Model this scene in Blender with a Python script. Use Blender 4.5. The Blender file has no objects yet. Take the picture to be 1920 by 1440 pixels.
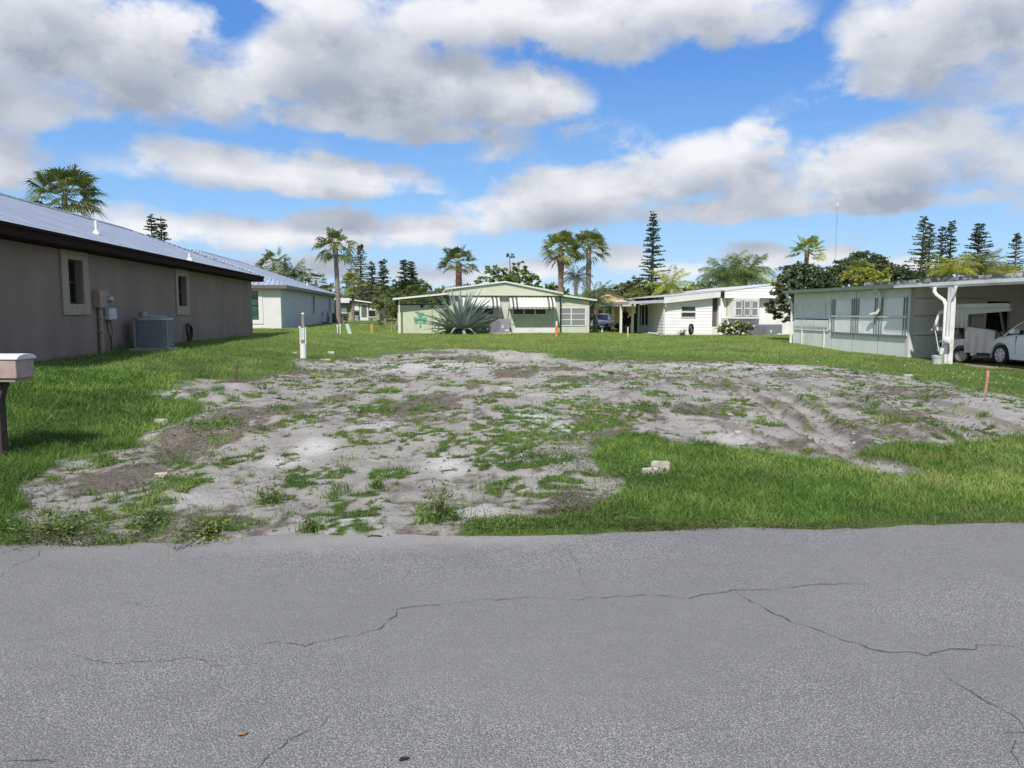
import bpy, math, random
import numpy as np
from mathutils import Vector, Matrix
R = math.radians
random.seed(7); rng = np.random.default_rng(7)
SC = bpy.context.scene

# ---------------------------------------------------------------- camera, sky, sun, exposure
F = 1400.0; CZ = 1.65
TH = math.atan((960 - 801) / F)          # the houses' own axis, turned a little left of the view
PI_ = math.atan(136 / F)                 # camera looks slightly down
cam = bpy.data.cameras.new('camera'); camo = bpy.data.objects.new('camera', cam)
SC.collection.objects.link(camo); SC.camera = camo
cam.sensor_width = 36; cam.lens = 36 * F / 1920; cam.clip_end = 6000; cam.clip_start = 0.05
camo.location = (0, 0, CZ); camo.rotation_euler = (R(90) - PI_, 0, 0)
SC.view_settings.view_transform = 'Standard'; SC.view_settings.look = 'None'
SC.view_settings.gamma = 1; SC.view_settings.exposure = 0.52
SC.view_settings.use_curve_mapping = False

SUN_EL = 47.0; SUN_A = 16.0               # elevation; azimuth left of straight behind the camera
sdx, sdy = -math.sin(R(SUN_A)), -math.cos(R(SUN_A))
sund = Vector((sdx * math.cos(R(SUN_EL)), sdy * math.cos(R(SUN_EL)), math.sin(R(SUN_EL))))
sl = bpy.data.lights.new('sun', 'SUN'); slo = bpy.data.objects.new('sun', sl)
SC.collection.objects.link(slo); slo.location = (0, 0, 60)
slo.rotation_euler = sund.to_track_quat('Z', 'Y').to_euler()
sl.energy = 3.3; sl.angle = R(1.5); sl.color = (1.0, 0.955, 0.88)

def raydir(px, py):
    xr = (px - 960) / F; yr = (720 - py) / F
    cp, sp = math.cos(PI_), math.sin(PI_)
    return xr, cp + yr * sp, -sp + yr * cp
def azel(px, py):
    x, y, z = raydir(px, py)
    return math.atan2(x, y), math.atan2(z, math.hypot(x, y))

def build_world():
    w = bpy.data.worlds.new('World'); SC.world = w; w.use_nodes = True
    w.cycles.sampling_method = 'MANUAL'; w.cycles.sample_map_resolution = 256
    nt = w.node_tree; nt.nodes.clear(); N = nt.nodes.new; L = nt.links.new
    # ---- cloud density group: input direction, output density
    g = bpy.data.node_groups.new('cloud_density', 'ShaderNodeTree')
    g.interface.new_socket('Dir', in_out='INPUT', socket_type='NodeSocketVector')
    g.interface.new_socket('Density', in_out='OUTPUT', socket_type='NodeSocketFloat')
    gn = g.nodes.new; gl = g.links.new
    gi = gn('NodeGroupInput'); go = gn('NodeGroupOutput')
    def m(op, a, b=None, c=None, clamp=False):
        n = gn('ShaderNodeMath'); n.operation = op; n.use_clamp = clamp
        for i, s in enumerate((a, b, c)):
            if s is None: continue
            if isinstance(s, (int, float)): n.inputs[i].default_value = s
            else: gl(s, n.inputs[i])
        return n.outputs[0]
    sep = gn('ShaderNodeSeparateXYZ'); gl(gi.outputs[0], sep.inputs[0])
    X, Y, Z = sep.outputs
    az = m('ARCTAN2', X, Y); el = m('ARCSINE', Z)
    def fbm(scale, detail, rough, zs, off, dist=0.0):
        mp = gn('ShaderNodeMapping'); mp.inputs['Scale'].default_value = (1, 1, zs); mp.inputs['Location'].default_value = off
        gl(gi.outputs[0], mp.inputs[0])
        nz = gn('ShaderNodeTexNoise'); nz.inputs['Scale'].default_value = scale
        nz.inputs['Detail'].default_value = detail; nz.inputs['Roughness'].default_value = rough
        nz.inputs['Distortion'].default_value = dist
        gl(mp.outputs[0], nz.inputs['Vector']); return nz.outputs[0]
    big = fbm(5.0, 8, 0.56, 1.6, (1.3, 4.1, 0.2), 0.25)
    fine = fbm(17.0, 8, 0.62, 1.5, (7.3, 2.1, 1.2), 0.1)
    # blobs: x, y, rx, ry in picture pixels (turned into azimuth / elevation), weight
    blobs = [
        (120, 75, 320, 125, 1.15), (330, 165, 180, 70, 1.0), (60, 195, 150, 45, .8), (-200, 60, 300, 200, 1.0), (390, 205, 80, 28, .7),
        (600, 120, 135, 105, 1.05), (760, 150, 190, 100, 1.1), (960, 175, 150, 52, 1.0), (880, 40, 190, 60, .85), (640, 215, 170, 30, .8), (780, 245, 120, 20, .6), (600, 20, 90, 40, .5),
        (1240, 25, 290, 72, 1.15), (1150, 80, 130, 40, .75), (1390, 40, 120, 50, .7),
        (1780, 50, 220, 120, 1.1), (2000, 100, 260, 160, 1.0), (1720, 130, 120, 50, .7), (1660, 30, 100, 60, .7),
        (460, 318, 230, 42, 1.05), (330, 290, 110, 36, .95), (640, 330, 150, 32, .85), (560, 350, 200, 18, .7),
        (1370, 300, 140, 68, 1.25), (1240, 345, 160, 50, 1.1), (1090, 368, 160, 50, 1.0), (985, 400, 110, 36, .9), (1460, 345, 150, 56, 1.1), (1290, 395, 150, 26, .9),
        (1800, 285, 250, 85, 1.2), (1620, 320, 160, 62, 1.15), (2050, 280, 280, 110, 1.1), (1440, 385, 260, 22, .9), (1700, 375, 240, 22, .8),
        (640, 432, 95, 38, 1.05), (780, 440, 105, 34, .95), (915, 425, 70, 28, .8),
        (300, 425, 170, 34, .75), (470, 440, 110, 30, .7), (215, 395, 90, 26, .6),
        (1160, 488, 55, 26, .8), (1400, 482, 85, 28, .95), (1560, 480, 50, 14, .5), (1690, 500, 100, 18, .5), (1850, 500, 90, 18, .5), (1300, 508, 70, 18, .6),
        (20, 300, 70, 55, .8), (800, 512, 100, 20, .55), (1000, 505, 70, 16, .4), (600, 498, 120, 18, .5)]
    acc = None
    for bx, by, rx, ry, wt in blobs:
        a0, e0 = azel(bx, by); a1, _ = azel(bx + rx, by); _, e1 = azel(bx, by - ry)
        dx = m('DIVIDE', m('SUBTRACT', az, a0), abs(a1 - a0)); dy = m('DIVIDE', m('SUBTRACT', el, e0), abs(e1 - e0))
        d2 = m('ADD', m('MULTIPLY', dx, dx), m('MULTIPLY', dy, dy))
        v = m('MULTIPLY', m('SUBTRACT', 1.0, d2, clamp=False), wt)
        v = m('MAXIMUM', v, -1.0)
        if acc is None: acc = v
        else:
            acc = m('SMOOTH_MAX', acc, v, 0.35)
    # generic cover elsewhere (behind and above)
    gen = m('MULTIPLY', m('SUBTRACT', fbm(2.2, 5, 0.55, 1.5, (3, 9, 5)), 0.47), 6.0)
    back = m('ADD', m('GREATER_THAN', m('ABSOLUTE', az), R(44)), m('GREATER_THAN', el, R(25)), clamp=True)
    sm = gn('ShaderNodeMapRange'); sm.interpolation_type = 'SMOOTHSTEP'
    gl(m('ABSOLUTE', az), sm.inputs[0]); sm.inputs[1].default_value = R(36); sm.inputs[2].default_value = R(48)
    sm2 = gn('ShaderNodeMapRange'); sm2.interpolation_type = 'SMOOTHSTEP'
    gl(el, sm2.inputs[0]); sm2.inputs[1].default_value = R(22); sm2.inputs[2].default_value = R(32)
    k = m('MAXIMUM', sm.outputs[0], sm2.outputs[0])
    mx = gn('ShaderNodeMix'); gl(k, mx.inputs[0]); gl(acc, mx.inputs[2]); gl(gen, mx.inputs[3])
    dens = mx.outputs[0]
    dens = m('ADD', dens, m('MULTIPLY', m('SUBTRACT', big, 0.5), 2.8))
    vo = gn('ShaderNodeTexVoronoi'); vo.feature = 'SMOOTH_F1'; vo.inputs['Scale'].default_value = 13; vo.inputs['Smoothness'].default_value = .35
    mpv = gn('ShaderNodeMapping'); mpv.inputs['Scale'].default_value = (1, 1, 1.35); gl(gi.outputs[0], mpv.inputs[0])
    wob = gn('ShaderNodeVectorMath'); wob.operation = 'MULTIPLY_ADD'; cb = gn('ShaderNodeCombineXYZ'); gl(big, cb.inputs[0]); gl(fine, cb.inputs[2]); gl(cb.outputs[0], wob.inputs[0]); wob.inputs[1].default_value = (.12, .12, .12); gl(mpv.outputs[0], wob.inputs[2])
    gl(wob.outputs[0], vo.inputs['Vector'])
    dens = m('ADD', dens, m('MULTIPLY', m('SUBTRACT', 0.42, vo.outputs['Distance']), 1.3))
    dens = m('ADD', dens, m('MULTIPLY', m('SUBTRACT', fine, 0.5), 2.2))
    gl(dens, go.inputs[0])
    # ---- use it
    tc = N('ShaderNodeTexCoord')
    def inst(offz, offx=0.0):
        v = tc.outputs['Generated']
        if offz or offx:
            a = N('ShaderNodeVectorMath'); a.operation = 'ADD'; L(v, a.inputs[0]); a.inputs[1].default_value = (offx, 0, offz)
            nn = N('ShaderNodeVectorMath'); nn.operation = 'NORMALIZE'; L(a.outputs[0], nn.inputs[0]); v = nn.outputs[0]
        gg = N('ShaderNodeGroup'); gg.node_tree = g; L(v, gg.inputs[0]); return gg.outputs[0]
    d0 = inst(0); d1 = inst(0.045, -0.015)
    def mr(src, a, b, c=0.0, d=1.0, smooth=True):
        n = N('ShaderNodeMapRange'); n.interpolation_type = 'SMOOTHSTEP' if smooth else 'LINEAR'
        L(src, n.inputs[0])
        for i, vv in enumerate((a, b, c, d)): n.inputs[i + 1].default_value = vv
        return n.outputs[0]
    def mm(op, a, b):
        n = N('ShaderNodeMath'); n.operation = op
        for i, s in enumerate((a, b)):
            if isinstance(s, (int, float)): n.inputs[i].default_value = s
            else: L(s, n.inputs[i])
        return n.outputs[0]
    alpha = mr(d0, -0.66, 0.58)
    thick = mr(d1, -1.2, 1.4, smooth=False)
    cr = N('ShaderNodeValToRGB'); L(thick, cr.inputs[0]); e = cr.color_ramp.elements
    S = 10.0
    e[0].position = 0; e[0].color = (.63 * S, .645 * S, .67 * S, 1)
    e[1].position = 1; e[1].color = (.265 * S, .295 * S, .36 * S, 1)
    x = e.new(.35); x.color = (.50 * S, .52 * S, .56 * S, 1)
    x = e.new(.7); x.color = (.365 * S, .395 * S, .455 * S, 1)
    sky = N('ShaderNodeTexSky'); sky.sky_type = 'NISHITA'; sky.sun_disc = False
    sky.sun_elevation = R(SUN_EL); sky.sun_rotation = math.atan2(sdx, sdy)
    sky.altitude = 0; sky.air_density = 1.15; sky.dust_density = 0.35; sky.ozone_density = 3.2
    sz = N('ShaderNodeSeparateXYZ'); L(tc.outputs['Generated'], sz.inputs[0])
    gr = N('ShaderNodeValToRGB'); L(mr(sz.outputs[2], 0.0, .6, smooth=False), gr.inputs[0]); ge = gr.color_ramp.elements
    ge[0].position = 0; ge[0].color = (3.2, 5.0, 7.0, 1); ge[1].position = 1; ge[1].color = (.40, 1.4, 4.2, 1)
    q = ge.new(.22); q.color = (1.75, 3.7, 6.7, 1); q = ge.new(.5); q.color = (.66, 2.1, 5.6, 1)
    hs = N('ShaderNodeMix'); hs.data_type = 'RGBA'; hs.inputs[0].default_value = .8; L(sky.outputs[0], hs.inputs[6]); L(gr.outputs[0], hs.inputs[7])
    mix = N('ShaderNodeMix'); mix.data_type = 'RGBA'; L(alpha, mix.inputs[0]); L(hs.outputs[2], mix.inputs[6]); L(cr.outputs[0], mix.inputs[7])
    bg = N('ShaderNodeBackground'); bg.inputs[1].default_value = 0.1; L(mix.outputs[2], bg.inputs[0])
    out = N('ShaderNodeOutputWorld'); L(bg.outputs[0], out.inputs[0])
build_world()

# ---------------------------------------------------------------- coordinates
cT, sT = math.cos(TH), math.sin(TH)
def H(u, v, z=0.0): return Vector((u * cT - v * sT, u * sT + v * cT, z))
def toH(x, y): return x * cT + y * sT, -x * sT + y * cT
def onv(px, py, V):                       # picture ray met with the plane v = V  ->  (u, z)
    x, y, z = raydir(px, py); du, dv = toH(x, y); t = V / dv
    return du * t, CZ + z * t
def onu(px, py, U):                       # ... with the plane u = U  ->  (v, z)
    x, y, z = raydir(px, py); du, dv = toH(x, y); t = U / du
    return dv * t, CZ + z * t
def at(px, py, Yd):
    x, y, z = raydir(px, py); t = Yd / y
    return Vector((x * t, Yd, CZ + z * t))

# ---------------------------------------------------------------- noise and the lie of the land
def _h(ix, iy, s):
    n = (ix * 374761393 + iy * 668265263 + s * 974634777) & 0xffffffff
    n = ((n ^ (n >> 13)) * 1274126177) & 0xffffffff
    return ((n ^ (n >> 16)) & 0xffff) / 65535.0
def vn(x, y, s=0):
    x = np.asarray(x, float); y = np.asarray(y, float)
    ix = np.floor(x).astype(np.int64); iy = np.floor(y).astype(np.int64)
    fx = x - ix; fy = y - iy; fx = fx * fx * (3 - 2 * fx); fy = fy * fy * (3 - 2 * fy)
    a = _h(ix, iy, s); b = _h(ix + 1, iy, s); c = _h(ix, iy + 1, s); d = _h(ix + 1, iy + 1, s)
    return (a * (1 - fx) + b * fx) * (1 - fy) + (c * (1 - fx) + d * fx) * fy
def fb(x, y, s=0, o=4):
    t = 0; a = .5; n = 0
    for i in range(o):
        t = t + a * vn(x * 2 ** i, y * 2 ** i, s + i); n += a; a *= .5
    return t / n
def sst(x, a, b):
    t = np.clip((np.asarray(x, float) - a) / (b - a), 0, 1); return t * t * (3 - 2 * t)

def _flat(px, py, z):
    x, y, zz = raydir(px, py); t = (z - CZ) / zz; return x * t, y * t
e1 = _flat(60, 1027, 0); e2 = _flat(1880, 989, 0)
ESL = (e2[1] - e1[1]) / (e2[0] - e1[0]); E0 = e1[1] - ESL * e1[0]
def edge_y(x): return E0 + ESL * np.asarray(x, float)

def base_h(x, y):
    u, v = toH(x, y)
    d = y - edge_y(x)
    h = 0.22 * sst(d, 0.3, 6.0)
    h = h + 0.40 * sst(-u, 1.5, 6.5) * sst(d, 1.0, 8.0)
    h = h - 0.20 * sst(u, 6.0, 15.0) * (1 - sst(v, 24, 34))
    h = h - 0.06 * sst(u, 8, 16) * sst(v, 30, 40)
    return np.where(d < 0, 0, h)
def poly_px(pts, z=0.2):
    out = []
    for px, py in pts:
        zz = z
        for _ in range(6):
            x, y = _flat(px, py, zz); zz = float(base_h(np.array(x), np.array(y)))
        out.append((x, y))
    return np.array(out)
def G(px, py):                             # point of the ground under a picture position
    z = 0.2
    for _ in range(14):
        x, y = _flat(px, py, z); z = .5 * z + .5 * float(zg(np.array([x]), np.array([y]))[0])
    return Vector((x, y, z))

DIRT = poly_px([(215, 1032), (120, 1010), (30, 962), (62, 905), (120, 868), (235, 832), (290, 800), (345, 770), (330, 748), (300, 742), (350, 722), (430, 706),
    (470, 700), (560, 686), (650, 668), (740, 659), (900, 656), (1000, 664), (1090, 674), (1250, 676), (1400, 680), (1560, 688), (1680, 702), (1780, 722), (1850, 738), (1960, 752), (2150, 775),
    (2150, 845), (1960, 815), (1880, 822), (1800, 836), (1700, 845), (1665, 858), (1690, 874), (1722, 886), (1700, 904), (1640, 892), (1560, 872), (1470, 862),
    (1390, 852), (1330, 836), (1240, 830), (1180, 812), (1130, 812), (1110, 850), (1150, 885), (1120, 925), (1060, 962), (950, 985), (880, 996), (860, 1012), (500, 1060)])
def sdf(P, x, y):
    x = np.asarray(x, float); y = np.asarray(y, float)
    d = np.full(x.shape, 1e9); ins = np.zeros(x.shape, bool)
    n = len(P)
    for i in range(n):
        ax, ay = P[i]; bx, by = P[(i + 1) % n]
        ex, ey = bx - ax, by - ay; wx, wy = x - ax, y - ay
        t = np.clip((wx * ex + wy * ey) / (ex * ex + ey * ey + 1e-12), 0, 1)
        d = np.minimum(d, (wx - ex * t) ** 2 + (wy - ey * t) ** 2)
        c = ((ay <= y) & (by > y)) | ((by <= y) & (ay > y))
        xi = ax + (y - ay) / (by - ay + 1e-12) * ex
        ins ^= c & (x < xi)
    return np.sqrt(d) * np.where(ins, 1, -1)
def ell(items):
    out = []
    for it in items:
        px, py, rx, ry = it[:4]
        c = poly_px([(px, py), (px + rx, py), (px, py - ry), (px, py + ry)])
        rX = abs(c[1][0] - c[0][0]); rY = abs(c[2][1] - c[3][1]) / 2
        out.append((c[0][0], (c[2][1] + c[3][1]) / 2, max(rX, .05), max(rY, .05), it[4] if len(it) > 4 else 1.0))
    return out
PATCH = ell([(405, 805, 62, 24), (310, 905, 52, 13), (272, 980, 50, 24), (200, 985, 40, 12, .7), (400, 995, 80, 20, .8), (500, 940, 60, 22, .8), (570, 900, 80, 34, .75), (620, 880, 60, 20, .7),
    (820, 968, 50, 26), (700, 950, 40, 14, .6), (735, 885, 48, 12), (610, 875, 40, 10, .8), (690, 770, 60, 26, .8), (620, 760, 40, 16, .6), (690, 830, 70, 20, .75), (760, 840, 60, 12, .6), (850, 825, 70, 12, .6), (560, 790, 30, 12, .7),
    (900, 875, 30, 9, .8), (1025, 865, 78, 28), (1060, 900, 60, 18), (980, 900, 70, 10, .5), (940, 808, 70, 20, .8), (980, 772, 60, 10, .8), (905, 752, 40, 12, .6), (1075, 755, 60, 16, .8), (1160, 768, 66, 16, .85), (1030, 828, 40, 12, .7),
    (1100, 796, 32, 8), (1240, 808, 40, 9), (1430, 796, 34, 12, .8), (1250, 762, 60, 12, .5), (1335, 768, 60, 9, .6), (1650, 788, 40, 10), (1745, 792, 60, 17), (1830, 808, 80, 20, .9), (1560, 735, 60, 12, .6), (1500, 770, 30, 8, .6), (1430, 722, 60, 8, .6),
    (1010, 725, 60, 9, .6), (1050, 712, 60, 8, .6), (1200, 720, 60, 9, .5), (1340, 712, 50, 8, .6), (860, 722, 40, 8, .6), (745, 732, 18, 7, .9), (800, 728, 15, 6, .8), (720, 708, 50, 8, .5), (660, 722, 50, 12, .6), (560, 722, 60, 12, .8), (480, 740, 50, 12, .7),
    (250, 862, 90, 12, .7), (380, 872, 60, 14, .7), (450, 862, 60, 12, .7), (520, 770, 50, 12, .6), (480, 920, 50, 10, .6), (160, 940, 60, 20, .5), (590, 992, 30, 12, .8), (320, 1000, 30, 8, .6), (930, 925, 60, 14, .7), (990, 925, 40, 16, .9),
    (640, 930, 50, 14, .5), (870, 1000, 20, 8, .5), (1880, 800, 50, 12, .8), (1700, 730, 100, 12, .6), (1250, 700, 120, 7, .5), (900, 690, 100, 7, .4), (1500, 700, 120, 6, .5), (1640, 820, 30, 6, .6), (330, 868, 40, 10, .8), (1290, 842, 50, 10, .8)])
DARK = ell([(890, 722, 30, 18), (370, 738, 40, 12), (445, 712, 40, 10), (1310, 770, 60, 22), (1230, 775, 40, 22), (1690, 775, 80, 16), (230, 905, 60, 16, .8), (560, 765, 60, 20, .7), (640, 745, 50, 16, .7), (700, 755, 50, 14, .7),
    (1530, 790, 60, 22, .7), (1430, 750, 60, 16, .8), (1360, 725, 60, 12, .8), (760, 915, 50, 13, .6), (440, 985, 60, 12, .5), (480, 1025, 160, 12, .8), (1060, 820, 60, 16, .5), (1140, 850, 40, 24, .6), (320, 830, 60, 16, .5),
    (850, 895, 26, 8, .6), (560, 840, 60, 8, .6), (1600, 760, 40, 12, .7), (1780, 770, 60, 12, .5), (140, 905, 60, 14, .5), (950, 950, 40, 8, .4)])
LIGHT = ell([(590, 840, 60, 26), (840, 870, 60, 30), (540, 865, 70, 16), (1060, 800, 80, 10), (1000, 785, 60, 8), (700, 800, 60, 14, .7), (880, 960, 90, 18), (1370, 820, 70, 16, .8), (1640, 880, 70, 18, .8), (640, 985, 120, 18, .7), (960, 664, 50, 6), (800, 690, 200, 14, .8), (1400, 690, 200, 8, .7), (1020, 740, 60, 8, .5), (350, 940, 60, 20, .5)])
def ellf(E, x, y, nz, soft=.5):
    r = np.zeros(np.shape(x))
    for cx, cy, rx, ry, w in E:
        m = (np.abs(x - cx) < rx * 2.2) & (np.abs(y - cy) < ry * 2.2)
        if not m.any(): continue
        d = np.sqrt(((x[m] - cx) / rx) ** 2 + ((y[m] - cy) / ry) ** 2)
        v = w * sst(1.0 - d + nz[m], -.1, soft)
        r[m] = np.maximum(r[m], v)
    return r
TRK = [(poly_px(p), w) for p, w in [
    ([(1700, 892), (1610, 852), (1560, 812), (1520, 770), (1460, 735), (1380, 708), (1290, 690)], .16),
    ([(1640, 885), (1560, 840), (1490, 792), (1440, 755), (1370, 722), (1290, 702)], .16),
    ([(1900, 800), (1790, 766), (1690, 735), (1590, 712), (1480, 697)], .18),
    ([(1880, 830), (1760, 795), (1640, 760), (1540, 728), (1430, 705)], .18),
    ([(1120, 760), (1190, 735), (1270, 715)], .10),
    ([(1560, 885), (1500, 850), (1420, 815), (1350, 790)], .10)]]
def pathd(P, x, y):
    d = np.full(np.shape(x), 1e9)
    for i in range(len(P) - 1):
        ax, ay = P[i]; bx, by = P[i + 1]; ex, ey = bx - ax, by - ay
        t = np.clip(((x - ax) * ex + (y - ay) * ey) / (ex * ex + ey * ey), 0, 1)
        d = np.minimum(d, np.hypot(x - ax - ex * t, y - ay - ey * t))
    return d
def masks(x, y):
    """lawn cover, sand-bed amount, dark soil, pale sand, rut"""
    x = np.asarray(x, float); y = np.asarray(y, float)
    d = sdf(DIRT, x, y)
    n1 = fb(x * .9, y * .6, 11) - .5; n2 = fb(x * 4, y * 3, 23) - .5; n3 = fb(x * 14, y * 10, 31, 3) - .5
    dist = np.clip((y - 6) / 20, 0, 1)
    D = sst(d + n1 * (.7 + 1.6 * dist) + n2 * (.45 + .8 * dist), -.22 - .5 * dist, .28 + .9 * dist)
    pat = ellf(PATCH, x, y, n1 * .5 + n2 * 1.2 + n3 * .5, .7)
    rnd = sst(fb(x * 1.6, y * 1.1, 47, 5) + n3 * .10, .57, .68) * .85
    rnd = np.maximum(rnd, sst(fb(x * 5.1, y * 3.6, 57, 4), .60, .72) * .8)
    dk = ellf(DARK, x, y, n1 * .6 + n2 * 1.4 + n3 * .7, .8)
    dk = np.maximum(dk, sst(fb(x * .8 + 9, y * .7, 71, 5) + n3 * .45, .47, .68) * .8)
    lt = ellf(LIGHT, x, y, n1 * .5 + n2 * .8, .8)
    rut = np.zeros(x.shape)
    wob = (fb(x * 2, y * 2, 81, 3) - .5) * .12
    for P, w in TRK:
        pd = pathd(P, x, y) + wob
        rut = np.maximum(rut, np.exp(-(pd / w) ** 2))
    rut = rut * (.35 + .65 * sst(fb(x * 1.1, y * 1.1, 91, 3), .35, .5))
    pat = pat * (1 - .8 * rut); rnd = rnd * (1 - .8 * rut)
    brk = np.clip(np.maximum(pat * .9, rnd * .8) * (.85 + 4.2 * n3 + 1.4 * n2), 0, 1)
    g = np.maximum(1 - D, brk * D)
    return g, D, np.clip(dk * (1 - .8 * lt), 0, 1), lt, rut * D
PILE = [tuple(poly_px([(955, 671)])[0]) + (1.5, .7, .30), tuple(poly_px([(1215, 634)])[0]) + (.85, .8, .30), tuple(poly_px([(895, 728)])[0]) + (.7, .5, .12), tuple(poly_px([(375, 742)])[0]) + (.6, .4, .10),
        tuple(poly_px([(445, 722)])[0]) + (.35, .3, .08), tuple(poly_px([(405, 810)])[0]) + (.7, .45, .08), tuple(poly_px([(1020, 872)])[0]) + (.6, .45, .06), tuple(poly_px([(315, 815)])[0]) + (.4, .35, .08), tuple(poly_px([(1750, 800)])[0]) + (.7, .5, .08)]
def zg(x, y, M=None):
    x = np.asarray(x, float); y = np.asarray(y, float)
    g, D, dk, lt, rut = masks(x, y) if M is None else M
    h = base_h(x, y)
    far = 1 - sst(y, 40, 60)
    d = y - edge_y(x)
    near = sst(d, -.05, 1.2)
    h = h + near * far * ((fb(x * .5, y * .5, 5) - .5) * .16 + D * (fb(x * 2.3, y * 2.3, 6, 5) - .5) * .075 + D * (fb(x * 9, y * 9, 7, 4) - .5) * (.028 + .06 * dk) - rut * .08 + D * np.clip(1 - np.abs(rut - .22) / .2, 0, 1) * .05)
    h = h - far * near * .03 * D
    for cx, cy, rx, ry, hh in PILE:
        r = np.sqrt(((x - cx) / rx) ** 2 + ((y - cy) / ry) ** 2) + (fb(x * 3, y * 3, 41, 3) - .5) * .5
        h = h + hh * np.clip(1 - r, 0, 1) ** .8
    ripple = (fb(x * 1.3, y * 1.3 + 5, 15, 4) - .5)
    lip = -0.035 + .055 * sst(d + ripple * .42 - .02, -.18, .18)     # dips under the road, rises beyond its ragged edge
    return h + np.where(d < -.6, -.035, lip)

# ---------------------------------------------------------------- helpers: objects, meshes
def link(o): SC.collection.objects.link(o); return o
def tag(o, label=None, cat=None, group=None, kind=None):
    if label: o['label'] = label
    if cat: o['category'] = cat
    if group: o['group'] = group
    if kind: o['kind'] = kind
    return o
def thing(name, label, cat, loc=(0, 0, 0), rotz=0.0, group=None):
    o = bpy.data.objects.new(name, None); link(o); o.location = loc; o.rotation_euler = (0, 0, rotz)
    o.empty_display_size = .3
    return tag(o, label, cat, group)
def npobj(name, V, Fc, mat, parent=None, smooth=False, col=None):
    """V (n,3); Fc (m,k) of equal k or list of such arrays"""
    if not isinstance(Fc, (list, tuple)): Fc = [Fc]
    me = bpy.data.meshes.new(name)
    V = np.asarray(V, np.float32)
    loops = np.concatenate([f.reshape(-1) for f in Fc]).astype(np.int32)
    tot = np.concatenate([np.full(len(f), f.shape[1], np.int32) for f in Fc])
    st = np.concatenate([[0], np.cumsum(tot)[:-1]]).astype(np.int32)
    me.vertices.add(len(V)); me.vertices.foreach_set('co', V.reshape(-1))
    me.loops.add(len(loops)); me.loops.foreach_set('vertex_index', loops)
    me.polygons.add(len(tot)); me.polygons.foreach_set('loop_start', st); me.polygons.foreach_set('loop_total', tot)
    if smooth: me.polygons.foreach_set('use_smooth', np.ones(len(tot), bool))
    me.update(calc_edges=True)
    if col is not None:
        for k, a in col.items():
            at_ = me.attributes.new(k, 'FLOAT', 'POINT'); at_.data.foreach_set('value', np.asarray(a, np.float32))
    me.materials.append(mat)
    o = bpy.data.objects.new(name, me); link(o)
    if parent is not None: o.parent = parent
    return o
SEPARATE = set('stripe corner_post conduit_strap roof_valance carport_post column roof_strut brace side_panel wall_batten panel_seam side_drape side_curtain pillar leg eye door_seam downspout cable clear_window carport_beam'.split())
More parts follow.
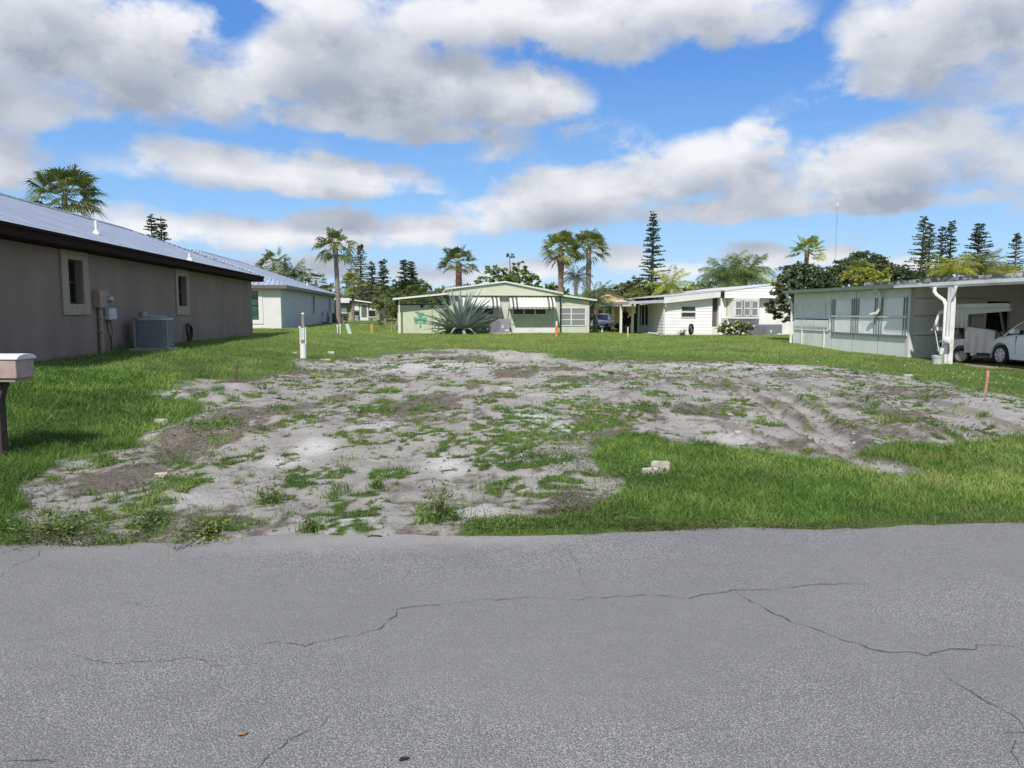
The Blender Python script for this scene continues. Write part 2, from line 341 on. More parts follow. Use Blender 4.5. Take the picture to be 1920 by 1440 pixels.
class B:
    def __init__(s, off=(0, 0, 0)): s.v = []; s.f = []; s.o = off; s.cuts = []
    def add(s, vs, fs):
        n = len(s.v); ox, oy, oz = s.o; s.cuts.append((n, len(s.f)))
        s.v += [(a - ox, b - oy, c - oz) for a, b, c in vs]; s.f += [tuple(i + n for i in f) for f in fs]
    def box(s, x0, x1, y0, y1, z0, z1):
        if x0 > x1: x0, x1 = x1, x0
        if y0 > y1: y0, y1 = y1, y0
        if z0 > z1: z0, z1 = z1, z0
        s.add([(x0, y0, z0), (x1, y0, z0), (x1, y1, z0), (x0, y1, z0), (x0, y0, z1), (x1, y0, z1), (x1, y1, z1), (x0, y1, z1)],
              [(0, 3, 2, 1), (4, 5, 6, 7), (0, 1, 5, 4), (1, 2, 6, 5), (2, 3, 7, 6), (3, 0, 4, 7)]); return s
    def prism(s, pts, a0, a1, axis='y'):
        """polygon extruded; axis y: pts=(x,z); axis x: pts=(y,z); axis z: pts=(x,y)"""
        n = len(pts); mk = {'y': lambda p, a: (p[0], a, p[1]), 'x': lambda p, a: (a, p[0], p[1]), 'z': lambda p, a: (p[0], p[1], a)}[axis]
        s.add([mk(p, a0) for p in pts] + [mk(p, a1) for p in pts],
              [tuple(range(n)), tuple(range(2 * n - 1, n - 1, -1))] + [(i, i + n, (i + 1) % n + n, (i + 1) % n) for i in range(n)]); return s
    def tube(s, pts, r, n=8, caps=True):
        pts = [Vector(p) for p in pts]; rs = r if isinstance(r, (list, tuple)) else [r] * len(pts)
        vs = []; fs = []
        up = None
        for i, p in enumerate(pts):
            d = (pts[min(i + 1, len(pts) - 1)] - pts[max(i - 1, 0)]).normalized()
            if up is None:
                up = Vector((0, 0, 1)) if abs(d.z) < .9 else Vector((1, 0, 0))
            a = d.cross(up).normalized(); b = a.cross(d).normalized(); up = b
            for k in range(n):
                t = 2 * math.pi * k / n; q = p + (a * math.cos(t) + b * math.sin(t)) * rs[i]; vs.append(tuple(q))
        for i in range(len(pts) - 1):
            for k in range(n):
                fs.append((i * n + k, i * n + (k + 1) % n, (i + 1) * n + (k + 1) % n, (i + 1) * n + k))
        if caps: fs.append(tuple(range(n - 1, -1, -1))); fs.append(tuple((len(pts) - 1) * n + k for k in range(n)))
        s.add(vs, fs); return s
    def lathe(s, prof, c=(0, 0, 0), n=20, axis='z', caps=True):
        """prof: (r, h) list"""
        vs = []; fs = []
        for r, h in prof:
            for k in range(n):
                t = 2 * math.pi * k / n; a, b = r * math.cos(t), r * math.sin(t)
                q = {'z': (a, b, h), 'y': (a, h, b), 'x': (h, a, b)}[axis]
                vs.append((q[0] + c[0], q[1] + c[1], q[2] + c[2]))
        for i in range(len(prof) - 1):
            for k in range(n): fs.append((i * n + k, i * n + (k + 1) % n, (i + 1) * n + (k + 1) % n, (i + 1) * n + k))
        if caps: fs.append(tuple(range(n - 1, -1, -1))); fs.append(tuple((len(prof) - 1) * n + k for k in range(n)))
        s.add(vs, fs); return s
    def build(s, name, mat, parent=None, smooth=False, bevel=0.0, seg=1):
        if name in SEPARATE and len(s.cuts) > 1:     # posts, straps and the like: every one its own part
            out = []
            for i, (vn_, fn_) in enumerate(s.cuts):
                ve, fe = s.cuts[i + 1] if i + 1 < len(s.cuts) else (len(s.v), len(s.f))
                q = B(); q.v = s.v[vn_:ve]; q.f = [tuple(k - vn_ for k in f) for f in s.f[fn_:fe]]; q.cuts = [(0, 0)]
                out.append(q.build(name, mat, parent, smooth, bevel, seg))
            return out[0]
        me = bpy.data.meshes.new(name); me.from_pydata(s.v, [], s.f); me.update()
        import bmesh as _b
        bm = _b.new(); bm.from_mesh(me); _b.ops.recalc_face_normals(bm, faces=bm.faces); bm.to_mesh(me); bm.free()
        if smooth:
            me.polygons.foreach_set('use_smooth', [True] * len(me.polygons)); me.set_sharp_from_angle(angle=R(40))
        me.materials.append(mat)
        o = bpy.data.objects.new(name, me); link(o)
        if parent is not None: o.parent = parent
        if bevel:
            md = o.modifiers.new('bevel', 'BEVEL'); md.width = bevel; md.segments = seg; md.limit_method = 'ANGLE'
        return o
def span(poly, c, ax):
    """extent of a convex polygon along the other axis at coordinate c of axis ax"""
    r = []
    n = len(poly)
    for i in range(n):
        p, q = poly[i], poly[(i + 1) % n]
        a, b = p[ax], q[ax]
        if abs(a - b) < 1e-9:
            if abs(a - c) < 1e-6: r += [p[1 - ax], q[1 - ax]]
        elif min(a, b) - 1e-7 <= c <= max(a, b) + 1e-7: r.append(p[1 - ax] + (q[1 - ax] - p[1 - ax]) * (c - a) / (b - a))
    return (min(r), max(r)) if r else None
def lap(b, poly, y, pitch=.2, dep=.018, sgn=-1):
    """horizontal overlapping boards covering a convex (x,z) polygon on plane y; sgn -1: towards -y"""
    zs = sorted(set([p[1] for p in poly])); z0, z1 = zs[0], zs[-1]; z = z0
    while z < z1 - 1e-4:
        t = min(z + pitch, z1)
        for s0, s1 in zip([z] + [q for q in zs if z + 1e-4 < q < t - 1e-4], [q for q in zs if z + 1e-4 < q < t - 1e-4] + [t]):
            A = span(poly, s0 + 1e-5, 1); C = span(poly, s1 - 1e-5, 1)
            if A and C:
                d0 = dep * (1 - (s0 - z) / pitch); d1 = dep * (1 - (s1 - z) / pitch)
                b.add([(A[0], y + sgn * d0, s0), (A[1], y + sgn * d0, s0), (C[1], y + sgn * d1, s1), (C[0], y + sgn * d1, s1)], [(0, 1, 2, 3)])
                if s0 == z: b.add([(A[0], y, s0), (A[1], y, s0), (A[1], y + sgn * d0, s0), (A[0], y + sgn * d0, s0)], [(0, 1, 2, 3)])
        z = t
def ribs(b, poly, y, pitch=.2, w=.03, dep=.012, sgn=-1, mapf=None):
    """flat sheet plus vertical ribs on a convex (x,z) polygon"""
    mk = mapf or (lambda x, yy, z: (x, yy, z))
    b.add([mk(p[0], y, p[1]) for p in poly], [tuple(range(len(poly)))])
    x0 = min(p[0] for p in poly); x1 = max(p[0] for p in poly); x = x0 + pitch * .5
    while x < x1 - w:
        A = span(poly, x, 0); C = span(poly, x + w, 0)
        if A and C:
            q = [(x, y, A[0]), (x + w * .25, y + sgn * dep, A[0]), (x + w * .75, y + sgn * dep, C[0]), (x + w, y, C[0]),
                 (x, y, A[1]), (x + w * .25, y + sgn * dep, A[1]), (x + w * .75, y + sgn * dep, C[1]), (x + w, y, C[1])]
            b.add([mk(*k) for k in q], [(0, 1, 5, 4), (1, 2, 6, 5), (2, 3, 7, 6)])
        x += pitch

# ---------------------------------------------------------------- materials
MATS = {}
def mat(name, col=(.5, .5, .5), rough=.7, metal=0.0, var=0.12, scale=3.0, bump=0.0, bscale=60.0, spec=.5, detail=5, dirt=None, dscale=.8, dlo=.5, dhi=.75, transl=0.0, attr=None, acol=None, bdist=.01, stretch=(1, 1, 1), coat=0.0, emit=None):
    if name in MATS: return MATS[name]
    m = bpy.data.materials.new(name); m.use_nodes = True; nt = m.node_tree; N = nt.nodes.new; L = nt.links.new
    bs = nt.nodes['Principled BSDF']; out = nt.nodes['Material Output']
    tc = N('ShaderNodeTexCoord'); mp = N('ShaderNodeMapping'); mp.inputs['Scale'].default_value = stretch; L(tc.outputs['Object'], mp.inputs[0])
    nz = N('ShaderNodeTexNoise'); nz.inputs['Scale'].default_value = scale; nz.inputs['Detail'].default_value = detail; L(mp.outputs[0], nz.inputs['Vector'])
    mx = N('ShaderNodeMix'); mx.data_type = 'RGBA'
    lo = [max(0, c * (1 - var)) for c in col]; hi = [min(1, c * (1 + var)) for c in col]
    mx.inputs[6].default_value = (*lo, 1); mx.inputs[7].default_value = (*hi, 1)
    rr = N('ShaderNodeMapRange'); rr.inputs[1].default_value = .3; rr.inputs[2].default_value = .7; L(nz.outputs[0], rr.inputs[0]); L(rr.outputs[0], mx.inputs[0])
    c = mx.outputs[2]
    if dirt:
        n2 = N('ShaderNodeTexNoise'); n2.inputs['Scale'].default_value = dscale; n2.inputs['Detail'].default_value = 8; n2.inputs['Roughness'].default_value = .65; L(mp.outputs[0], n2.inputs['Vector'])
        r2 = N('ShaderNodeMapRange'); r2.inputs[1].default_value = dlo; r2.inputs[2].default_value = dhi; L(n2.outputs[0], r2.inputs[0])
        m2 = N('ShaderNodeMix'); m2.data_type = 'RGBA'; L(r2.outputs[0], m2.inputs[0]); L(c, m2.inputs[6]); m2.inputs[7].default_value = (*dirt, 1); c = m2.outputs[2]
    if attr:
        an = N('ShaderNodeAttribute'); an.attribute_name = attr
        m3 = N('ShaderNodeMix'); m3.data_type = 'RGBA'; L(an.outputs['Fac'], m3.inputs[0]); L(c, m3.inputs[6]); m3.inputs[7].default_value = (*acol, 1); c = m3.outputs[2]
    L(c, bs.inputs['Base Color']); bs.inputs['Roughness'].default_value = rough; bs.inputs['Metallic'].default_value = metal
    bs.inputs['Specular IOR Level'].default_value = spec; bs.inputs['Coat Weight'].default_value = coat
    if bump:
        n3 = N('ShaderNodeTexNoise'); n3.inputs['Scale'].default_value = bscale; n3.inputs['Detail'].default_value = 4; L(mp.outputs[0], n3.inputs['Vector'])
        bp = N('ShaderNodeBump'); bp.inputs['Strength'].default_value = bump; bp.inputs['Distance'].default_value = bdist; L(n3.outputs[0], bp.inputs['Height']); L(bp.outputs[0], bs.inputs['Normal'])
    if transl:
        tr = N('ShaderNodeBsdfTranslucent'); L(c, tr.inputs[0]); ms = N('ShaderNodeMixShader'); ms.inputs[0].default_value = transl
        L(bs.outputs[0], ms.inputs[1]); L(tr.outputs[0], ms.inputs[2]); L(ms.outputs[0], out.inputs[0])
    MATS[name] = m; return m
def glass(name='window_glass', col=(.012, .015, .016), rough=.06, tint=0):
    if name in MATS: return MATS[name]
    m = mat(name, col, rough, var=.4, scale=1.5, spec=.8); return m
# ---------------------------------------------------------------- ground, road
def ground_mat():
    m = bpy.data.materials.new('ground'); m.use_nodes = True; nt = m.node_tree; N = nt.nodes.new; L = nt.links.new
    bs = nt.nodes['Principled BSDF']; bs.inputs['Roughness'].default_value = .95; bs.inputs['Specular IOR Level'].default_value = .2
    tc = N('ShaderNodeTexCoord')
    def nz(s, d=6, r=.6):
        n = N('ShaderNodeTexNoise'); n.inputs['Scale'].default_value = s; n.inputs['Detail'].default_value = d; n.inputs['Roughness'].default_value = r
        L(tc.outputs['Object'], n.inputs['Vector']); return n.outputs[0]
    def at_(k):
        a = N('ShaderNodeAttribute'); a.attribute_name = k; return a.outputs['Fac']
    def mr(s, a, b, c=0, d=1):
        n = N('ShaderNodeMapRange'); L(s, n.inputs[0]); n.inputs[1].default_value = a; n.inputs[2].default_value = b; n.inputs[3].default_value = c; n.inputs[4].default_value = d; return n.outputs[0]
    def mx(f, a, b):
        n = N('ShaderNodeMix'); n.data_type = 'RGBA'
        if isinstance(f, float): n.inputs[0].default_value = f
        else: L(f, n.inputs[0])
        for i, c in ((6, a), (7, b)):
            if isinstance(c, tuple): n.inputs[i].default_value = (*c, 1)
            else: L(c, n.inputs[i])
        return n.outputs[2]
    def ma(op, a, b):
        n = N('ShaderNodeMath'); n.operation = op; n.use_clamp = True
        for i, s in enumerate((a, b)):
            if isinstance(s, float): n.inputs[i].default_value = s
            else: L(s, n.inputs[i])
        return n.outputs[0]
    sand = mx(mr(nz(3.0), .3, .7), (.285, .264, .236), (.42, .398, .365))
    sand = mx(ma('MULTIPLY', at_('pale'), .95), sand, (.56, .545, .515))
    speck = mr(nz(55, 3, .7), .52, .72)
    sand = mx(ma('MULTIPLY', speck, .7), sand, (.13, .115, .10))
    white = mr(nz(90, 2, .5), .66, .74)
    sand = mx(ma('MULTIPLY', white, .7), sand, (.62, .60, .56))
    soil = mx(mr(nz(24, 6, .7), .35, .65), (.10, .083, .068), (.20, .172, .142))
    dkf = ma('MULTIPLY', at_('dark'), 1.0)
    dkf2 = mr(ma('ADD', dkf, ma('MULTIPLY', ma('SUBTRACT', nz(7, 7, .7), .5), 1.2)), .18, .75)
    col = mx(dkf2, sand, soil)
    rv = at_('rut'); berm = mr(rv, .05, .25); inner = mr(rv, .4, .8)
    col = mx(ma('MULTIPLY', ma('SUBTRACT', berm, inner), .55), col, (.15, .128, .108)); col = mx(ma('MULTIPLY', inner, .6), col, (.40, .38, .35))
    turf = mx(mr(nz(1.2), .35, .65), (.072, .105, .028), (.11, .155, .04))
    turf = mx(mr(nz(22, 5), .45, .75), turf, (.035, .05, .016))
    turf = mx(at_('far'), turf, (.20, .265, .055))  # turf colour lightened with distance, standing in for sun on the back lawn
    gf = mr(ma('ADD', at_('grass'), ma('MULTIPLY', ma('SUBTRACT', nz(18, 6, .7), .5), .9)), .35, .75)
    col = mx(gf, col, turf)
    L(col, bs.inputs['Base Color'])
    b1 = N('ShaderNodeBump'); b1.inputs['Strength'].default_value = .9; b1.inputs['Distance'].default_value = .05; L(nz(9, 10, .72), b1.inputs['Height'])
    b2 = N('ShaderNodeBump'); b2.inputs['Strength'].default_value = .6; b2.inputs['Distance'].default_value = .01; L(nz(70, 4, .7), b2.inputs['Height']); L(b1.outputs[0], b2.inputs['Normal'])
    L(b2.outputs[0], bs.inputs['Normal'])
    return m
def grow(a, b, s0, k):
    out = [a]; s = s0; sg = 1 if b > a else -1
    while (b - out[-1]) * sg > 0: out.append(out[-1] + sg * s); s *= k
    return out
def build_ground():
    xs = np.concatenate([np.array(grow(-15, -2500, .12, 1.07)[1:][::-1]), np.arange(-15, 20, .065), np.array(grow(20, 2500, .12, 1.07))])
    ys = np.concatenate([np.array(grow(3.2, -2500, .4, 1.25)[::-1])[:-1], np.arange(3.2, 4.4, .15), np.arange(4.4, 11, .042), np.arange(11, 17, .07), np.arange(17, 32, .14), np.array(grow(32, 3000, .3, 1.05))])
    X, Y = np.meshgrid(xs, ys); nx, ny = len(xs), len(ys); x = X.ravel(); y = Y.ravel()
    M = masks(x, y); z = zg(x, y, M)
    g, D, dk, lt, rut = M
    # the strip beside the road is bare where sand has washed onto it
    idx = (np.arange(ny - 1)[:, None] * nx + np.arange(nx - 1)[None, :]).ravel()
    Fc = np.stack([idx, idx + 1, idx + nx + 1, idx + nx], 1)
    u, v = toH(x, y)
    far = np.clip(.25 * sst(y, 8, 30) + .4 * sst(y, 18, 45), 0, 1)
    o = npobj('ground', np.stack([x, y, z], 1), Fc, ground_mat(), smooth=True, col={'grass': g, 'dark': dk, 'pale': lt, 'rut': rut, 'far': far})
    tag(o, kind='structure')
build_ground()

def asphalt_mat():
    m = bpy.data.materials.new('asphalt'); m.use_nodes = True; nt = m.node_tree; N = nt.nodes.new; L = nt.links.new
    bs = nt.nodes['Principled BSDF']; bs.inputs['Roughness'].default_value = .85; bs.inputs['Specular IOR Level'].default_value = .35
    tc = N('ShaderNodeTexCoord')
    def mr(s, a, b, c=0, d=1):
        n = N('ShaderNodeMapRange'); L(s, n.inputs[0]); n.inputs[1].default_value = a; n.inputs[2].default_value = b; n.inputs[3].default_value = c; n.inputs[4].default_value = d; return n.outputs[0]
    def vor(s):
        n = N('ShaderNodeTexVoronoi'); n.inputs['Scale'].default_value = s; L(tc.outputs['Object'], n.inputs['Vector']); return n
    def nz(s, d=6, r=.6):
        n = N('ShaderNodeTexNoise'); n.inputs['Scale'].default_value = s; n.inputs['Detail'].default_value = d; n.inputs['Roughness'].default_value = r
        L(tc.outputs['Object'], n.inputs['Vector']); return n.outputs[0]
    def mx(f, a, b, t='MIX'):
        n = N('ShaderNodeMix'); n.data_type = 'RGBA'; n.blend_type = t
        if isinstance(f, float): n.inputs[0].default_value = f
        else: L(f, n.inputs[0])
        for i, c in ((6, a), (7, b)):
            if isinstance(c, tuple): n.inputs[i].default_value = (*c, 1)
            else: L(c, n.inputs[i])
        return n.outputs[2]
    v = vor(135); sp = N('ShaderNodeSeparateColor'); L(v.outputs['Color'], sp.inputs[0])
    base = mx(mr(nz(.55, 5), .35, .65), (.222, .218, .209), (.335, .328, .314))
    base = mx(mr(nz(3.2, 5), .3, .75, 0, .5), base, (.37, .365, .355))
    ramp = N('ShaderNodeValToRGB'); L(sp.outputs[0], ramp.inputs[0]); e = ramp.color_ramp.elements
    e[0].position = 0; e[0].color = (.66, .66, .67, 1); e[1].position = 1; e[1].color = (1.38, 1.37, 1.33, 1)
    q = e.new(.55); q.color = (.95, .95, .95, 1); q = e.new(.9); q.color = (1.25, 1.24, 1.2, 1)
    c = mx(1.0, base, ramp.outputs[0], 'MULTIPLY')
    gap = mr(v.outputs['Distance'], .35, .62); c = mx(gap, c, (.13, .13, .132))
    # washed-on sand along the edge
    sx = N('ShaderNodeSeparateXYZ'); L(tc.outputs['Object'], sx.inputs[0])
    a = N('ShaderNodeAttribute'); a.attribute_name = 'sandy'
    n4 = N('ShaderNodeMath'); n4.operation = 'ADD'; L(a.outputs['Fac'], n4.inputs[0]); n5 = N('ShaderNodeMath'); n5.operation = 'MULTIPLY_ADD'; L(nz(5, 8, .7), n5.inputs[0]); n5.inputs[1].default_value = 1.1; n5.inputs[2].default_value = -.55; L(n5.outputs[0], n4.inputs[1])
    sd = mx(mr(nz(60, 4, .7), .4, .65), (.25, .235, .215), (.37, .355, .33))
    sf = N('ShaderNodeMath'); sf.operation = 'MULTIPLY'; L(mr(n4.outputs[0], .35, 1.1), sf.inputs[0]); L(mr(gap, 0, 1, .62, 1), sf.inputs[1]); c = mx(sf.outputs[0], c, sd)
    a2 = N('ShaderNodeAttribute'); a2.attribute_name = 'worn'
    c = mx(mr(a2.outputs['Fac'], 0, 1, 0, .62), c, (.192, .189, .184))
    c = mx(mr(nz(1.4, 7, .65), .56, .70, 0, .35), c, (.16, .16, .16))
    L(c, bs.inputs['Base Color'])
    b = N('ShaderNodeBump'); b.inputs['Strength'].default_value = .55; b.inputs['Distance'].default_value = .006; b.invert = True; L(v.outputs['Distance'], b.inputs['Height'])
    b2 = N('ShaderNodeBump'); b2.inputs['Strength'].default_value = .3; b2.inputs['Distance'].default_value = .03; L(nz(6, 6), b2.inputs['Height']); L(b.outputs[0], b2.inputs['Normal']); L(b2.outputs[0], bs.inputs['Normal'])
    return m
def build_road():
    xs = np.concatenate([np.array(grow(-8, -900, .2, 1.15)[1:][::-1]), np.arange(-8, 9, .06), np.array(grow(9, 900, .2, 1.15))])
    ts = np.array([-2.6] + list(np.linspace(-2.2, 4.8, 36)) + list(np.arange(4.9, 5.6, .05)))   # distance south-north before adding the edge slope
    X, T = np.meshgrid(xs, np.linspace(0, 1, 60)); x = X.ravel(); t = T.ravel() ** .6
    ed = edge_y(x) + .30 + (fb(x * 2, x * 0, 4) - .5) * .1
    y0 = -2.6 + ESL * x; y = y0 + (ed - y0) * t
    # a very slight crown
    z = 0.0 + .004 * np.sin(np.clip((y - y0) / 8, 0, 1) * 3.14)
    d = edge_y(x) - y
    sandy = np.clip(1 - d / .55, -.5, 1) * np.clip(sst(x, -3.6, -3.0) * (1 - sst(x, .1, .8)), 0, 1) - .25 * (x > .8) + .0
    worn = sst(fb(x * .35 + 3, y * .8, 3, 4) + .16 * sst(x, -1.5, 2.5), .42, .66)
    nx = len(xs); idx = (np.arange(59)[:, None] * nx + np.arange(nx - 1)[None, :]).ravel()
    Fc = np.stack([idx, idx + 1, idx + nx + 1, idx + nx], 1)
    r = npobj('road', np.stack([x, y, z], 1), Fc, asphalt_mat(), smooth=True, col={'sandy': sandy, 'worn': worn}); tag(r, kind='structure')
    ck = mat('crack_fill', (.085, .085, .086), .95, var=.5, scale=30)
    cracks = [([(860, 1128), (960, 1121), (1010, 1119), (1060, 1126), (1120, 1120), (1210, 1116), (1290, 1121), (1330, 1113), (1372, 1108), (1450, 1105), (1520, 1098), (1650, 1092)], 1.0),
              ([(1376, 1108), (1412, 1128), (1450, 1152), (1500, 1172), (1560, 1192), (1620, 1215), (1650, 1221), (1745, 1227), (1800, 1215), (1850, 1211), (1925, 1214)], 1.1),
              ([(1748, 1240), (1775, 1268), (1830, 1305), (1870, 1325), (1900, 1345), (1925, 1372)], .8), ([(1888, 1378), (1925, 1366)], 1.5), ([(1890, 1385), (1900, 1410), (1925, 1440)], 1.3),
              ([(1230, 1370), (1300, 1362), (1340, 1355)], .6), ([(1765, 1000), (1785, 1004)], 1.2), ([(1040, 1010), (1062, 1030), (1085, 1055), (1100, 1108)], .45),
              ([(880, 1128), (820, 1131), (750, 1140), (735, 1160), (700, 1180), (660, 1192), (620, 1200), (570, 1209), (520, 1203), (490, 1212), (442, 1228)], 1.0),
              ([(470, 1248), (400, 1245), (345, 1232), (300, 1240), (250, 1240), (190, 1242), (160, 1230), (110, 1222)], .7),
              ([(612, 1345), (600, 1360), (570, 1375), (545, 1388), (510, 1412), (490, 1440)], 1.3), ([(-10, 1426), (40, 1424), (95, 1419), (115, 1428)], 1.9),
              ([(230, 1132), (310, 1136), (340, 1128)], .6), ([(160, 1172), (80, 1198), (40, 1202), (0, 1194)], .5), ([(78, 1032), (50, 1050), (20, 1062), (-5, 1085)], .7)]
    for i, (P, w) in enumerate(cracks):
        pts = [_flat(px, py, 0.006) for px, py in P]; fine = []
        for a, b_ in zip(pts[:-1], pts[1:]):
            n = max(2, int(math.dist(a, b_) / .03))
            for k in range(n):
                t = k / n; fine.append((a[0] + (b_[0] - a[0]) * t, a[1] + (b_[1] - a[1]) * t))
        fine.append(pts[-1]); q = np.array(fine)
        q = q + np.stack([fb(q[:, 0] * 13, q[:, 1] * 13, i, 5) - .5, fb(q[:, 0] * 13, q[:, 1] * 13, i + 50, 5) - .5], 1) * .075
        dd = np.gradient(q, axis=0); nn = np.stack([-dd[:, 1], dd[:, 0]], 1); nn /= np.linalg.norm(nn, axis=1)[:, None] + 1e-9
        ww = w * .0034 * np.clip(fb(q[:, 0] * 26, q[:, 1] * 26, i + 9, 3) * 2.2 - .48, 0.02, 1)[:, None] * np.minimum(1, np.minimum(np.arange(len(q)), np.arange(len(q))[::-1]) / 8 + .2)[:, None]
        zz = np.full((len(q), 1), .0085)
        V = np.concatenate([np.hstack([q + nn * ww, zz]), np.hstack([q - nn * ww, zz])]); n = len(q); k = np.arange(n - 1)
        npobj('crack', V, np.stack([k, k + 1, k + 1 + n, k + n], 1), ck, r)
build_road()

# ---------------------------------------------------------------- grass and weeds (uncountable: stuff)
def occupied(x, y):
    u, v = toH(x, y)
    o = (u < -7.72) & (v > 11) & (v < 34.4)
    o |= (u < -8.62) & (v > 45.8) & (v < 72)
    o |= (u > 16.35) & (v > 23.9) & (v < 32.2)
    o |= (u > 15.85) & (v < 23.9)
    o |= (v > 48.6) & (u > -3) & (u < 11.6)
    return o
def polar(n, d0, d1, p, a0=-50, a1=50):
    """random ground points, density per area falling as d**-p"""
    uu = rng.random(n); k = 2 - p
    d = (d0 ** k + uu * (d1 ** k - d0 ** k)) ** (1 / k)
    a = np.radians(rng.uniform(a0, a1, n)); return d * np.sin(a), d * np.cos(a), d
def blade_mat(name, a, b, c, yel=0):
    m = bpy.data.materials.new(name); m.use_nodes = True; nt = m.node_tree; N = nt.nodes.new; L = nt.links.new
    bs = nt.nodes['Principled BSDF']; bs.inputs['Roughness'].default_value = .55; bs.inputs['Specular IOR Level'].default_value = .3; out = nt.nodes['Material Output']
    at_ = N('ShaderNodeAttribute'); at_.attribute_name = 'tone'
    rp = N('ShaderNodeValToRGB'); L(at_.outputs['Fac'], rp.inputs[0]); e = rp.color_ramp.elements
    e[0].color = (*a, 1); e[0].position = 0; e[1].color = (*c, 1); e[1].position = 1; q = e.new(.5); q.color = (*b, 1)
    tc = N('ShaderNodeTexCoord'); nz = N('ShaderNodeTexNoise'); nz.inputs['Scale'].default_value = .7; nz.inputs['Detail'].default_value = 6; L(tc.outputs['Object'], nz.inputs['Vector'])
    mr = N('ShaderNodeMapRange'); mr.inputs[1].default_value = .3; mr.inputs[2].default_value = .7; mr.inputs[3].default_value = .66; mr.inputs[4].default_value = 1.3; L(nz.outputs[0], mr.inputs[0])
    hs = N('ShaderNodeHueSaturation'); L(mr.outputs[0], hs.inputs['Value']); L(rp.outputs[0], hs.inputs['Color'])
    L(hs.outputs[0], bs.inputs['Base Color'])
    tr = N('ShaderNodeBsdfTranslucent'); L(hs.outputs[0], tr.inputs[0]); ms = N('ShaderNodeMixShader'); ms.inputs[0].default_value = .38
    L(bs.outputs[0], ms.inputs[1]); L(tr.outputs[0], ms.inputs[2]); L(ms.outputs[0], out.inputs[0]); return m
def blades(x, y, z, h, w, lean, tone, mtl, name, segs=2):
    n = len(x); a = rng.uniform(0, 2 * np.pi, n); la = rng.uniform(0, 2 * np.pi, n)
    cx, sy = np.cos(a) * w / 2, np.sin(a) * w / 2; lx, ly = np.cos(la) * lean * h, np.sin(la) * lean * h
    def P(ox, oy, oz): return np.stack([x + ox, y + oy, z + oz], 1)
    if segs == 2:
        V = np.stack([P(-cx, -sy, -.01), P(cx, sy, -.01), P(-cx * .8 + lx * .35, -sy * .8 + ly * .35, h * .6), P(cx * .8 + lx * .35, sy * .8 + ly * .35, h * .6), P(lx, ly, h)], 1).reshape(-1, 3)
        i = np.arange(n)[:, None] * 5; F4 = i + np.array([[0, 1, 3, 2]]); F3 = i + np.array([[2, 3, 4]]); Fc = [F4, F3]; k = 5
    else:
        V = np.stack([P(-cx, -sy, -.01), P(cx, sy, -.01), P(lx, ly, h)], 1).reshape(-1, 3); Fc = [np.arange(3 * n).reshape(n, 3)]; k = 3
    return npobj(name, V, Fc, mtl, col={'tone': np.repeat(tone, k)})
GM = blade_mat('lawn_blade', (.070, .140, .026), (.140, .272, .042), (.38, .42, .13))
def build_grass():
    for n, d0, d1, p, segs in ((480000, 4.9, 15, 1.55, 2), (380000, 14, 62, 1.75, 1)):
        x, y, d = polar(n, d0, d1, p)
        g, D, dk, lt, rut = masks(x, y)
        u, v = toH(x, y)
        edge = y - edge_y(x)
        ragged = (fb(x * 2.2, y * 2.2, 77, 4) - .5) * .35
        dens = np.where(D < .5, 1.0, .5) * sst(g, .3, .85) ** 1.2
        dens *= sst(edge + ragged, .02, .14)
        ok = (rng.random(n) < dens) & ~occupied(x, y)
        x, y, d, D, u, v, g = (q[ok] for q in (x, y, d, D, u, v, g)); n = len(x)
        z = zg(x, y)
        tall = .55 + .9 * fb(x * .9, y * .9, 101, 4)
        left = sst(-x - .42 * y, -1.2, .5)                       # the unmown lawn on the left is a little longer
        h = (.03 + .05 * rng.random(n) ** 1.5) * tall * (1 + .35 * left) * np.where(D > .4, .6, 1) * np.clip((y - edge_y(x)) * 1.2 + .35, .35, 1)
        h *= 1 + .25 * sst(d, 15, 40)
        w = .0052 * np.clip(d / 7, .75, 20) ** .85
        tone = np.clip(.32 + .8 * (fb(x * .35, y * .35, 61, 4) - .5) + .8 * (fb(x * 3.2, y * 3.2, 64, 3) - .5) + .19 * rng.standard_normal(n) + .42 * sst(y, 13, 32) + .16 * sst(fb(x * 2.5, y * 2.5, 63, 4), .5, .7), 0, 1)  # the rise with y paints the sunlit back lawn into the blade tone
        tone = np.clip(tone + .18 * sst(x, 2, 4) * (y < 9), 0, 1)
        dead = sst(fb(x * 1.1, y * 1.1, 301, 4), .58, .74) * .16 + .012; tone = np.where(rng.random(n) < dead, rng.uniform(.85, 1, n), np.minimum(tone, .88))
        lean = rng.uniform(.2, 1.7, n)
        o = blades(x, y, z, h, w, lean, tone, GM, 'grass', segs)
        tag(o, 'short green lawn grass covering the lot around the bare sand' if segs == 2 else 'bright green lawn grass stretching back to the houses', 'grass', kind='stuff')
build_grass()
def leaves_flat(x, y, z, s, tone, mtl, name, tilt=.5):
    """small oval leaves, one hexagon-ish quad pair each"""
    n = len(x); a = rng.uniform(0, 2 * np.pi, n)
    nrm = np.stack([rng.normal(0, tilt, n), rng.normal(0, tilt, n), np.ones(n)], 1); nrm /= np.linalg.norm(nrm, axis=1)[:, None]
    t = np.stack([np.cos(a), np.sin(a), np.zeros(n)], 1); t -= nrm * (t * nrm).sum(1)[:, None]; t /= np.linalg.norm(t, axis=1)[:, None]
    b = np.cross(nrm, t); c = np.stack([x, y, z], 1); s = s[:, None]
    V = np.stack([c - t * s, c - t * s * .1 + b * s * .5, c + t * s, c - t * s * .1 - b * s * .5], 1).reshape(-1, 3)
    return npobj(name, V, np.arange(4 * n).reshape(n, 4), mtl, col={'tone': np.repeat(tone, 4)})
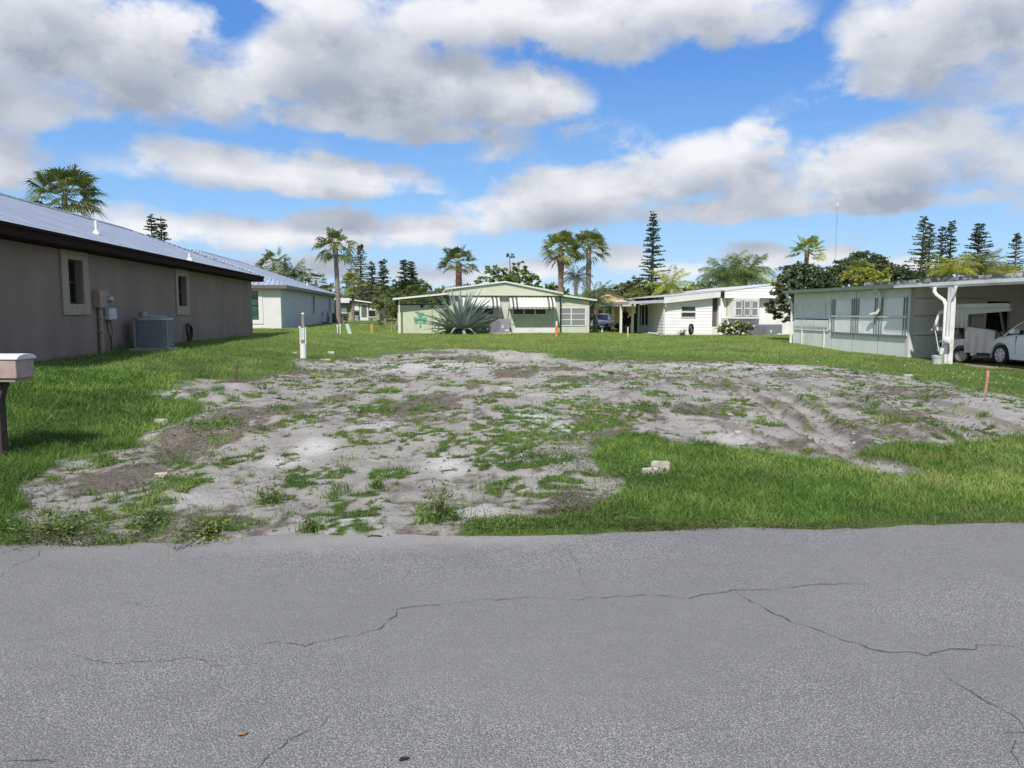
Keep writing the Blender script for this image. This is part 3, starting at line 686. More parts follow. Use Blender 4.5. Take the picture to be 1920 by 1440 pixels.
WM = blade_mat('weed_leaf', (.065, .105, .030), (.135, .200, .055), (.30, .34, .11))
OM = blade_mat('matted_leaf', (.060, .065, .022), (.095, .105, .035), (.15, .13, .06))
def build_cover():
    # low leafy mats and scattered weeds inside the bare ground
    n = 330000; x, y, d = polar(n, 4.9, 26, 1.5)
    g, D, dk, lt, rut = masks(x, y); e = y - edge_y(x)
    mat_ = ellf(ell([(405, 805, 66, 26), (310, 905, 56, 14), (1025, 865, 84, 32), (1200, 900, 90, 24, .9), (1090, 940, 90, 40, .8), (1750, 795, 70, 20), (60, 990, 90, 26), (820, 965, 34, 22), (272, 975, 46, 20), (390, 992, 60, 18), (1270, 900, 60, 10, .6), (130, 1000, 80, 18), (1850, 850, 120, 20, .4), (240, 865, 90, 14, .6), (990, 990, 120, 14, 1), (1250, 985, 200, 8, .5), (60, 930, 60, 20, .5), (300, 840, 80, 20, .4)]), x, y, (fb(x * 4, y * 4, 5) - .5), .5)
    dens = np.maximum(mat_ * .95, D * g * .35 + .012 * D) + .05 * (1 - D) * sst(fb(x * 1.3, y * 1.3, 202, 3), .5, .65)
    ok = (rng.random(n) < dens) & (e > .02 + (fb(x * 3, y * 3, 3) - .5) * .2) & ~occupied(x, y)
    x, y, d, mat_ = x[ok], y[ok], d[ok], mat_[ok]; n = len(x); z = zg(x, y) + rng.random(n) * (.015 + .07 * mat_)
    s = (.008 + .010 * rng.random(n)) * np.clip(d / 7, .8, 4) ** .8
    tone = np.clip(.35 + .3 * rng.standard_normal(n) * .7 + (fb(x * 2, y * 2, 8) - .5), 0, 1)
    tag(leaves_flat(x, y, z, s, tone, WM, 'ground_cover'), 'low leafy weeds matted over the bare sand', 'weeds', kind='stuff')
    # purple-brown creeping mat at the road edge
    n = 90000; x = rng.uniform(-6, 6.5, n); y = edge_y(x) + rng.uniform(-.15, .75, n)
    M = ellf(ell([(980, 988, 130, 16), (1090, 965, 90, 22, .9), (150, 1016, 110, 12), (1250, 992, 150, 6, .7), (1500, 990, 140, 5, .5), (60, 1020, 60, 6, .6)]), x, y, (fb(x * 4, y * 4, 55) - .5) * .8, .5)
    ok = rng.random(n) < M; x, y = x[ok], y[ok]; n = len(x); z = np.maximum(zg(x, y), .004) + rng.random(n) * .025
    tag(leaves_flat(x, y, z, .007 + .007 * rng.random(n), np.clip(.5 + .3 * rng.standard_normal(n), 0, 1), OM, 'creeping_weed'), 'brownish creeping weed spilling over the asphalt edge', 'weeds', kind='stuff')
    # sparse upright tufts on the sand
    cx, cy, d = polar(2400, 5.1, 27, 1.1); g, D, dk, lt, rut = masks(cx, cy); ok = (D > .5) & (rng.random(len(cx)) < .18 + .75 * g) & (cy - edge_y(cx) > .05) & ~occupied(cx, cy)
    cx, cy, d = cx[ok], cy[ok], d[ok]; k = 46; sp = rng.uniform(.03, .10, len(cx))
    x = (cx[:, None] + rng.normal(0, 1, (len(cx), k)) * sp[:, None]).ravel(); y = (cy[:, None] + rng.normal(0, 1, (len(cx), k)) * sp[:, None]).ravel(); dd = np.repeat(d, k); hh = np.repeat(rng.uniform(.03, .10, len(cx)), k)
    n = len(x); tone = np.repeat(np.clip(rng.normal(.4, .25, len(cx)), 0, 1), k)
    tag(blades(x, y, zg(x, y), hh * rng.uniform(.5, 1.1, n), .005 * np.clip(dd / 7, .8, 4) ** .8, rng.uniform(.3, 1.3, n), np.clip(tone + rng.normal(0, .1, n), 0, 1), GM, 'grass_tufts'), 'sparse grass tufts growing on the bare sand', 'grass', kind='stuff')
    # clods, shell bits and pebbles
    pm = mat('pebble', (.36, .33, .29), .9, var=.6, scale=2.5, detail=2); cm = mat('clod', (.15, .125, .10), .95, var=.4, scale=5)
    for nm, nn, sz, m_, lb in (('pebbles', 5200, (.003, .013), pm, 'scattered shell bits and pebbles on the bare sand'), ('clods', 7000, (.006, .028), cm, 'dark crumbs and clods of soil on the sand')):
        x, y, d = polar(nn * 2, 5.1, 26, 1.0); g, D, dk, lt, rut = masks(x, y)
        ok = (D > .35) & (y > edge_y(x) - .05) & (rng.random(len(x)) < (.6 if nm == 'pebbles' else .10 + 1.5 * dk)) & ~occupied(x, y); x, y, d = x[ok], y[ok], d[ok]; n = len(x)
        s = rng.uniform(*sz, n) * np.clip(d / 9, .8, 2.2); base = np.array([(1, 0, 0), (0, 1, 0), (-1, 0, 0), (0, -1, 0), (0, 0, .8), (0, 0, -.8)], float)
        V = np.stack([x, y, zg(x, y)], 1)[:, None, :] + base[None] * s[:, None, None] * rng.uniform(.55, 1.3, (n, 6, 1)); fc = np.array([(0, 1, 4), (1, 2, 4), (2, 3, 4), (3, 0, 4), (1, 0, 5), (2, 1, 5), (3, 2, 5), (0, 3, 5)])
        Fc = (np.arange(n)[:, None, None] * 6 + fc[None]).reshape(-1, 3); tag(npobj(nm, V.reshape(-1, 3), Fc, m_), lb, 'pebbles' if nm == 'pebbles' else 'soil', kind='stuff')
    # tiny clover flowers in the lawn by the carport
    n = 1500; x, y, d = polar(n, 18, 33, 1.0, 14, 36); g, D, dk, lt, rut = masks(x, y); ok = (D < .4) & (fb(x * .8, y * .8, 9) > .47) & ~occupied(x, y); x, y = x[ok], y[ok]; n = len(x)
    fm = mat('clover_flower', (.62, .62, .38), .8, var=.3, scale=1)
    tag(leaves_flat(x, y, zg(x, y) + .09, np.full(n, .015), np.zeros(n), fm, 'clover_flowers', .9), 'tiny pale yellow flowers sprinkled in the lawn', 'flowers', kind='stuff')
build_cover()
# ---------------------------------------------------------------- buildings (all stand in the houses' own axes u, v)
def pv(x0, y0, x1, y1, V):
    """picture rectangle on the plane v=V -> u0,u1,z0,z1 (y0 top)"""
    u0, zt = onv(x0, (y0), V); u1, _ = onv(x1, y0, V); _, zb = onv((x0 + x1) / 2, y1, V); _, zt = onv((x0 + x1) / 2, y0, V)
    return u0, u1, zb, zt
def pu(x0, y0, x1, y1, U):
    v0, _ = onu(x0, y0, U); v1, _ = onu(x1, y0, U); xm = (x0 + x1) / 2
    _, zt = onu(xm, y0, U); _, zb = onu(xm, y1, U); return v0, v1, zb, zt
def root(name, label, cat, u, v, z, group=None):
    r = thing(name, label, cat, tuple(H(u, v, z)), TH, group); r['_o'] = 0; del r['_o']; return r, (u, v, z)

M_white = mat('white_paint', (.66, .665, .65), .5, var=.04, scale=1.2, dirt=(.52, .53, .52), dscale=.9, dlo=.55, dhi=.85)
M_whitemetal = mat('white_metal', (.76, .77, .77), .4, var=.05, dirt=(.42, .43, .42), dscale=1.4, dlo=.55, dhi=.8)
M_dark = mat('dark_opening', (.010, .010, .011), .8, var=.3)
M_screen = mat('insect_screen', (.045, .044, .042), .8, var=.25, scale=1.5)
M_blind = mat('window_blind', (.20, .22, .22), .5, var=.08, scale=2)
M_glass = glass()
M_stucco = mat('stucco_taupe', (.245, .193, .157), .92, var=.10, scale=1.6, bump=.8, bscale=38, bdist=.02, dirt=(.185, .146, .12), dscale=.55, dlo=.45, dhi=.75, stretch=(1, 1, .45))
M_foam = mat('foam_surround', (.34, .285, .225), .85, var=.06, scale=3, bump=.3, bscale=40)
M_fascia = mat('brown_fascia', (.026, .015, .012), .95, var=.1, scale=1, spec=.1)
M_greystucco_shade = mat('stucco_grey_shade', (.46, .49, .54), .9, var=.05, scale=1.2, bump=.5, bscale=30, bdist=.015)  # grey house side walls: their shade is worked into the stucco colour
M_greystucco_lit = mat('stucco_grey_lit', (.66, .655, .64), .9, var=.05, scale=1.5, bump=.5, bscale=30, bdist=.015)  # sunlit copy for the grey house front, brightness put into the colour
M_green = mat('green_siding', (.56, .585, .455), .55, var=.05, scale=1.3, dirt=(.40, .44, .31), dscale=.7, dlo=.5, dhi=.85)
M_green2 = mat('pale_green_wall', (.51, .545, .445), .6, var=.06, scale=1.3, dirt=(.31, .37, .27), dscale=.7, dlo=.5, dhi=.85)
M_galv = mat('galvanised_metal', (.36, .37, .38), .4, metal=.5, var=.15, scale=6)
M_black = mat('black_plastic', (.015, .015, .016), .5, var=.2)
M_concrete = mat('concrete', (.36, .35, .33), .9, var=.18, scale=5, bump=.3, bscale=40)
M_olive = mat('olive_siding', (.30, .31, .20), .7, var=.08)
M_peach = mat('peach_stucco', (.72, .50, .28), .85, var=.06, bump=.3, bscale=30)
M_tan = mat('tan_paint', (.30, .235, .18), .7, var=.1)

def pit_foam():
    nt = M_foam.node_tree; N = nt.nodes.new; L = nt.links.new; bs = nt.nodes['Principled BSDF']; src = bs.inputs['Base Color'].links[0].from_socket
    tc = N('ShaderNodeTexCoord'); v = N('ShaderNodeTexVoronoi'); v.inputs['Scale'].default_value = 13; v.inputs['Randomness'].default_value = .85; L(tc.outputs['Object'], v.inputs['Vector'])
    mr = N('ShaderNodeMapRange'); mr.inputs[1].default_value = .22; mr.inputs[2].default_value = .34; mr.inputs[3].default_value = .7; mr.inputs[4].default_value = 0; L(v.outputs['Distance'], mr.inputs[0])
    mx = N('ShaderNodeMix'); mx.data_type = 'RGBA'; L(mr.outputs[0], mx.inputs[0]); L(src, mx.inputs[6]); mx.inputs[7].default_value = (.17, .15, .13, 1); L(mx.outputs[2], bs.inputs['Base Color'])
pit_foam()
def shingle_mat(name, col, pitch_axis_scale=(3.2, 3.2, 3.2)):
    m = bpy.data.materials.new(name); m.use_nodes = True; nt = m.node_tree; N = nt.nodes.new; L = nt.links.new
    bs = nt.nodes['Principled BSDF']; bs.inputs['Roughness'].default_value = .42; bs.inputs['Metallic'].default_value = .25
    tc = N('ShaderNodeTexCoord'); mp = N('ShaderNodeMapping'); mp.inputs['Rotation'].default_value = (0, 0, R(90)); L(tc.outputs['Object'], mp.inputs[0])
    br = N('ShaderNodeTexBrick'); br.inputs['Scale'].default_value = 1.0; br.inputs['Brick Width'].default_value = .55; br.inputs['Row Height'].default_value = .30; br.inputs['Mortar Size'].default_value = .02
    br.offset = 0.5; br.inputs['Color1'].default_value = (*[c * .96 for c in col], 1); br.inputs['Color2'].default_value = (*[min(1, c * 1.06) for c in col], 1); br.inputs['Mortar'].default_value = (*[c * .3 for c in col], 1)
    L(mp.outputs[0], br.inputs['Vector']); nz = N('ShaderNodeTexNoise'); nz.inputs['Scale'].default_value = .8; nz.inputs['Detail'].default_value = 6; L(tc.outputs['Object'], nz.inputs['Vector'])
    hs = N('ShaderNodeHueSaturation'); mr = N('ShaderNodeMapRange'); mr.inputs[1].default_value = .3; mr.inputs[2].default_value = .7; mr.inputs[3].default_value = .88; mr.inputs[4].default_value = 1.1; L(nz.outputs[0], mr.inputs[0]); L(mr.outputs[0], hs.inputs['Value']); L(br.outputs[0], hs.inputs['Color']); L(hs.outputs[0], bs.inputs['Base Color'])
    b = N('ShaderNodeBump'); b.invert = True; b.inputs['Strength'].default_value = .5; b.inputs['Distance'].default_value = .02; L(br.outputs['Fac'], b.inputs['Height']); L(b.outputs[0], bs.inputs['Normal']); return m
M_roof = shingle_mat('metal_shingle', (.42, .46, .54)); M_roof2 = shingle_mat('metal_shingle_blue', (.40, .45, .54))

def hip_roof(u_e, u_w, v0, v1, ze, k, th=.18):
    """u_e: eave nearest us on the right, u_w: far eave; hipped both ends"""
    W = (u_e - u_w) / 2; zr = ze + k * W; um = (u_e + u_w) / 2
    A, Bq, C, D_ = (u_e, v0, ze), (u_e, v1, ze), (u_w, v1, ze), (u_w, v0, ze); E, Fq = (um, v0 + W, zr), (um, v1 - W, zr)
    vs = [A, Bq, C, D_, E, Fq]; return vs, [(0, 1, 5, 4), (1, 2, 5), (2, 3, 4, 5), (3, 0, 4)]
def wall_holes_u(b, U, v0, v1, z0, z1, holes, th=.16, sgn=-1):
    """wall on the plane u=U (outer face), body towards sgn; holes (va,vb,za,zb)"""
    vs = sorted(set([v0, v1] + [h[0] for h in holes] + [h[1] for h in holes])); 
    for a, c in zip(vs[:-1], vs[1:]):
        m = (a + c) / 2; hs = [h for h in holes if h[0] < m < h[1]]
        if not hs: b.box(U, U + sgn * th, a, c, z0, z1)
        else:
            h = hs[0]; b.box(U, U + sgn * th, a, c, z0, h[2]); b.box(U, U + sgn * th, a, c, h[3], z1)

def house_taupe():
    z0 = CZ - 1.05; r, o = root('stucco_house', 'taupe stucco house with blue-grey metal shingle roof and brown eave on the left', 'house', -7.7, 12.0, z0)
    U = -7.7; v0, v1 = 12.0, 34.4; u1 = -15.2; zt = z0 + 2.44
    W1 = pu(123, 487, 151, 570, U); W2 = pu(331, 518, 347, 574, U)
    W1 = (W1[0], W1[1], W1[2], W1[3]); holes = [(min(w[0], w[1]), max(w[0], w[1]), w[2], w[3]) for w in (W1, W2)]
    b = B(o); wall_holes_u(b, U, v0, v1, z0 - .5, zt, holes); b.box(u1, U - .16, v0, v0 + .16, z0 - .5, zt); b.box(u1, U - .16, v1 - .16, v1, z0 - .5, zt); b.box(u1, u1 + .16, v0 + .16, v1 - .16, z0 - .5, zt)
    wl = b.build('wall', M_stucco, r)
    S1 = pu(109, 464, 160, 590, U); S2 = pu(326, 503, 350, 590, U)
    for w, s in zip(holes, (S1, S2)):
        sv0, sv1, sz0, sz1 = s; b = B(o)
        b.box(U + .045, U + .002, sv0, w[0], sz0, sz1); b.box(U + .045, U + .002, w[1], sv1, sz0, sz1); b.box(U + .045, U + .002, w[0], w[1], sz0, w[2]); b.box(U + .045, U + .002, w[0], w[1], w[3], sz1)
        wf = B(o); fr = .05; a, c, d, e = w
        for q in ((a, a + fr, d, e), (c - fr, c, d, e), (a + fr, c - fr, d, d + fr), (a + fr, c - fr, e - fr, e), (a + fr, c - fr, (d + e) / 2 - .03, (d + e) / 2 + .03)): wf.box(U - .135, U - .165, *q)
        win = wf.build('window', mat('window_frame_dark', (.035, .033, .03), .5), r)
        B(o).box(U - .17, U - .175, a + fr, c - fr, d + fr, e - fr).build('pane', M_glass, win)
        sill = b.build('surround', M_foam, win)
    eu = -7.25; ev0, ev1 = v0 - .45, v1 + .45; ze = CZ + 1.53; k = .385; uw = -15.65
    vs, fs = hip_roof(eu, uw, ev0, ev1, ze, k); rb = B(o); rb.add(vs, fs)
    rf = rb.build('roof', M_roof, r)
    cap = B(o)   # ridge caps along hips
    for i, j in ((1, 5), (0, 4), (4, 5), (2, 5), (3, 4)): cap.tube([Vector(vs[i]) + Vector((0, 0, .01)), Vector(vs[j]) + Vector((0, 0, .01))], .045, 5)
    cap.build('ridge_cap', M_roof, rf)
    b = B(o); b.box(eu, eu - .03, ev0, ev1, ze - .20, ze + .005); b.box(uw, eu - .03, ev1 - .03, ev1, ze - .20, ze + .005); b.box(uw, eu - .03, ev0, ev0 + .03, ze - .20, ze + .005); b.box(uw, uw + .03, ev0 + .03, ev1 - .03, ze - .20, ze + .005)
    b.box(eu + .035, eu, ev0, ev1, ze - .035, ze + .02)
    b.build('fascia', M_fascia, r)
    B(o).box(uw + .03, eu - .03, ev0 + .03, ev1 - .03, ze - .215, ze - .20).build('soffit', M_fascia, r)
    # plumbing vents on the roof slope
    for px, py, hh in ((181, 438, .34), (356, 488, .22)):
        # on the slope: u = eu - t, z = ze + k t
        best = None
        for t in np.linspace(.1, 4, 80):
            u = eu - t; v, z = onu(px, py, u)
            e = z - (ze + k * t)
            if best is None or abs(e) < best[0]: best = (abs(e), u, v, ze + k * t)
        _, u, v, z = best; p = B(o); p.lathe([(.11, -.03), (.10, .02), (.05, .08), (.04, .09), (.04, hh), (.03, hh)], (u, v, z), 12); p.build('vent_pipe', M_white, r, smooth=True)
    # meter cabinet and its pipe
    v_, zc = onu(178, 575, U); a, c, d, e = pu(173, 545, 193, 577, U)
    b = B(o); b.box(U + .002, U + .16, a, a + (c - a) * .72, d, e); b.build('meter_cabinet', M_tan, r, bevel=.008)
    b = B(o); b.box(U + .002, U + .08, a + (c - a) * .75, c + .12, d + .1, e - .03); mb = b.build('meter_base', mat('meter_box', (.30, .29, .27), .6), r, bevel=.008)
    mv, mz = onu(192, 561, U); B(o).lathe([(.09, 0), (.09, .07), (.075, .12), (.05, .14)], (U + .08, mv + .05, mz), 16, 'x').build('meter', M_galv, mb, smooth=True)
    a2, c2, d2, e2 = pu(194, 578, 208, 600, U); B(o).box(U + .002, U + .14, a2, c2, d2, e2).build('utility_box', mat('pale_plastic', (.46, .50, .52), .5), r, bevel=.025, seg=2)
    pvv = a + (c - a) * .36
    B(o).tube([(U + .06, pvv, z0 - .2), (U + .06, pvv, d)], .055, 10).build('conduit', M_tan, r, smooth=True)
    b = B(o); 
    for zz in (d - .25, (z0 + d) / 2): b.box(U + .001, U + .13, pvv - .09, pvv + .09, zz, zz + .03)
    b.build('conduit_strap', M_tan, r)
    vb = (a2 + c2) / 2; b = B(o); b.tube([(U + .03, vb - .1, d2), (U + .04, vb - .14, d2 - .2), (U + .05, vb, d2 - .5), (U + .05, vb + .03, z0)], .010, 5); b.tube([(U + .03, vb + .05, d2), (U + .05, vb + .1, d2 - .25), (U + .05, vb - .03, z0 + .1)], .008, 5); b.build('cable', M_dark, r)
    a, c, d, e = pu(261, 584, 270, 597, U); B(o).box(U + .002, U + .10, a, c, d, e).build('disconnect_box', mat('grey_box', (.25, .25, .24), .6), r, bevel=.01)
    b = B(o); b.tube([(U + .05, (a + c) / 2, d), (U + .05, (a + c) / 2, d - .55), (U + .3, (a + c) / 2 + .1, d - .65)], .018, 6); b.build('cable', M_dark, r)
    return r
house_taupe()

def ac_round(px, py, label, s=.42, h=.82, col=(.34, .36, .385), name='air_conditioner', group=None, loc=None):
    p = loc or G(px, py); r = thing(name, label, 'air conditioner', tuple(p), TH + R(8), group)
    B().box(-s - .12, s + .12, -s - .12, s + .12, -.2, .05).build('pad', M_concrete, r, bevel=.01)
    m = mat(f'condenser_{col[0]:.2f}', col, .4, metal=.5, var=.1, scale=3)
    def rr(s_, rad, n=6):
        out = []
        for cx, cy, a0 in ((s_ - rad, s_ - rad, 0), (-s_ + rad, s_ - rad, 90), (-s_ + rad, -s_ + rad, 180), (s_ - rad, -s_ + rad, 270)):
            for i in range(n + 1): t = R(a0 + 90 * i / n); out.append((cx + rad * math.cos(t), cy + rad * math.sin(t)))
        return out
    B().prism(rr(s - .02, .16), .10, h - .03, 'z').build('coil', mat('condenser_coil', (.15, .165, .185), .5, metal=.4, var=.2, scale=20), r, smooth=True)
    g = B(); ring = rr(s, .17, 10)
    for zz in np.linspace(.12, h - .06, 11): g.tube([(x, y, zz) for x, y in ring] + [(ring[0][0], ring[0][1], zz)], .004, 4, False)
    per = 0; L_ = [Vector((x, y, 0)) for x, y in ring + [ring[0]]]
    for a, c in zip(L_[:-1], L_[1:]):
        n = max(1, int((c - a).length / .035))
        for i in range(n): q = a.lerp(c, i / n); g.box(q.x - .003, q.x + .003, q.y - .003, q.y + .003, .1, h - .04)
    g.build('grille', m, r)
    c = B()
    for i in range(4):
        t = R(45 + 90 * i); rr_ = (s - .16) * 1.414 + .17; x, y = rr_ * math.cos(t), rr_ * math.sin(t); c.box(x - .011, x + .011, y - .011, y + .011, .05, h - .04)
    c.build('corner_post', M_galv, r)
    t = B(); t.prism(rr(s + .012, .18, 8), h - .05, h, 'z'); t.build('top_cover', m, r, smooth=True)
    f = B()
    for q in np.linspace(.06, .32, 8): f.tube([(q * math.cos(R(a)), q * math.sin(R(a)), h + .02 + .05 * math.cos(q / .33 * 1.5)) for a in range(0, 361, 20)], .005, 4, False)
    for a in range(0, 180, 30): f.tube([(q * math.cos(R(a)), q * math.sin(R(a)), h + .025 + .05 * math.cos(q / .33 * 1.5)) for q in np.linspace(-.33, .33, 9)], .006, 4)
    f.build('fan_guard', m, r); B().box(-s + .02, s - .02, -s + .02, s - .02, .05, .10).build('base_pan', m, r, bevel=.02)
    return r
p = G(302, 655); pu_, pv_ = toH(p.x, p.y)
ac_round(0, 0, 'silver grille air conditioner on a slab against the taupe wall', loc=H(-7.05, pv_ - .1, float(zg(np.array([p.x]), np.array([p.y]))[0])))
# hose hung on the taupe wall
v_, z_ = onu(347, 625, -7.7); h_ = thing('garden_hose', 'black garden hose looped on a hook on the taupe wall', 'hose', tuple(H(-7.62, v_, z_)), TH)
b = B()
for k in range(4): b.tube([(.02 + .02 * k + .02 * math.sin(t * 2), (.14 + .02 * k) * math.sin(t), .32 * math.cos(t) - .02 * k) for t in np.linspace(0, 6.28, 22)], .02, 6, False)
b.build('coil', M_black, h_, smooth=True); B().tube([(-.08, 0, .30), (.12, 0, .30), (.14, 0, .35)], .015, 6).build('hook', M_galv, h_)

def house_grey():
    z0 = CZ - 1.0; U = -8.6; v0, v1 = 45.8, 72.0; u1 = -22.2
    r, o = root('grey_house', 'pale grey house with blue hipped metal roof and white front window trim', 'house', U, v0, z0)
    zt = z0 + 2.42; b = B(o)
    wn = [pu(585, 555, 589, 588, U), pu(616, 560, 619, 584, U)]
    holes = [(w[0], w[1], w[2], w[3]) for w in wn]
    wall_holes_u(b, U, v0 + .16, v1, z0 - .6, zt, holes); b.box(u1, U - .16, v1 - .16, v1, z0 - .6, zt); b.box(u1, u1 + .16, v0 + .16, v1 - .16, z0 - .6, zt)
    b.build('wall', M_greystucco_shade, r)
    fw = B(o); a, c, d, e = pv(440, 545.5, 484, 599.6, v0)
    fw.box(c, U, v0, v0 + .16, z0 - .6, zt); fw.box(u1, a, v0, v0 + .16, z0 - .6, zt); fw.box(a, c, v0, v0 + .16, z0 - .6, d); fw.box(a, c, v0, v0 + .16, e, zt)
    fw.build('front_wall', M_greystucco_lit, r)
    t = B(o); k = .24
    t.box(c, c + k, v0 - .04, v0 - .002, d - k, e + k * .7); t.box(a - k, a, v0 - .04, v0 - .002, d - k, e + k * .7); t.box(a, c, v0 - .04, v0 - .002, d - k, d); t.box(a, c, v0 - .04, v0 - .002, e, e + k * .7)
    win = B(o).box(a + .04, c - .04, v0 + .10, v0 + .105, d + .04, e - .04).build('window', mat('green_glass', (.05, .10, .085), .15, var=.4, scale=2), r)
    fb_ = B(o); [fb_.box(*q) for q in ((a, a + .04, v0 + .07, v0 + .12, d, e), (c - .04, c, v0 + .07, v0 + .12, d, e), (a + .04, c - .04, v0 + .07, v0 + .12, d, d + .04), (a + .04, c - .04, v0 + .07, v0 + .12, e - .04, e), (a + .04, c - .04, v0 + .07, v0 + .12, (d + e) / 2 - .03, (d + e) / 2 + .03))]
    fb_.build('frame', M_dark, win); t.build('surround', M_white, win)
    for w in holes:
        va, vb, za, zb = w; B(o).box(U - .12, U - .125, va, vb, za, zb).build('window', M_glass, r); 
        s = B(o); q = .16; s.box(U + .002, U + .04, va - q * 2, va, za - q, zb + q); s.box(U + .002, U + .04, vb, vb + q * 2, za - q, zb + q); s.box(U + .002, U + .04, va, vb, za - q, za); s.box(U + .002, U + .04, va, vb, zb, zb + q); s.build('surround', M_greystucco_shade, r)
    eu, ev0, ev1, ze, kk, uw = -8.15, v0 - .45, v1 + .45, CZ + 1.53, .355, -22.6
    vs, fs = hip_roof(eu, uw, ev0, ev1, ze, kk); rb = B(o); rb.add(vs, fs); rf = rb.build('roof', M_roof2, r)
    cap = B(o)
    for i, j in ((1, 5), (0, 4), (4, 5), (2, 5), (3, 4)): cap.tube([vs[i], vs[j]], .06, 5)
    cap.build('ridge_cap', M_roof2, rf)
    b = B(o); b.box(eu, eu - .03, ev0, ev1, ze - .19, ze + .01); b.box(uw, eu - .03, ev0, ev0 + .03, ze - .19, ze + .01); b.box(uw, eu - .03, ev1 - .03, ev1, ze - .19, ze + .01); b.build('fascia', mat('taupe_fascia', (.13, .115, .105), .5), r)
    B(o).box(uw + .03, eu - .03, ev0 + .03, ev1 - .03, ze - .205, ze - .19).build('soffit', mat('taupe_fascia'), r)
    B(o).tube([(eu - .05, ev1 - .1, ze - .15), (U + .08, v1 - .1, ze - .5), (U + .08, v1 - .1, z0)], .06, 8).build('downspout', M_fascia, r)
    best = None
    for t_ in np.linspace(.1, 6, 80):
        v, z = onu(576, 535, eu - t_); e_ = abs(z - (ze + kk * t_))
        if best is None or e_ < best[0]: best = (e_, eu - t_, v, ze + kk * t_)
    B(o).lathe([(.1, 0), (.05, .06), (.05, .32), (.03, .32)], best[1:], 8).build('vent_pipe', M_white, r)
    for px0, px1, py0, py1 in ((602.5, 604, 585, 593), (613, 618, 583, 592), (615, 617, 594, 604)):
        a, c, d, e = pu(px0, py0, px1, py1, U); B(o).box(U + .002, U + .12, a, c, d, e).build('meter_box', M_galv, r)
    a, c, d, e = pu(602, 603, 613, 606, U); B(o).tube([(U + .1, a, d), (U + .12, a, e), (U + .12, (a + c) / 2, e - .1), (U + .12, c, d + .05)], .035, 6).build('pipe', M_black, r)
house_grey()
vv_, zz_ = onu(626, 600, -7.9)
ac_round(0, 0, 'dark grey air conditioner at the far end of the pale grey house', s=.45, h=.85, col=(.085, .09, .095), loc=H(-7.75, 66.5, CZ - 1.02))

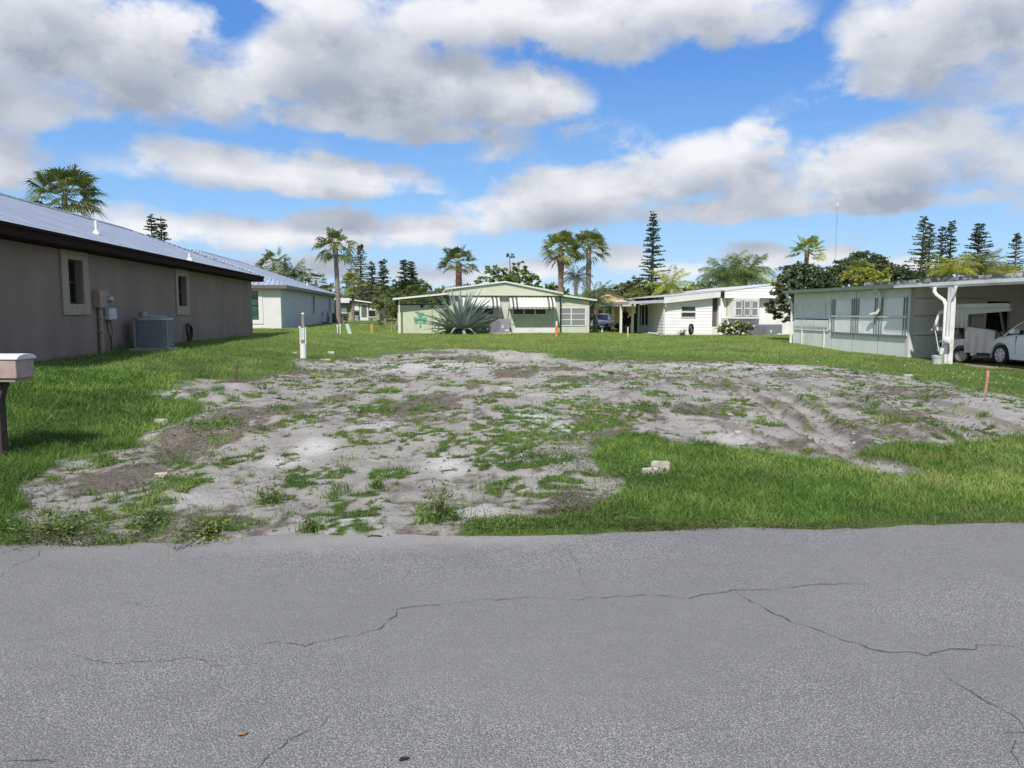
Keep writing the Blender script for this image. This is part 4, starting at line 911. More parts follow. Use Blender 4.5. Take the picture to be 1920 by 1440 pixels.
def mobile_green():
    V = 48.5; z0 = CZ - 1.44; r, o = root('green_mobile_home', 'pale green mobile home with striped metal awnings and white gable trim', 'mobile home', 5.0, V, z0)
    L_, R_ = onv(841.5, 553.8, V), onv(1047.7, 555, V); uA, uB = L_[0], R_[0]; zs = (L_[1] + R_[1]) / 2
    Lt, Rt, Pk = onv(841.5, 543, V)[1], onv(1047.7, 551, V)[1], onv(945.7, 530, V); Dp = 15.0
    g = [(uA - .1, zs), (uB + .1, zs), (uB + .1, Rt), (Pk[0], Pk[1]), (uA - .1, Lt)]
    b = B(o); ribs(b, g, V - .35, .145, .03, .012); b.add([(g[0][0], V - .35, zs), (g[1][0], V - .35, zs), (g[1][0], V, zs), (g[0][0], V, zs)], [(0, 1, 2, 3)])
    b.build('gable', M_green, r)
    # roof slabs and their white edge
    b = B(o); th = .09
    for P, Q in (((uA - .22, Lt - .02), Pk), (Pk, (uB + .22, Rt - .02))):
        b.prism([P, Q, (Q[0], Q[1] + th), (P[0], P[1] + th)], V - .5, V + Dp, 'y')
    b.build('roof', M_white, r)
    wl = [(uA, z0 - .3), (uB, z0 - .3), (uB, zs), (uA, zs)]
    b = B(o); b.box(uA, uB, V, V + Dp, z0 - .3, zs); ribs(b, [(uA, z0), (uB, z0), (uB, zs), (uA, zs)], V - .003, .30, .02, .008); b.build('wall', M_green2, r)
    a, c, d, e = pv(962, 614.5, 1041, 625, V); B(o).box(a, c, V - .03, V - .012, z0 - .1, e).build('skirting', M_white, r)
    # windows in a shaded recess strip under the awnings
    for (x0, y0, x1, y1, n) in ((864, 577, 926, 590, 3), (961.5, 577, 1024, 590.5, 3)):
        a, c, d, e = pv(x0, y0, x1, y1, V); e += .75; fr = B(o); w = (c - a) / n
        for i in range(n + 1): fr.box(a + i * w - .04, a + i * w + .04, V - .05, V - .012, d, e)
        for i in range(n): fr.box(a + i * w + .04, a + (i + 1) * w - .04, V - .048, V - .012, d - .02, d + .05); fr.box(a + i * w + .04, a + (i + 1) * w - .04, V - .048, V - .012, e - .05, e)
        win = fr.build('window', M_white, r); B(o).box(a + .04, c - .04, V - .025, V - .013, d + .05, e - .05).build('pane', mat('dark_screened_glass', (.045, .040, .038), .4, var=.5, scale=.8), win)
    # striped clamshell awnings
    for (x0, y0, x1, y1) in ((864, 557, 936.5, 577.6), (956, 557, 1039.7, 579.2)):
        Va = V - 1.05; a, _ = onv(x0, 570, V - .5); c, _ = onv(x1, 570, V - .5); _, zt = onv((x0 + x1) / 2, y0, V - .02); _, zb = onv((x0 + x1) / 2, y1, Va)
        prof = [(V - .02, zt), (V - .35, zt - .06), (V - .72, zt - .25), (Va, zb + .12), (Va, zb)]
        st = [[], []]; u = a; i = 0; n = int((c - a) / .12); w = (c - a) / n
        ws, bs_ = B(o), B(o)
        for i in range(n):
            dk = (i in (1, 3) and x0 > 900) or i in (n - 2, n - 4)
            off = .02 if i % 2 else 0.0; q = bs_ if dk else ws
            top = [(y, z + off) for y, z in prof]; bot = [(y + .0, z + off - .02) for y, z in reversed(prof)]
            q.prism(top + bot, a + i * w, a + (i + 1) * w, 'x')
        aw = ws.build('awning', mat('awning_cream', (.56, .585, .52), .6, var=.08, scale=6, stretch=(4, 1, 1)), r); bs_.build('stripe', mat('awning_stripe', (.10, .10, .105), .5), aw)
        sd = B(o)
        for u in (a - .012, c): sd.prism([(V - .02, zt - .03), (V - .35, zt - .09), (V - .72, zt - .28), (Va, zb + .10), (Va, zb), (V - .02, zb)], u, u + .012, 'x')
        sd.build('side_panel', M_white, aw)
        b = B(o); [b.tube([(u, Va + .03, zb + .03), (u, V - .02, zb - .9)], .015, 5) for u in (a + .1, c - .1)]; b.build('brace', M_galv, aw)
    # lean-to on the right
    uC = onv(1105, 600, V)[0]; zl, zr = onv(1047.7, 556.5, V)[1], onv(1105, 564.5, V)[1]
    b = B(o); P = [(uB + .02, z0 - .3), (uC, z0 - .3), (uC, zr), (uB + .02, zl)]; b.prism(P, V + .02, V + 10, 'y'); b.build('porch_wall', M_green2, r)
    uD, zd = onv(1117.6, 565, V); b = B(o); b.prism([(uB - .0, zl + .05), (uD, zd + .02), (uD, zd + .12), (uB - .0, zl + .17)], V - .30, V + 10.3, 'y'); b.build('porch_roof', mat('pale_green_trim', (.55, .62, .50), .5), r)
    a, c, d, e = pv(1044, 577.6, 1098, 610.4, V); b = B(o); f = .07; mid = (a + c) / 2 + .0; a = max(a, uB + .06)
    for x in (a, mid, c): b.box(x - f / 2, x + f / 2, V - .03, V + .018, d, e)
    for k in range(4):
        z = d + (e - d) * k / 3
        for q0, q1 in ((a + f / 2, mid - f / 2), (mid + f / 2, c - f / 2)): b.box(q0, q1, V - .028, V + .018, z - f / 3, z + f / 3)
    win = b.build('window', M_white, r); B(o).box(a, c, V - .005, V + .019, d, e).build('pane', M_blind, win)
    b = B(o); b.tube([(onv(1116, 568, V)[0], V - .2, zd), (onv(1107, 577, V)[0], V + .1, zd - .45), (onv(1106.5, 577, V)[0], V + .1, z0)], .05, 6); x = uB + .05; b.tube([(x, V - .3, zs), (x, V - .3, z0)], .04, 6); b.build('downspout', M_black, r)
    # carport roof and shed on the left
    P0, P1 = onv(737, 562, V), onv(834.6, 552, V); b = B(o); b.prism([(P0[0], P0[1] - .02), (P1[0] + .15, P1[1] - .02), (P1[0] + .15, P1[1] + .09), (P0[0], P0[1] + .09)], V - .6, V + 9, 'y'); b.build('carport_roof', M_white, r)
    b = B(o); [b.box(x, x + .08, y, y + .08, z0 - .1, P0[1] - .02) for x, y in ((P0[0] + .35, V - .3), (P0[0] + .35, V + 4), (P0[0] + .35, V + 8.5))]; b.build('carport_post', M_white, r)
    a, c, d, e = pv(745, 571, 836, 620, V); b = B(o); ribs(b, [(a, z0 - .1), (c, z0 - .1), (c, e), (a, e)], V + .1, .42, .02, .008); b.box(a, c, V + .101, V + 3.2, z0 - .3, e); sh = b.build('shed_wall', mat('cream_green_wall', (.50, .54, .40), .6, var=.06, dirt=(.40, .43, .31), dscale=.8), r)
    b = B(o); b.box(a - .05, c, V + .04, V + 3.3, e, e + .06); b.box(a, c, V + .085, V + .1, e - .04, e); b.build('shed_roof', mat('dark_trim', (.08, .08, .08), .6), sh)
    # painted shamrock
    cu, cz = onv(788, 598, V); b = B(o); rd = .155
    pts = []
    def heart(ang):
        out = []
        for t in np.linspace(0, 2 * math.pi, 18, endpoint=False):
            hx = 16 * math.sin(t) ** 3 / 17; hy = (13 * math.cos(t) - 5 * math.cos(2 * t) - 2 * math.cos(3 * t) - math.cos(4 * t)) / 17 + 1
            hx *= .25; hy = hy * .25; a_ = R(ang); out.append((cu + hx * math.cos(a_) - hy * math.sin(a_), cz + hx * math.sin(a_) + hy * math.cos(a_)))
        return out
    for i, a_ in enumerate((0, 108, -108)): b.prism(heart(a_), V + .078 - .001 * i, V + .088, 'y')
    b.prism([(cu - .03, cz - .05), (cu + .03, cz - .05), (cu + .06, cz - .55), (cu - .07, cz - .55)], V + .074, V + .088, 'y'); sm = b.build('shamrock', mat('shamrock_green', (.11, .38, .26), .6, var=.15), sh)
    b = B(o); cl = mat('shamrock_vein', (.04, .16, .10), .6)
    for a_ in (90, 198, -18): b.tube([(cu, V + .072, cz), (cu + .4 * math.cos(R(a_)), V + .072, cz + .4 * math.sin(R(a_)))], .012, 4)
    b.build('vein', cl, sm)
    x, z = onv(791, 574, V); b = B(o); b.box(x - .09, x + .09, V + .04, V + .09, z - .08, z + .06); b.build('vent', M_dark, sh); x, z = onv(782, 585, V); B(o).box(x - .12, x + .12, V + .07, V + .09, z - .04, z + .03).build('plaque', M_tan, sh)
    b = B(o); a, _ = onv(950, 600, V); b.tube([(a + .2, V - .02, zs - .1), (onv(952, 600, V)[0], V - .03, z0 + .95), (onv(957, 600, V)[0], V - .03, z0 + .6), (onv(959, 600, V)[0], V - .03, z0)], .02, 5); b.build('cable', M_black, r)
mobile_green()

def hvac(x0, y0, x1, y1, V, label, col, dep=.8):
    a, c, d, e = pv(x0, y0, x1, y1, V); r, o = root('heat_pump', label, 'heat pump', (a + c) / 2, V, d)
    m = mat('hvac_%s' % label[:4], col, .5, var=.06); B(o).box(a, c, V, V + dep, d, e).build('cabinet', m, r, bevel=.02)
    b = B(o); w = (c - a) * .46; n = 9
    for i in range(n): x = a + .05 + w * i / n; b.box(x, x + w / n * .45, V - .012, V - .003, d + .08, e - .06)
    b.build('louvre', mat('louvre_dark', [k * .45 for k in col], .6), r); B(o).box(c - .30, c - .06, V - .01, V - .003, d + .05, d + .13).build('label_plate', M_white, r)
    B(o).box(a - .1, c + .1, V - .1, V + dep + .1, d - .15, d - .002).build('pad', M_concrete, r); B(o).box(a + .01, c - .01, V + .01, V + dep - .01, e + .002, e + .03).build('top_panel', m, r)
    b = B(o); xx = a + (c - a) * .6; b.box(xx, xx + .08, V - .03, V - .003, (d + e) / 2 - .15, (d + e) / 2 + .02); b.build('access_cover', M_white, r)
hvac(919.4, 599, 956, 622, 47.2, 'lilac-grey heat pump in front of the green mobile home', (.25, .24, .30))
hvac(1411, 609.5, 1467, 629, 45.0, 'slate grey packaged heat pump beside the white mobile home', (.16, .18, .20))
# lamp post by the shed
a, z = onv(810.5, 618, 47.6); lp = thing('lamp_post', 'thin grey lamp post beside the shamrock shed', 'lamp', tuple(H(a, 47.6, z)), TH)
zt = onv(810.5, 577, 47.6)[1] - z; B().tube([(0, 0, -.2), (0, 0, zt)], .025, 6).build('pole', M_galv, lp); b = B(); b.lathe([(.04, zt), (.11, zt + .05), (.10, zt + .12), (.03, zt + .16)], (0, 0, 0), 8); b.tube([(0, 0, zt), (-.2, 0, zt + .05), (-.26, 0, zt - .12)], .03, 5); b.build('lamp_head', M_dark, lp)

def mobile_white():
    V = 46.1; z0 = CZ - 1.5; r, o = root('white_mobile_home', 'white lap-sided mobile home with bay window and sloping carport roof', 'mobile home', 20.0, V, z0)
    X = lambda px, py, VV=V: onv(px, py, VV)
    # sloping wing
    c0 = X(1245, 600)[0]; c1 = X(1335, 600)[0]; zl = X(1245, 569)[1]; zr = X(1335, 556)[1]
    b = B(o); P = [(c0, z0 - .1), (c1, z0 - .1), (c1, zr), (c0, zl)]; lap(b, P, V, .2, .02); b.prism([(c0 + .01, z0 - .3), (c1 - .01, z0 - .3), (c1 - .01, zr - .01), (c0 + .01, zl - .01)], V + .002, V + 3.5, 'y')
    # left side face, horizontal laps turned 90 degrees
    z = z0 - .1
    while z < zl: t = min(z + .2, zl); b.add([(c0 - .02, V, z), (c0 - .02, V + 3.5, z), (c0, V + 3.5, t), (c0, V, t)], [(0, 1, 2, 3)]); b.add([(c0, V, z), (c0, V + 3.5, z), (c0 - .02, V + 3.5, z), (c0 - .02, V, z)], [(0, 1, 2, 3)]); z = t
    b.build('wing_wall', mat('white_siding', (.80, .79, .78), .5, var=.03, dirt=(.66, .67, .66), dscale=.6, dlo=.55, dhi=.85), r)
    b = B(o); b.box(c0 - .05, c0 + .05, V - .04, V - .021, z0, zl); b.build('corner_trim', M_white, r)
    # wing roof with deep fascia
    A0, A1 = X(1241, 569), X(1353, 557.5); T0, T1 = X(1241, 557), X(1353, 546.5); b = B(o)
    b.prism([A0, (c1 + .35, A1[1]), (c1 + .35, T1[1]), (A0[0], T0[1])], V - .45, V - .40, 'y'); b.build('wing_fascia', M_white, r)
    b = B(o); b.prism([(A0[0], T0[1]), (c1 + .35, T1[1]), (c1 + .35, T1[1] + .04), (A0[0], T0[1] + .04)], V - .47, V + 12, 'y'); b.build('wing_roof', mat('dull_white_roof', (.50, .52, .54), .6, var=.1, dirt=(.34, .35, .36), dscale=.5), r)
    b = B(o); b.prism([(A0[0], A0[1] + .02), (c1 + .35, A1[1] + .02), (c1 + .35, A1[1] + .06), (A0[0], A0[1] + .06)], V - .40, V + 12, 'y'); b.build('soffit', M_white, r)
    # main part
    m0 = X(1347, 600)[0]; m1 = X(1500, 600)[0] + 1.2; zs = X(1400, 559)[1]
    b = B(o); b.box(m0, m1, V, V + 12, z0 - .3, zs); b.build('wall', mat('white_panel', (.77, .765, .755), .6, var=.04, dirt=(.6, .61, .6), dscale=.6), r)
    pk = X(1453, 533.5); gl = X(1353, 546); gr = (m1 + .3, pk[1] - (m1 - pk[0]) * .13)
    b = B(o); g = [(gl[0], zs), (m1 + .3, zs), gr, pk, gl]; lap(b, g, V - .5, .2, .02); b.add([(gl[0], V - .5, zs), (m1 + .3, V - .5, zs), (m1 + .3, V, zs), (gl[0], V, zs)], [(0, 1, 2, 3)]); b.build('gable', mat('white_siding'), r)
    b = B(o); b.prism([(gl[0], gl[1]), pk, (pk[0], pk[1] + .08), (gl[0], gl[1] + .08)], V - .55, V + 12, 'y'); b.prism([pk, gr, (gr[0], gr[1] + .08), (pk[0], pk[1] + .08)], V - .55, V + 12, 'y'); b.build('roof', M_white, r)
    # recessed screened gap between wing and main part
    a, c, d, e = pv(1334, 556, 1347, 612.5, V); B(o).box(c1, m0, V + .3, V + .32, d, zs).build('screen', mat('brown_screen', (.11, .095, .085), .8), r); B(o).box(c1, m0, V - .01, V + .1, z0 - .1, d).build('kick_panel', M_white, r)
    # wing window
    a, c, d, e = pv(1278, 575.5, 1303.5, 594, V); f = .05; b = B(o); b.box(a - f, a, V - .05, V - .021, d - f, e + f); b.box(c, c + f, V - .05, V - .021, d - f, e + f); b.box(a, c, V - .05, V - .021, e, e + f); b.box(a, c, V - .06, V - .021, d - f, d); b.box(a, c, V - .05, V - .021, (d + e) / 2 - .05, (d + e) / 2 + .05)
    w = b.build('window', M_white, r); B(o).box(a, c, V - .03, V - .0215, d, e).build('pane', mat('smoked_glass', (.05, .047, .045), .3, var=.3), w)
    # bay window
    a, c, d, e = pv(1367.5, 562.5, 1430, 594.5, V - .4); out = V - .55; sh = .28; pl = [(a, V), (a + sh, out), (c - sh, out), (c, V)]; b = B(o)
    b.prism([(x, y) for x, y in pl], d - .10, d - .002, 'z'); b.prism([(x, y) for x, y in pl], e, e + .14, 'z'); b.prism([(a + .02, V), (a + sh, out + .03), (c - sh, out + .03), (c - .02, V)], d, e, 'z'); bay = b.build('bay_window', M_white, r)
    W3 = [(a + sh + .1, a + sh + .62), ((a + c) / 2 - .30, (a + c) / 2 + .30), (c - sh - .58, c - sh - .12)]
    for q0, q1 in W3:
        pn = B(o).box(q0, q1, out + .01, out + .029, d + .12, e - .10).build('pane', M_blind, bay); 
    b = B(o)
    for q0, q1 in W3:
        for t in ((q0 - .05, q0, d + .07, e - .05), (q1, q1 + .05, d + .07, e - .05), (q0, q1, d + .07, d + .12), (q0, q1, e - .10, e - .05), (q0, q1, (d + e) / 2 - .03, (d + e) / 2 + .03)): b.box(t[0], t[1], out - .02, out + .028, t[2], t[3])
    b.build('sash', M_white, bay); a2, c2, d2, e2 = pv(1362, 564, 1367, 592.5, V); B(o).box(a2, c2, V - .04, V - .002, d2, e2).build('shutter', mat('tan_shutter', (.48, .38, .22), .6), r)
    a, c, d, e = pv(1352.5, 596, 1363.5, 609, V); mb = B(o).box(a, c, V - .15, V - .002, d, e).build('meter_box', mat('meter_grey', (.42, .44, .44), .5), r, bevel=.01); B(o).lathe([(.08, 0), (.08, -.06), (.05, -.08)], ((a + c) / 2, V - .15, (d + e) / 2), 12, 'y').build('meter', M_dark, mb)
    # screened porch and low porch roof running left
    p0, p1 = X(1195.5, 600, V + 3.5)[0], c0 - .02; zp = X(1205, 571.5, V + 3.5)[1]; zk = X(1205, 609.5, V + 3.5)[1]; b = B(o)
    b.box(p0, p1, V + 3.5, V + 3.55, z0 - .2, zk); b.build('porch_panel', mat('porch_panel', (.48, .50, .54), .6), r)
    B(o).box(p0 + .1, p1, V + 3.54, V + 3.56, zk, zp).build('porch_screen', M_screen, r); b = B(o)
    for k, x in enumerate((p0, p0 + .32 * (p1 - p0), p0 + .66 * (p1 - p0))): b.box(x, x + (.12 if k == 0 else .04), V + 3.44, V + 3.5, z0 - .2 if k == 0 else zk, zp)
    b.build('porch_frame', M_white, r)
    q0 = X(1163, 600, V + 3)[0]; zc = X(1200, 571, V + 1)[1]; b = B(o); b.prism([(q0 - .3, zc + .02), (A0[0] + .3, zc + .10), (A0[0] + .3, zc + .30), (q0 - .3, zc + .18)], V - .2, V + 11, 'y'); b.build('porch_roof', mat('grey_porch_roof', (.40, .43, .47), .5, var=.1), r)
    b = B(o)
    for px in (1164.5, 1186.5): x = X(px, 600, V + 2)[0]; b.box(x - .07, x + .07, V + 2, V + 2.14, z0 - .2, zc + .03)
    b.build('carport_post', M_white, r)
    b = B(o); b.tube([(A0[0] + .1, V - .3, A0[1] + .1), (A0[0] + .15, V - .32, A0[1] - .15), (c0 - .02, V - .07, A0[1] - .35), (c0 - .02, V - .07, z0)], .045, 6); b.build('downspout', M_white, r)
mobile_white()

def building_right():
    U = 16.4; vn_, vf = 23.9, 32.0; z0 = .0; r, o = root('carport_annexe', 'low white panelled annexe with rail-mounted storm shutters and carport roof on the right', 'annexe', U, vn_, z0)
    zt = 2.42
    wallm = mat('annexe_panel', (.83, .82, .82), .6, var=.05, scale=.9, dirt=(.72, .74, .72), dscale=.8, dlo=.5, dhi=.8); lowm = mat('annexe_lower_panel', (.70, .73, .68), .65, var=.06, scale=.8, dirt=(.58, .63, .54), dscale=.9, dlo=.5, dhi=.72, stretch=(1, 1, .4))
    zb1 = lambda v: -.35
    zsh = onu(1600, 624, U)[1]
    b = B(o); b.box(U, U + .1, vn_ + .12, vf, zsh, zt + .05); b.prism([(U, -.4), (U + 5, -.4), (U + 5, zt + .40), (U, zt + .04)], vf, vf + .1, 'y'); b.build('wall', wallm, r)
    b = B(o); b.box(U - .004, U + .1, vn_ + .12, vf, -.5, zsh - .004); b.build('lower_wall', lowm, r)
    b = B(o)
    for px in (1560, 1600, 1647): v, _ = onu(px, 640, U); b.box(U - .02, U - .0045, v - .012, v + .012, -.3, zsh)
    for px in (1560, 1606, 1653): v, _ = onu(px, 555, U); b.box(U - .012, U - .0005, v - .012, v + .012, zsh, zt)
    b.build('panel_seam', mat('seam_strip', (.40, .44, .43), .6), r)
    # corner trim
    a, c, d, e = pu(1699, 560, 1708, 670, U); B(o).box(U - .03, U + .12, vn_ - .02, vn_ + .12, -.4, zt).build('corner_trim', M_white, r)
    # storm shutters hung on rails
    sm_ = mat('shutter_sheet', (.82, .83, .84), .45, var=.06, scale=1.5, bump=.5, bscale=3, bdist=.06); rm = mat('shutter_rail', (.20, .23, .22), .5)
    zt_s, zm_s, zb_s = onu(1630, 560, U - .05)[1], onu(1630, 592.5, U - .05)[1], onu(1630, 625.5, U - .05)[1]
    for x0, x1, n in ((1560, 1603, 1), (1604, 1647, 2), (1648, 1702, 3)):
        va, vb = onu(x0, 600, U - .05)[0], onu(x1, 600, U - .05)[0]; va, vb = min(va, vb), max(va, vb)
        b = B(o); b.box(U - .05, U - .03, va + .02, vb - .02, zm_s + .02, zt_s); b.box(U - .055, U - .035, va + .02, vb - .02, zb_s, zm_s - .02); sh = b.build('storm_shutter', sm_, r)
        b = B(o); w = vb - va
        for q in (va + .06, va + .20, vb - .06, vb - .20): b.box(U - .085, U - .056, q - .022, q + .022, zb_s - .03, zt_s + .02)
        b.box(U - .085, U - .03, va, vb, zb_s - .05, zb_s - .01); b.build('rail', rm, sh)
        b = B(o); b.box(U - .10, U - .087, va, vb, zm_s - .05, zm_s + .02); b.build('cross_rail', M_white, sh)
    # window bay at the far end with fringe
    va, vb = onu(1556, 600, U)[0], onu(1492, 600, U)[0]; zt_w, zf0, zf1 = onu(1520, 568, U)[1], onu(1520, 599, U)[1], onu(1520, 617, U)[1]
    b = B(o); b.box(U - .02, U - .001, va, vb, zf0, zt_w); win = b.build('window', mat('curtained_window', (.66, .68, .69), .4, var=.08, scale=2), r)
    b = B(o); b.box(U - .05, U - .021, va, vb, zt_w - .0, zt_w + .05)
    for px in (1493.5, 1506, 1548, 1558): v = onu(px, 590, U)[0]; b.box(U - .055, U - .021, v - .035, v + .035, -.2 if px in (1506, 1548) else zf1, zt_w)
    b.box(U - .05, U - .021, va, vb, zf1 - .05, zf1); b.build('frame', M_whitemetal, win)
    b = B(o); n = 16
    for i in range(n):
        v = va + (vb - va) * i / n; w = (vb - va) / n; b.prism([(v, zf0), (v + w, zf0), (v + w * .8, zf1 + .12), (v + w * .5, zf1 + .04), (v + w * .2, zf1 + .12)], U - .075, U - .06, 'x')
    b.build('fringe', mat('fringe_cloth', (.70, .71, .70), .8, var=.1), win)
    b = B(o); b.box(U - .078, U - .05, va, vb, zf0 - .01, zf0 + .03); b.build('fringe_rod', M_dark, win)
    # gutter, roof
    ug = 15.95; zg_ = onu(1560, 540, ug)[1]; b = B(o); b.prism([(ug, zt + .03), (ug + .13, zt + .03), (ug + .13, zt + .14), (ug - .03, zt + .16)], vn_ - 1.0, vf + .3, 'y'); b.build('gutter', mat('grey_gutter', (.27, .30, .29), .5, var=.1), r)
    b = B(o); b.prism([(ug + .13, zt + .02), (U + 6, zt + .10), (U + 6, zt + .16), (ug + .13, zt + .08)], vn_ + .13, vf + .3, 'y'); b.build('roof', mat('stained_roof', (.40, .42, .41), .7, var=.15, dirt=(.07, .07, .065), dscale=2.2, dlo=.48, dhi=.62), r)
    # upper roof edge, grimy
    ur = 18.2; vend = onu(1622, 530, ur)[0]; z1 = onu(1622, 532, ur)[1]; b = B(o); b.prism([(ur, z1 - .22), (ur + 5, z1 + .1), (ur + 5, z1 + .18), (ur, z1 + .02)], 15, vend, 'y'); b.build('upper_roof', mat('stained_roof'), r)
    b = B(o); b.box(ur - .03, ur - .002, 15, vend, z1 - .08, z1 + .04); b.build('roof_edge', mat('grimy_edge', (.55, .57, .56), .6, var=.2, dirt=(.05, .05, .045), dscale=3.0, dlo=.34, dhi=.52, stretch=(1, 1, 1)), r)
    # front wall under the carport
    fw = mat('carport_wall', (.86, .82, .74), .7, var=.05, dirt=(.76, .72, .65), dscale=1); V = vn_; zt2 = zt + .35; uc = 15.7; zc = onu(1744, 540, uc)[1]
    a, c, d, e = pv(1850, 565, 1894, 622, V); ue = c + .7
    b = B(o); zr_ = lambda u: zc + .055 + .34 * (u - uc - .12) / (ue + 1 - uc - .12)
    for q0, q1, lo_ in ((U + .12, a, -.4), (a, c, e), (c, ue, -.4)): b.prism([(q0, lo_), (q1, lo_), (q1, zr_(q1)), (q0, zr_(q0))], V, V + .1, 'y')
    b.box(a, c, V, V + .1, -.4, d); b.build('front_wall', fw, r)
    B(o).box(a, c, V + .08, V + .09, d, e).build('window', M_dark, r)
    b = B(o); t = .06; [b.box(*q) for q in ((a - t, a, V - .03, V - .002, d - t, e + t), (c, c + t, V - .03, V - .002, d - t, e + t), (a, c, V - .03, V - .002, e, e + t), (a, c, V - .03, V - .002, d - t, d))]; b.build('window_frame', fw, r)
    b = B(o)
    for py in (559, 592, 628): _, z = onv(1760, py, V); b.box(U + .15, a - .1, V - .02, V - .002, z - .012, z + .012)
    b.build('wall_batten', M_galv, r)
    # ribbed side wall of the home running towards the road
    b = B(o); ribs(b, [(14, -.3), (V, -.3), (V, zt2), (14, zt2)], 0, .2, .06, .03, mapf=lambda x, y, z: (ue + y, x, z)); b.build('side_wall', mat('ribbed_wall', (.72, .72, .66), .6, var=.05), r)
    # carport roof: white beam, ceiling
    uc = 15.7; zc = onu(1744, 540, uc)[1]; zc1 = onu(1744, 531.5, uc)[1]; v1 = onu(1744, 535, uc)[0]
    b = B(o); b.box(uc, uc + .12, 16.0, v1, zc, zc1); b.box(uc - .04, uc, 16.0, v1, zc1 - .08, zc1 + .02); b.box(uc - .015, uc - .001, 16.0, v1, zc + .03, zc + .06); bm_ = b.build('carport_beam', M_whitemetal, r)
    b = B(o); b.prism([(uc + .12, zc + .06), (ue + 1, zc + .40), (ue + 1, zc + .48), (uc + .12, zc + .14)], 16.0, V + .12, 'y') ; b.build('carport_roof', mat('carport_ceiling', (.65, .66, .64), .6, var=.06), r)
    b = B(o)
    for px0, px1, dv in ((1770.5, 1784, 0),):
        p0 = onu(1775, 683, uc); 
    vp = onu(1777, 640, uc)[0]
    b.box(uc - .02, uc + .13, vp - .10, vp + .10, -.2, zc); b.build('carport_post', M_whitemetal, r, bevel=.012)
    b = B(o); b.box(uc, uc + .12, 16.2, 16.4, -.2, zc); b.build('carport_post', M_whitemetal, r)
    # branching downpipes wrapped round the post
    v2 = onu(1757, 548, uc)[0]; v3 = onu(1797, 548, uc)[0]; b = B(o)
    b.tube([(uc - .08, v2, zc + .02), (uc - .09, v2, zc - .12), (uc - .09, v2 - .1, zc - .22), (uc - .09, vp + .14, zc - .40), (uc - .09, vp + .05, zc - .55), (uc - .09, vp + .04, -.05)], .055, 8); b.tube([(uc - .08, v3, zc + .02), (uc - .09, v3 + .05, zc - .15), (uc - .09, vp - .10, zc - .42), (uc - .09, vp - .06, -.05)], .05, 8); b.build('downspout', M_whitemetal, r, smooth=True)
    # mid-wall downspout with kicked elbow, and the one at the far corner
    vd, zd = onu(1652, 546, U - .12); ze_ = onu(1650, 583, U - .12)[1]; b = B(o); b.tube([(ug + .05, vd, zt + .05), (U - .13, vd, zt - .12), (U - .15, vd, ze_ + .05), (U - .20, vd + .08, ze_ - .08), (U - .22, vd + .42, ze_ - .14)], .06, 8); b.build('downspout', M_whitemetal, r, smooth=True)
    vd = vf + .05; b = B(o); b.tube([(ug + .05, vd - .1, zt + .05), (ug + .1, vd, zt - .12), (U - .12, vd, zt - .4), (U - .12, vd, .12), (U - .35, vd + .1, -.02), (U - .75, vd + .4, -.05 + .12)], .055, 8); b.build('downspout', M_whitemetal, r, smooth=True)
    # round lamp on the post
    l, z = onu(1776, 639, uc - .2); lr = thing('security_lamp', 'round white lamp strapped to the carport column', 'lamp', tuple(H(uc - .2, l, z)), TH)
    B().lathe([(.02, -.16), (.09, -.15), (.13, -.05), (.13, .04), (.10, .10), (.05, .12)], (0, 0, 0), 14, 'y').build('housing', M_white, lr, smooth=True); B().tube([(0, .05, 0), (.1, 0, .08)], .03, 6).build('bracket', M_dark, lr)
    # driveway slab
    b = B(); P = [H(15.75, 4.0), H(28, 4.0), H(28, 23.95), H(15.75, 23.95)]
    b.add([(p.x, p.y, .045) for p in P] + [(p.x, p.y, -.3) for p in P], [(0, 1, 2, 3), (0, 4, 5, 1), (1, 5, 6, 2), (2, 6, 7, 3), (3, 7, 4, 0)]); d_ = b.build('driveway', mat('driveway', (.30, .21, .17), .9, var=.2, scale=3, dirt=(.19, .15, .13), dscale=1), None); tag(d_, kind='structure')
building_right()

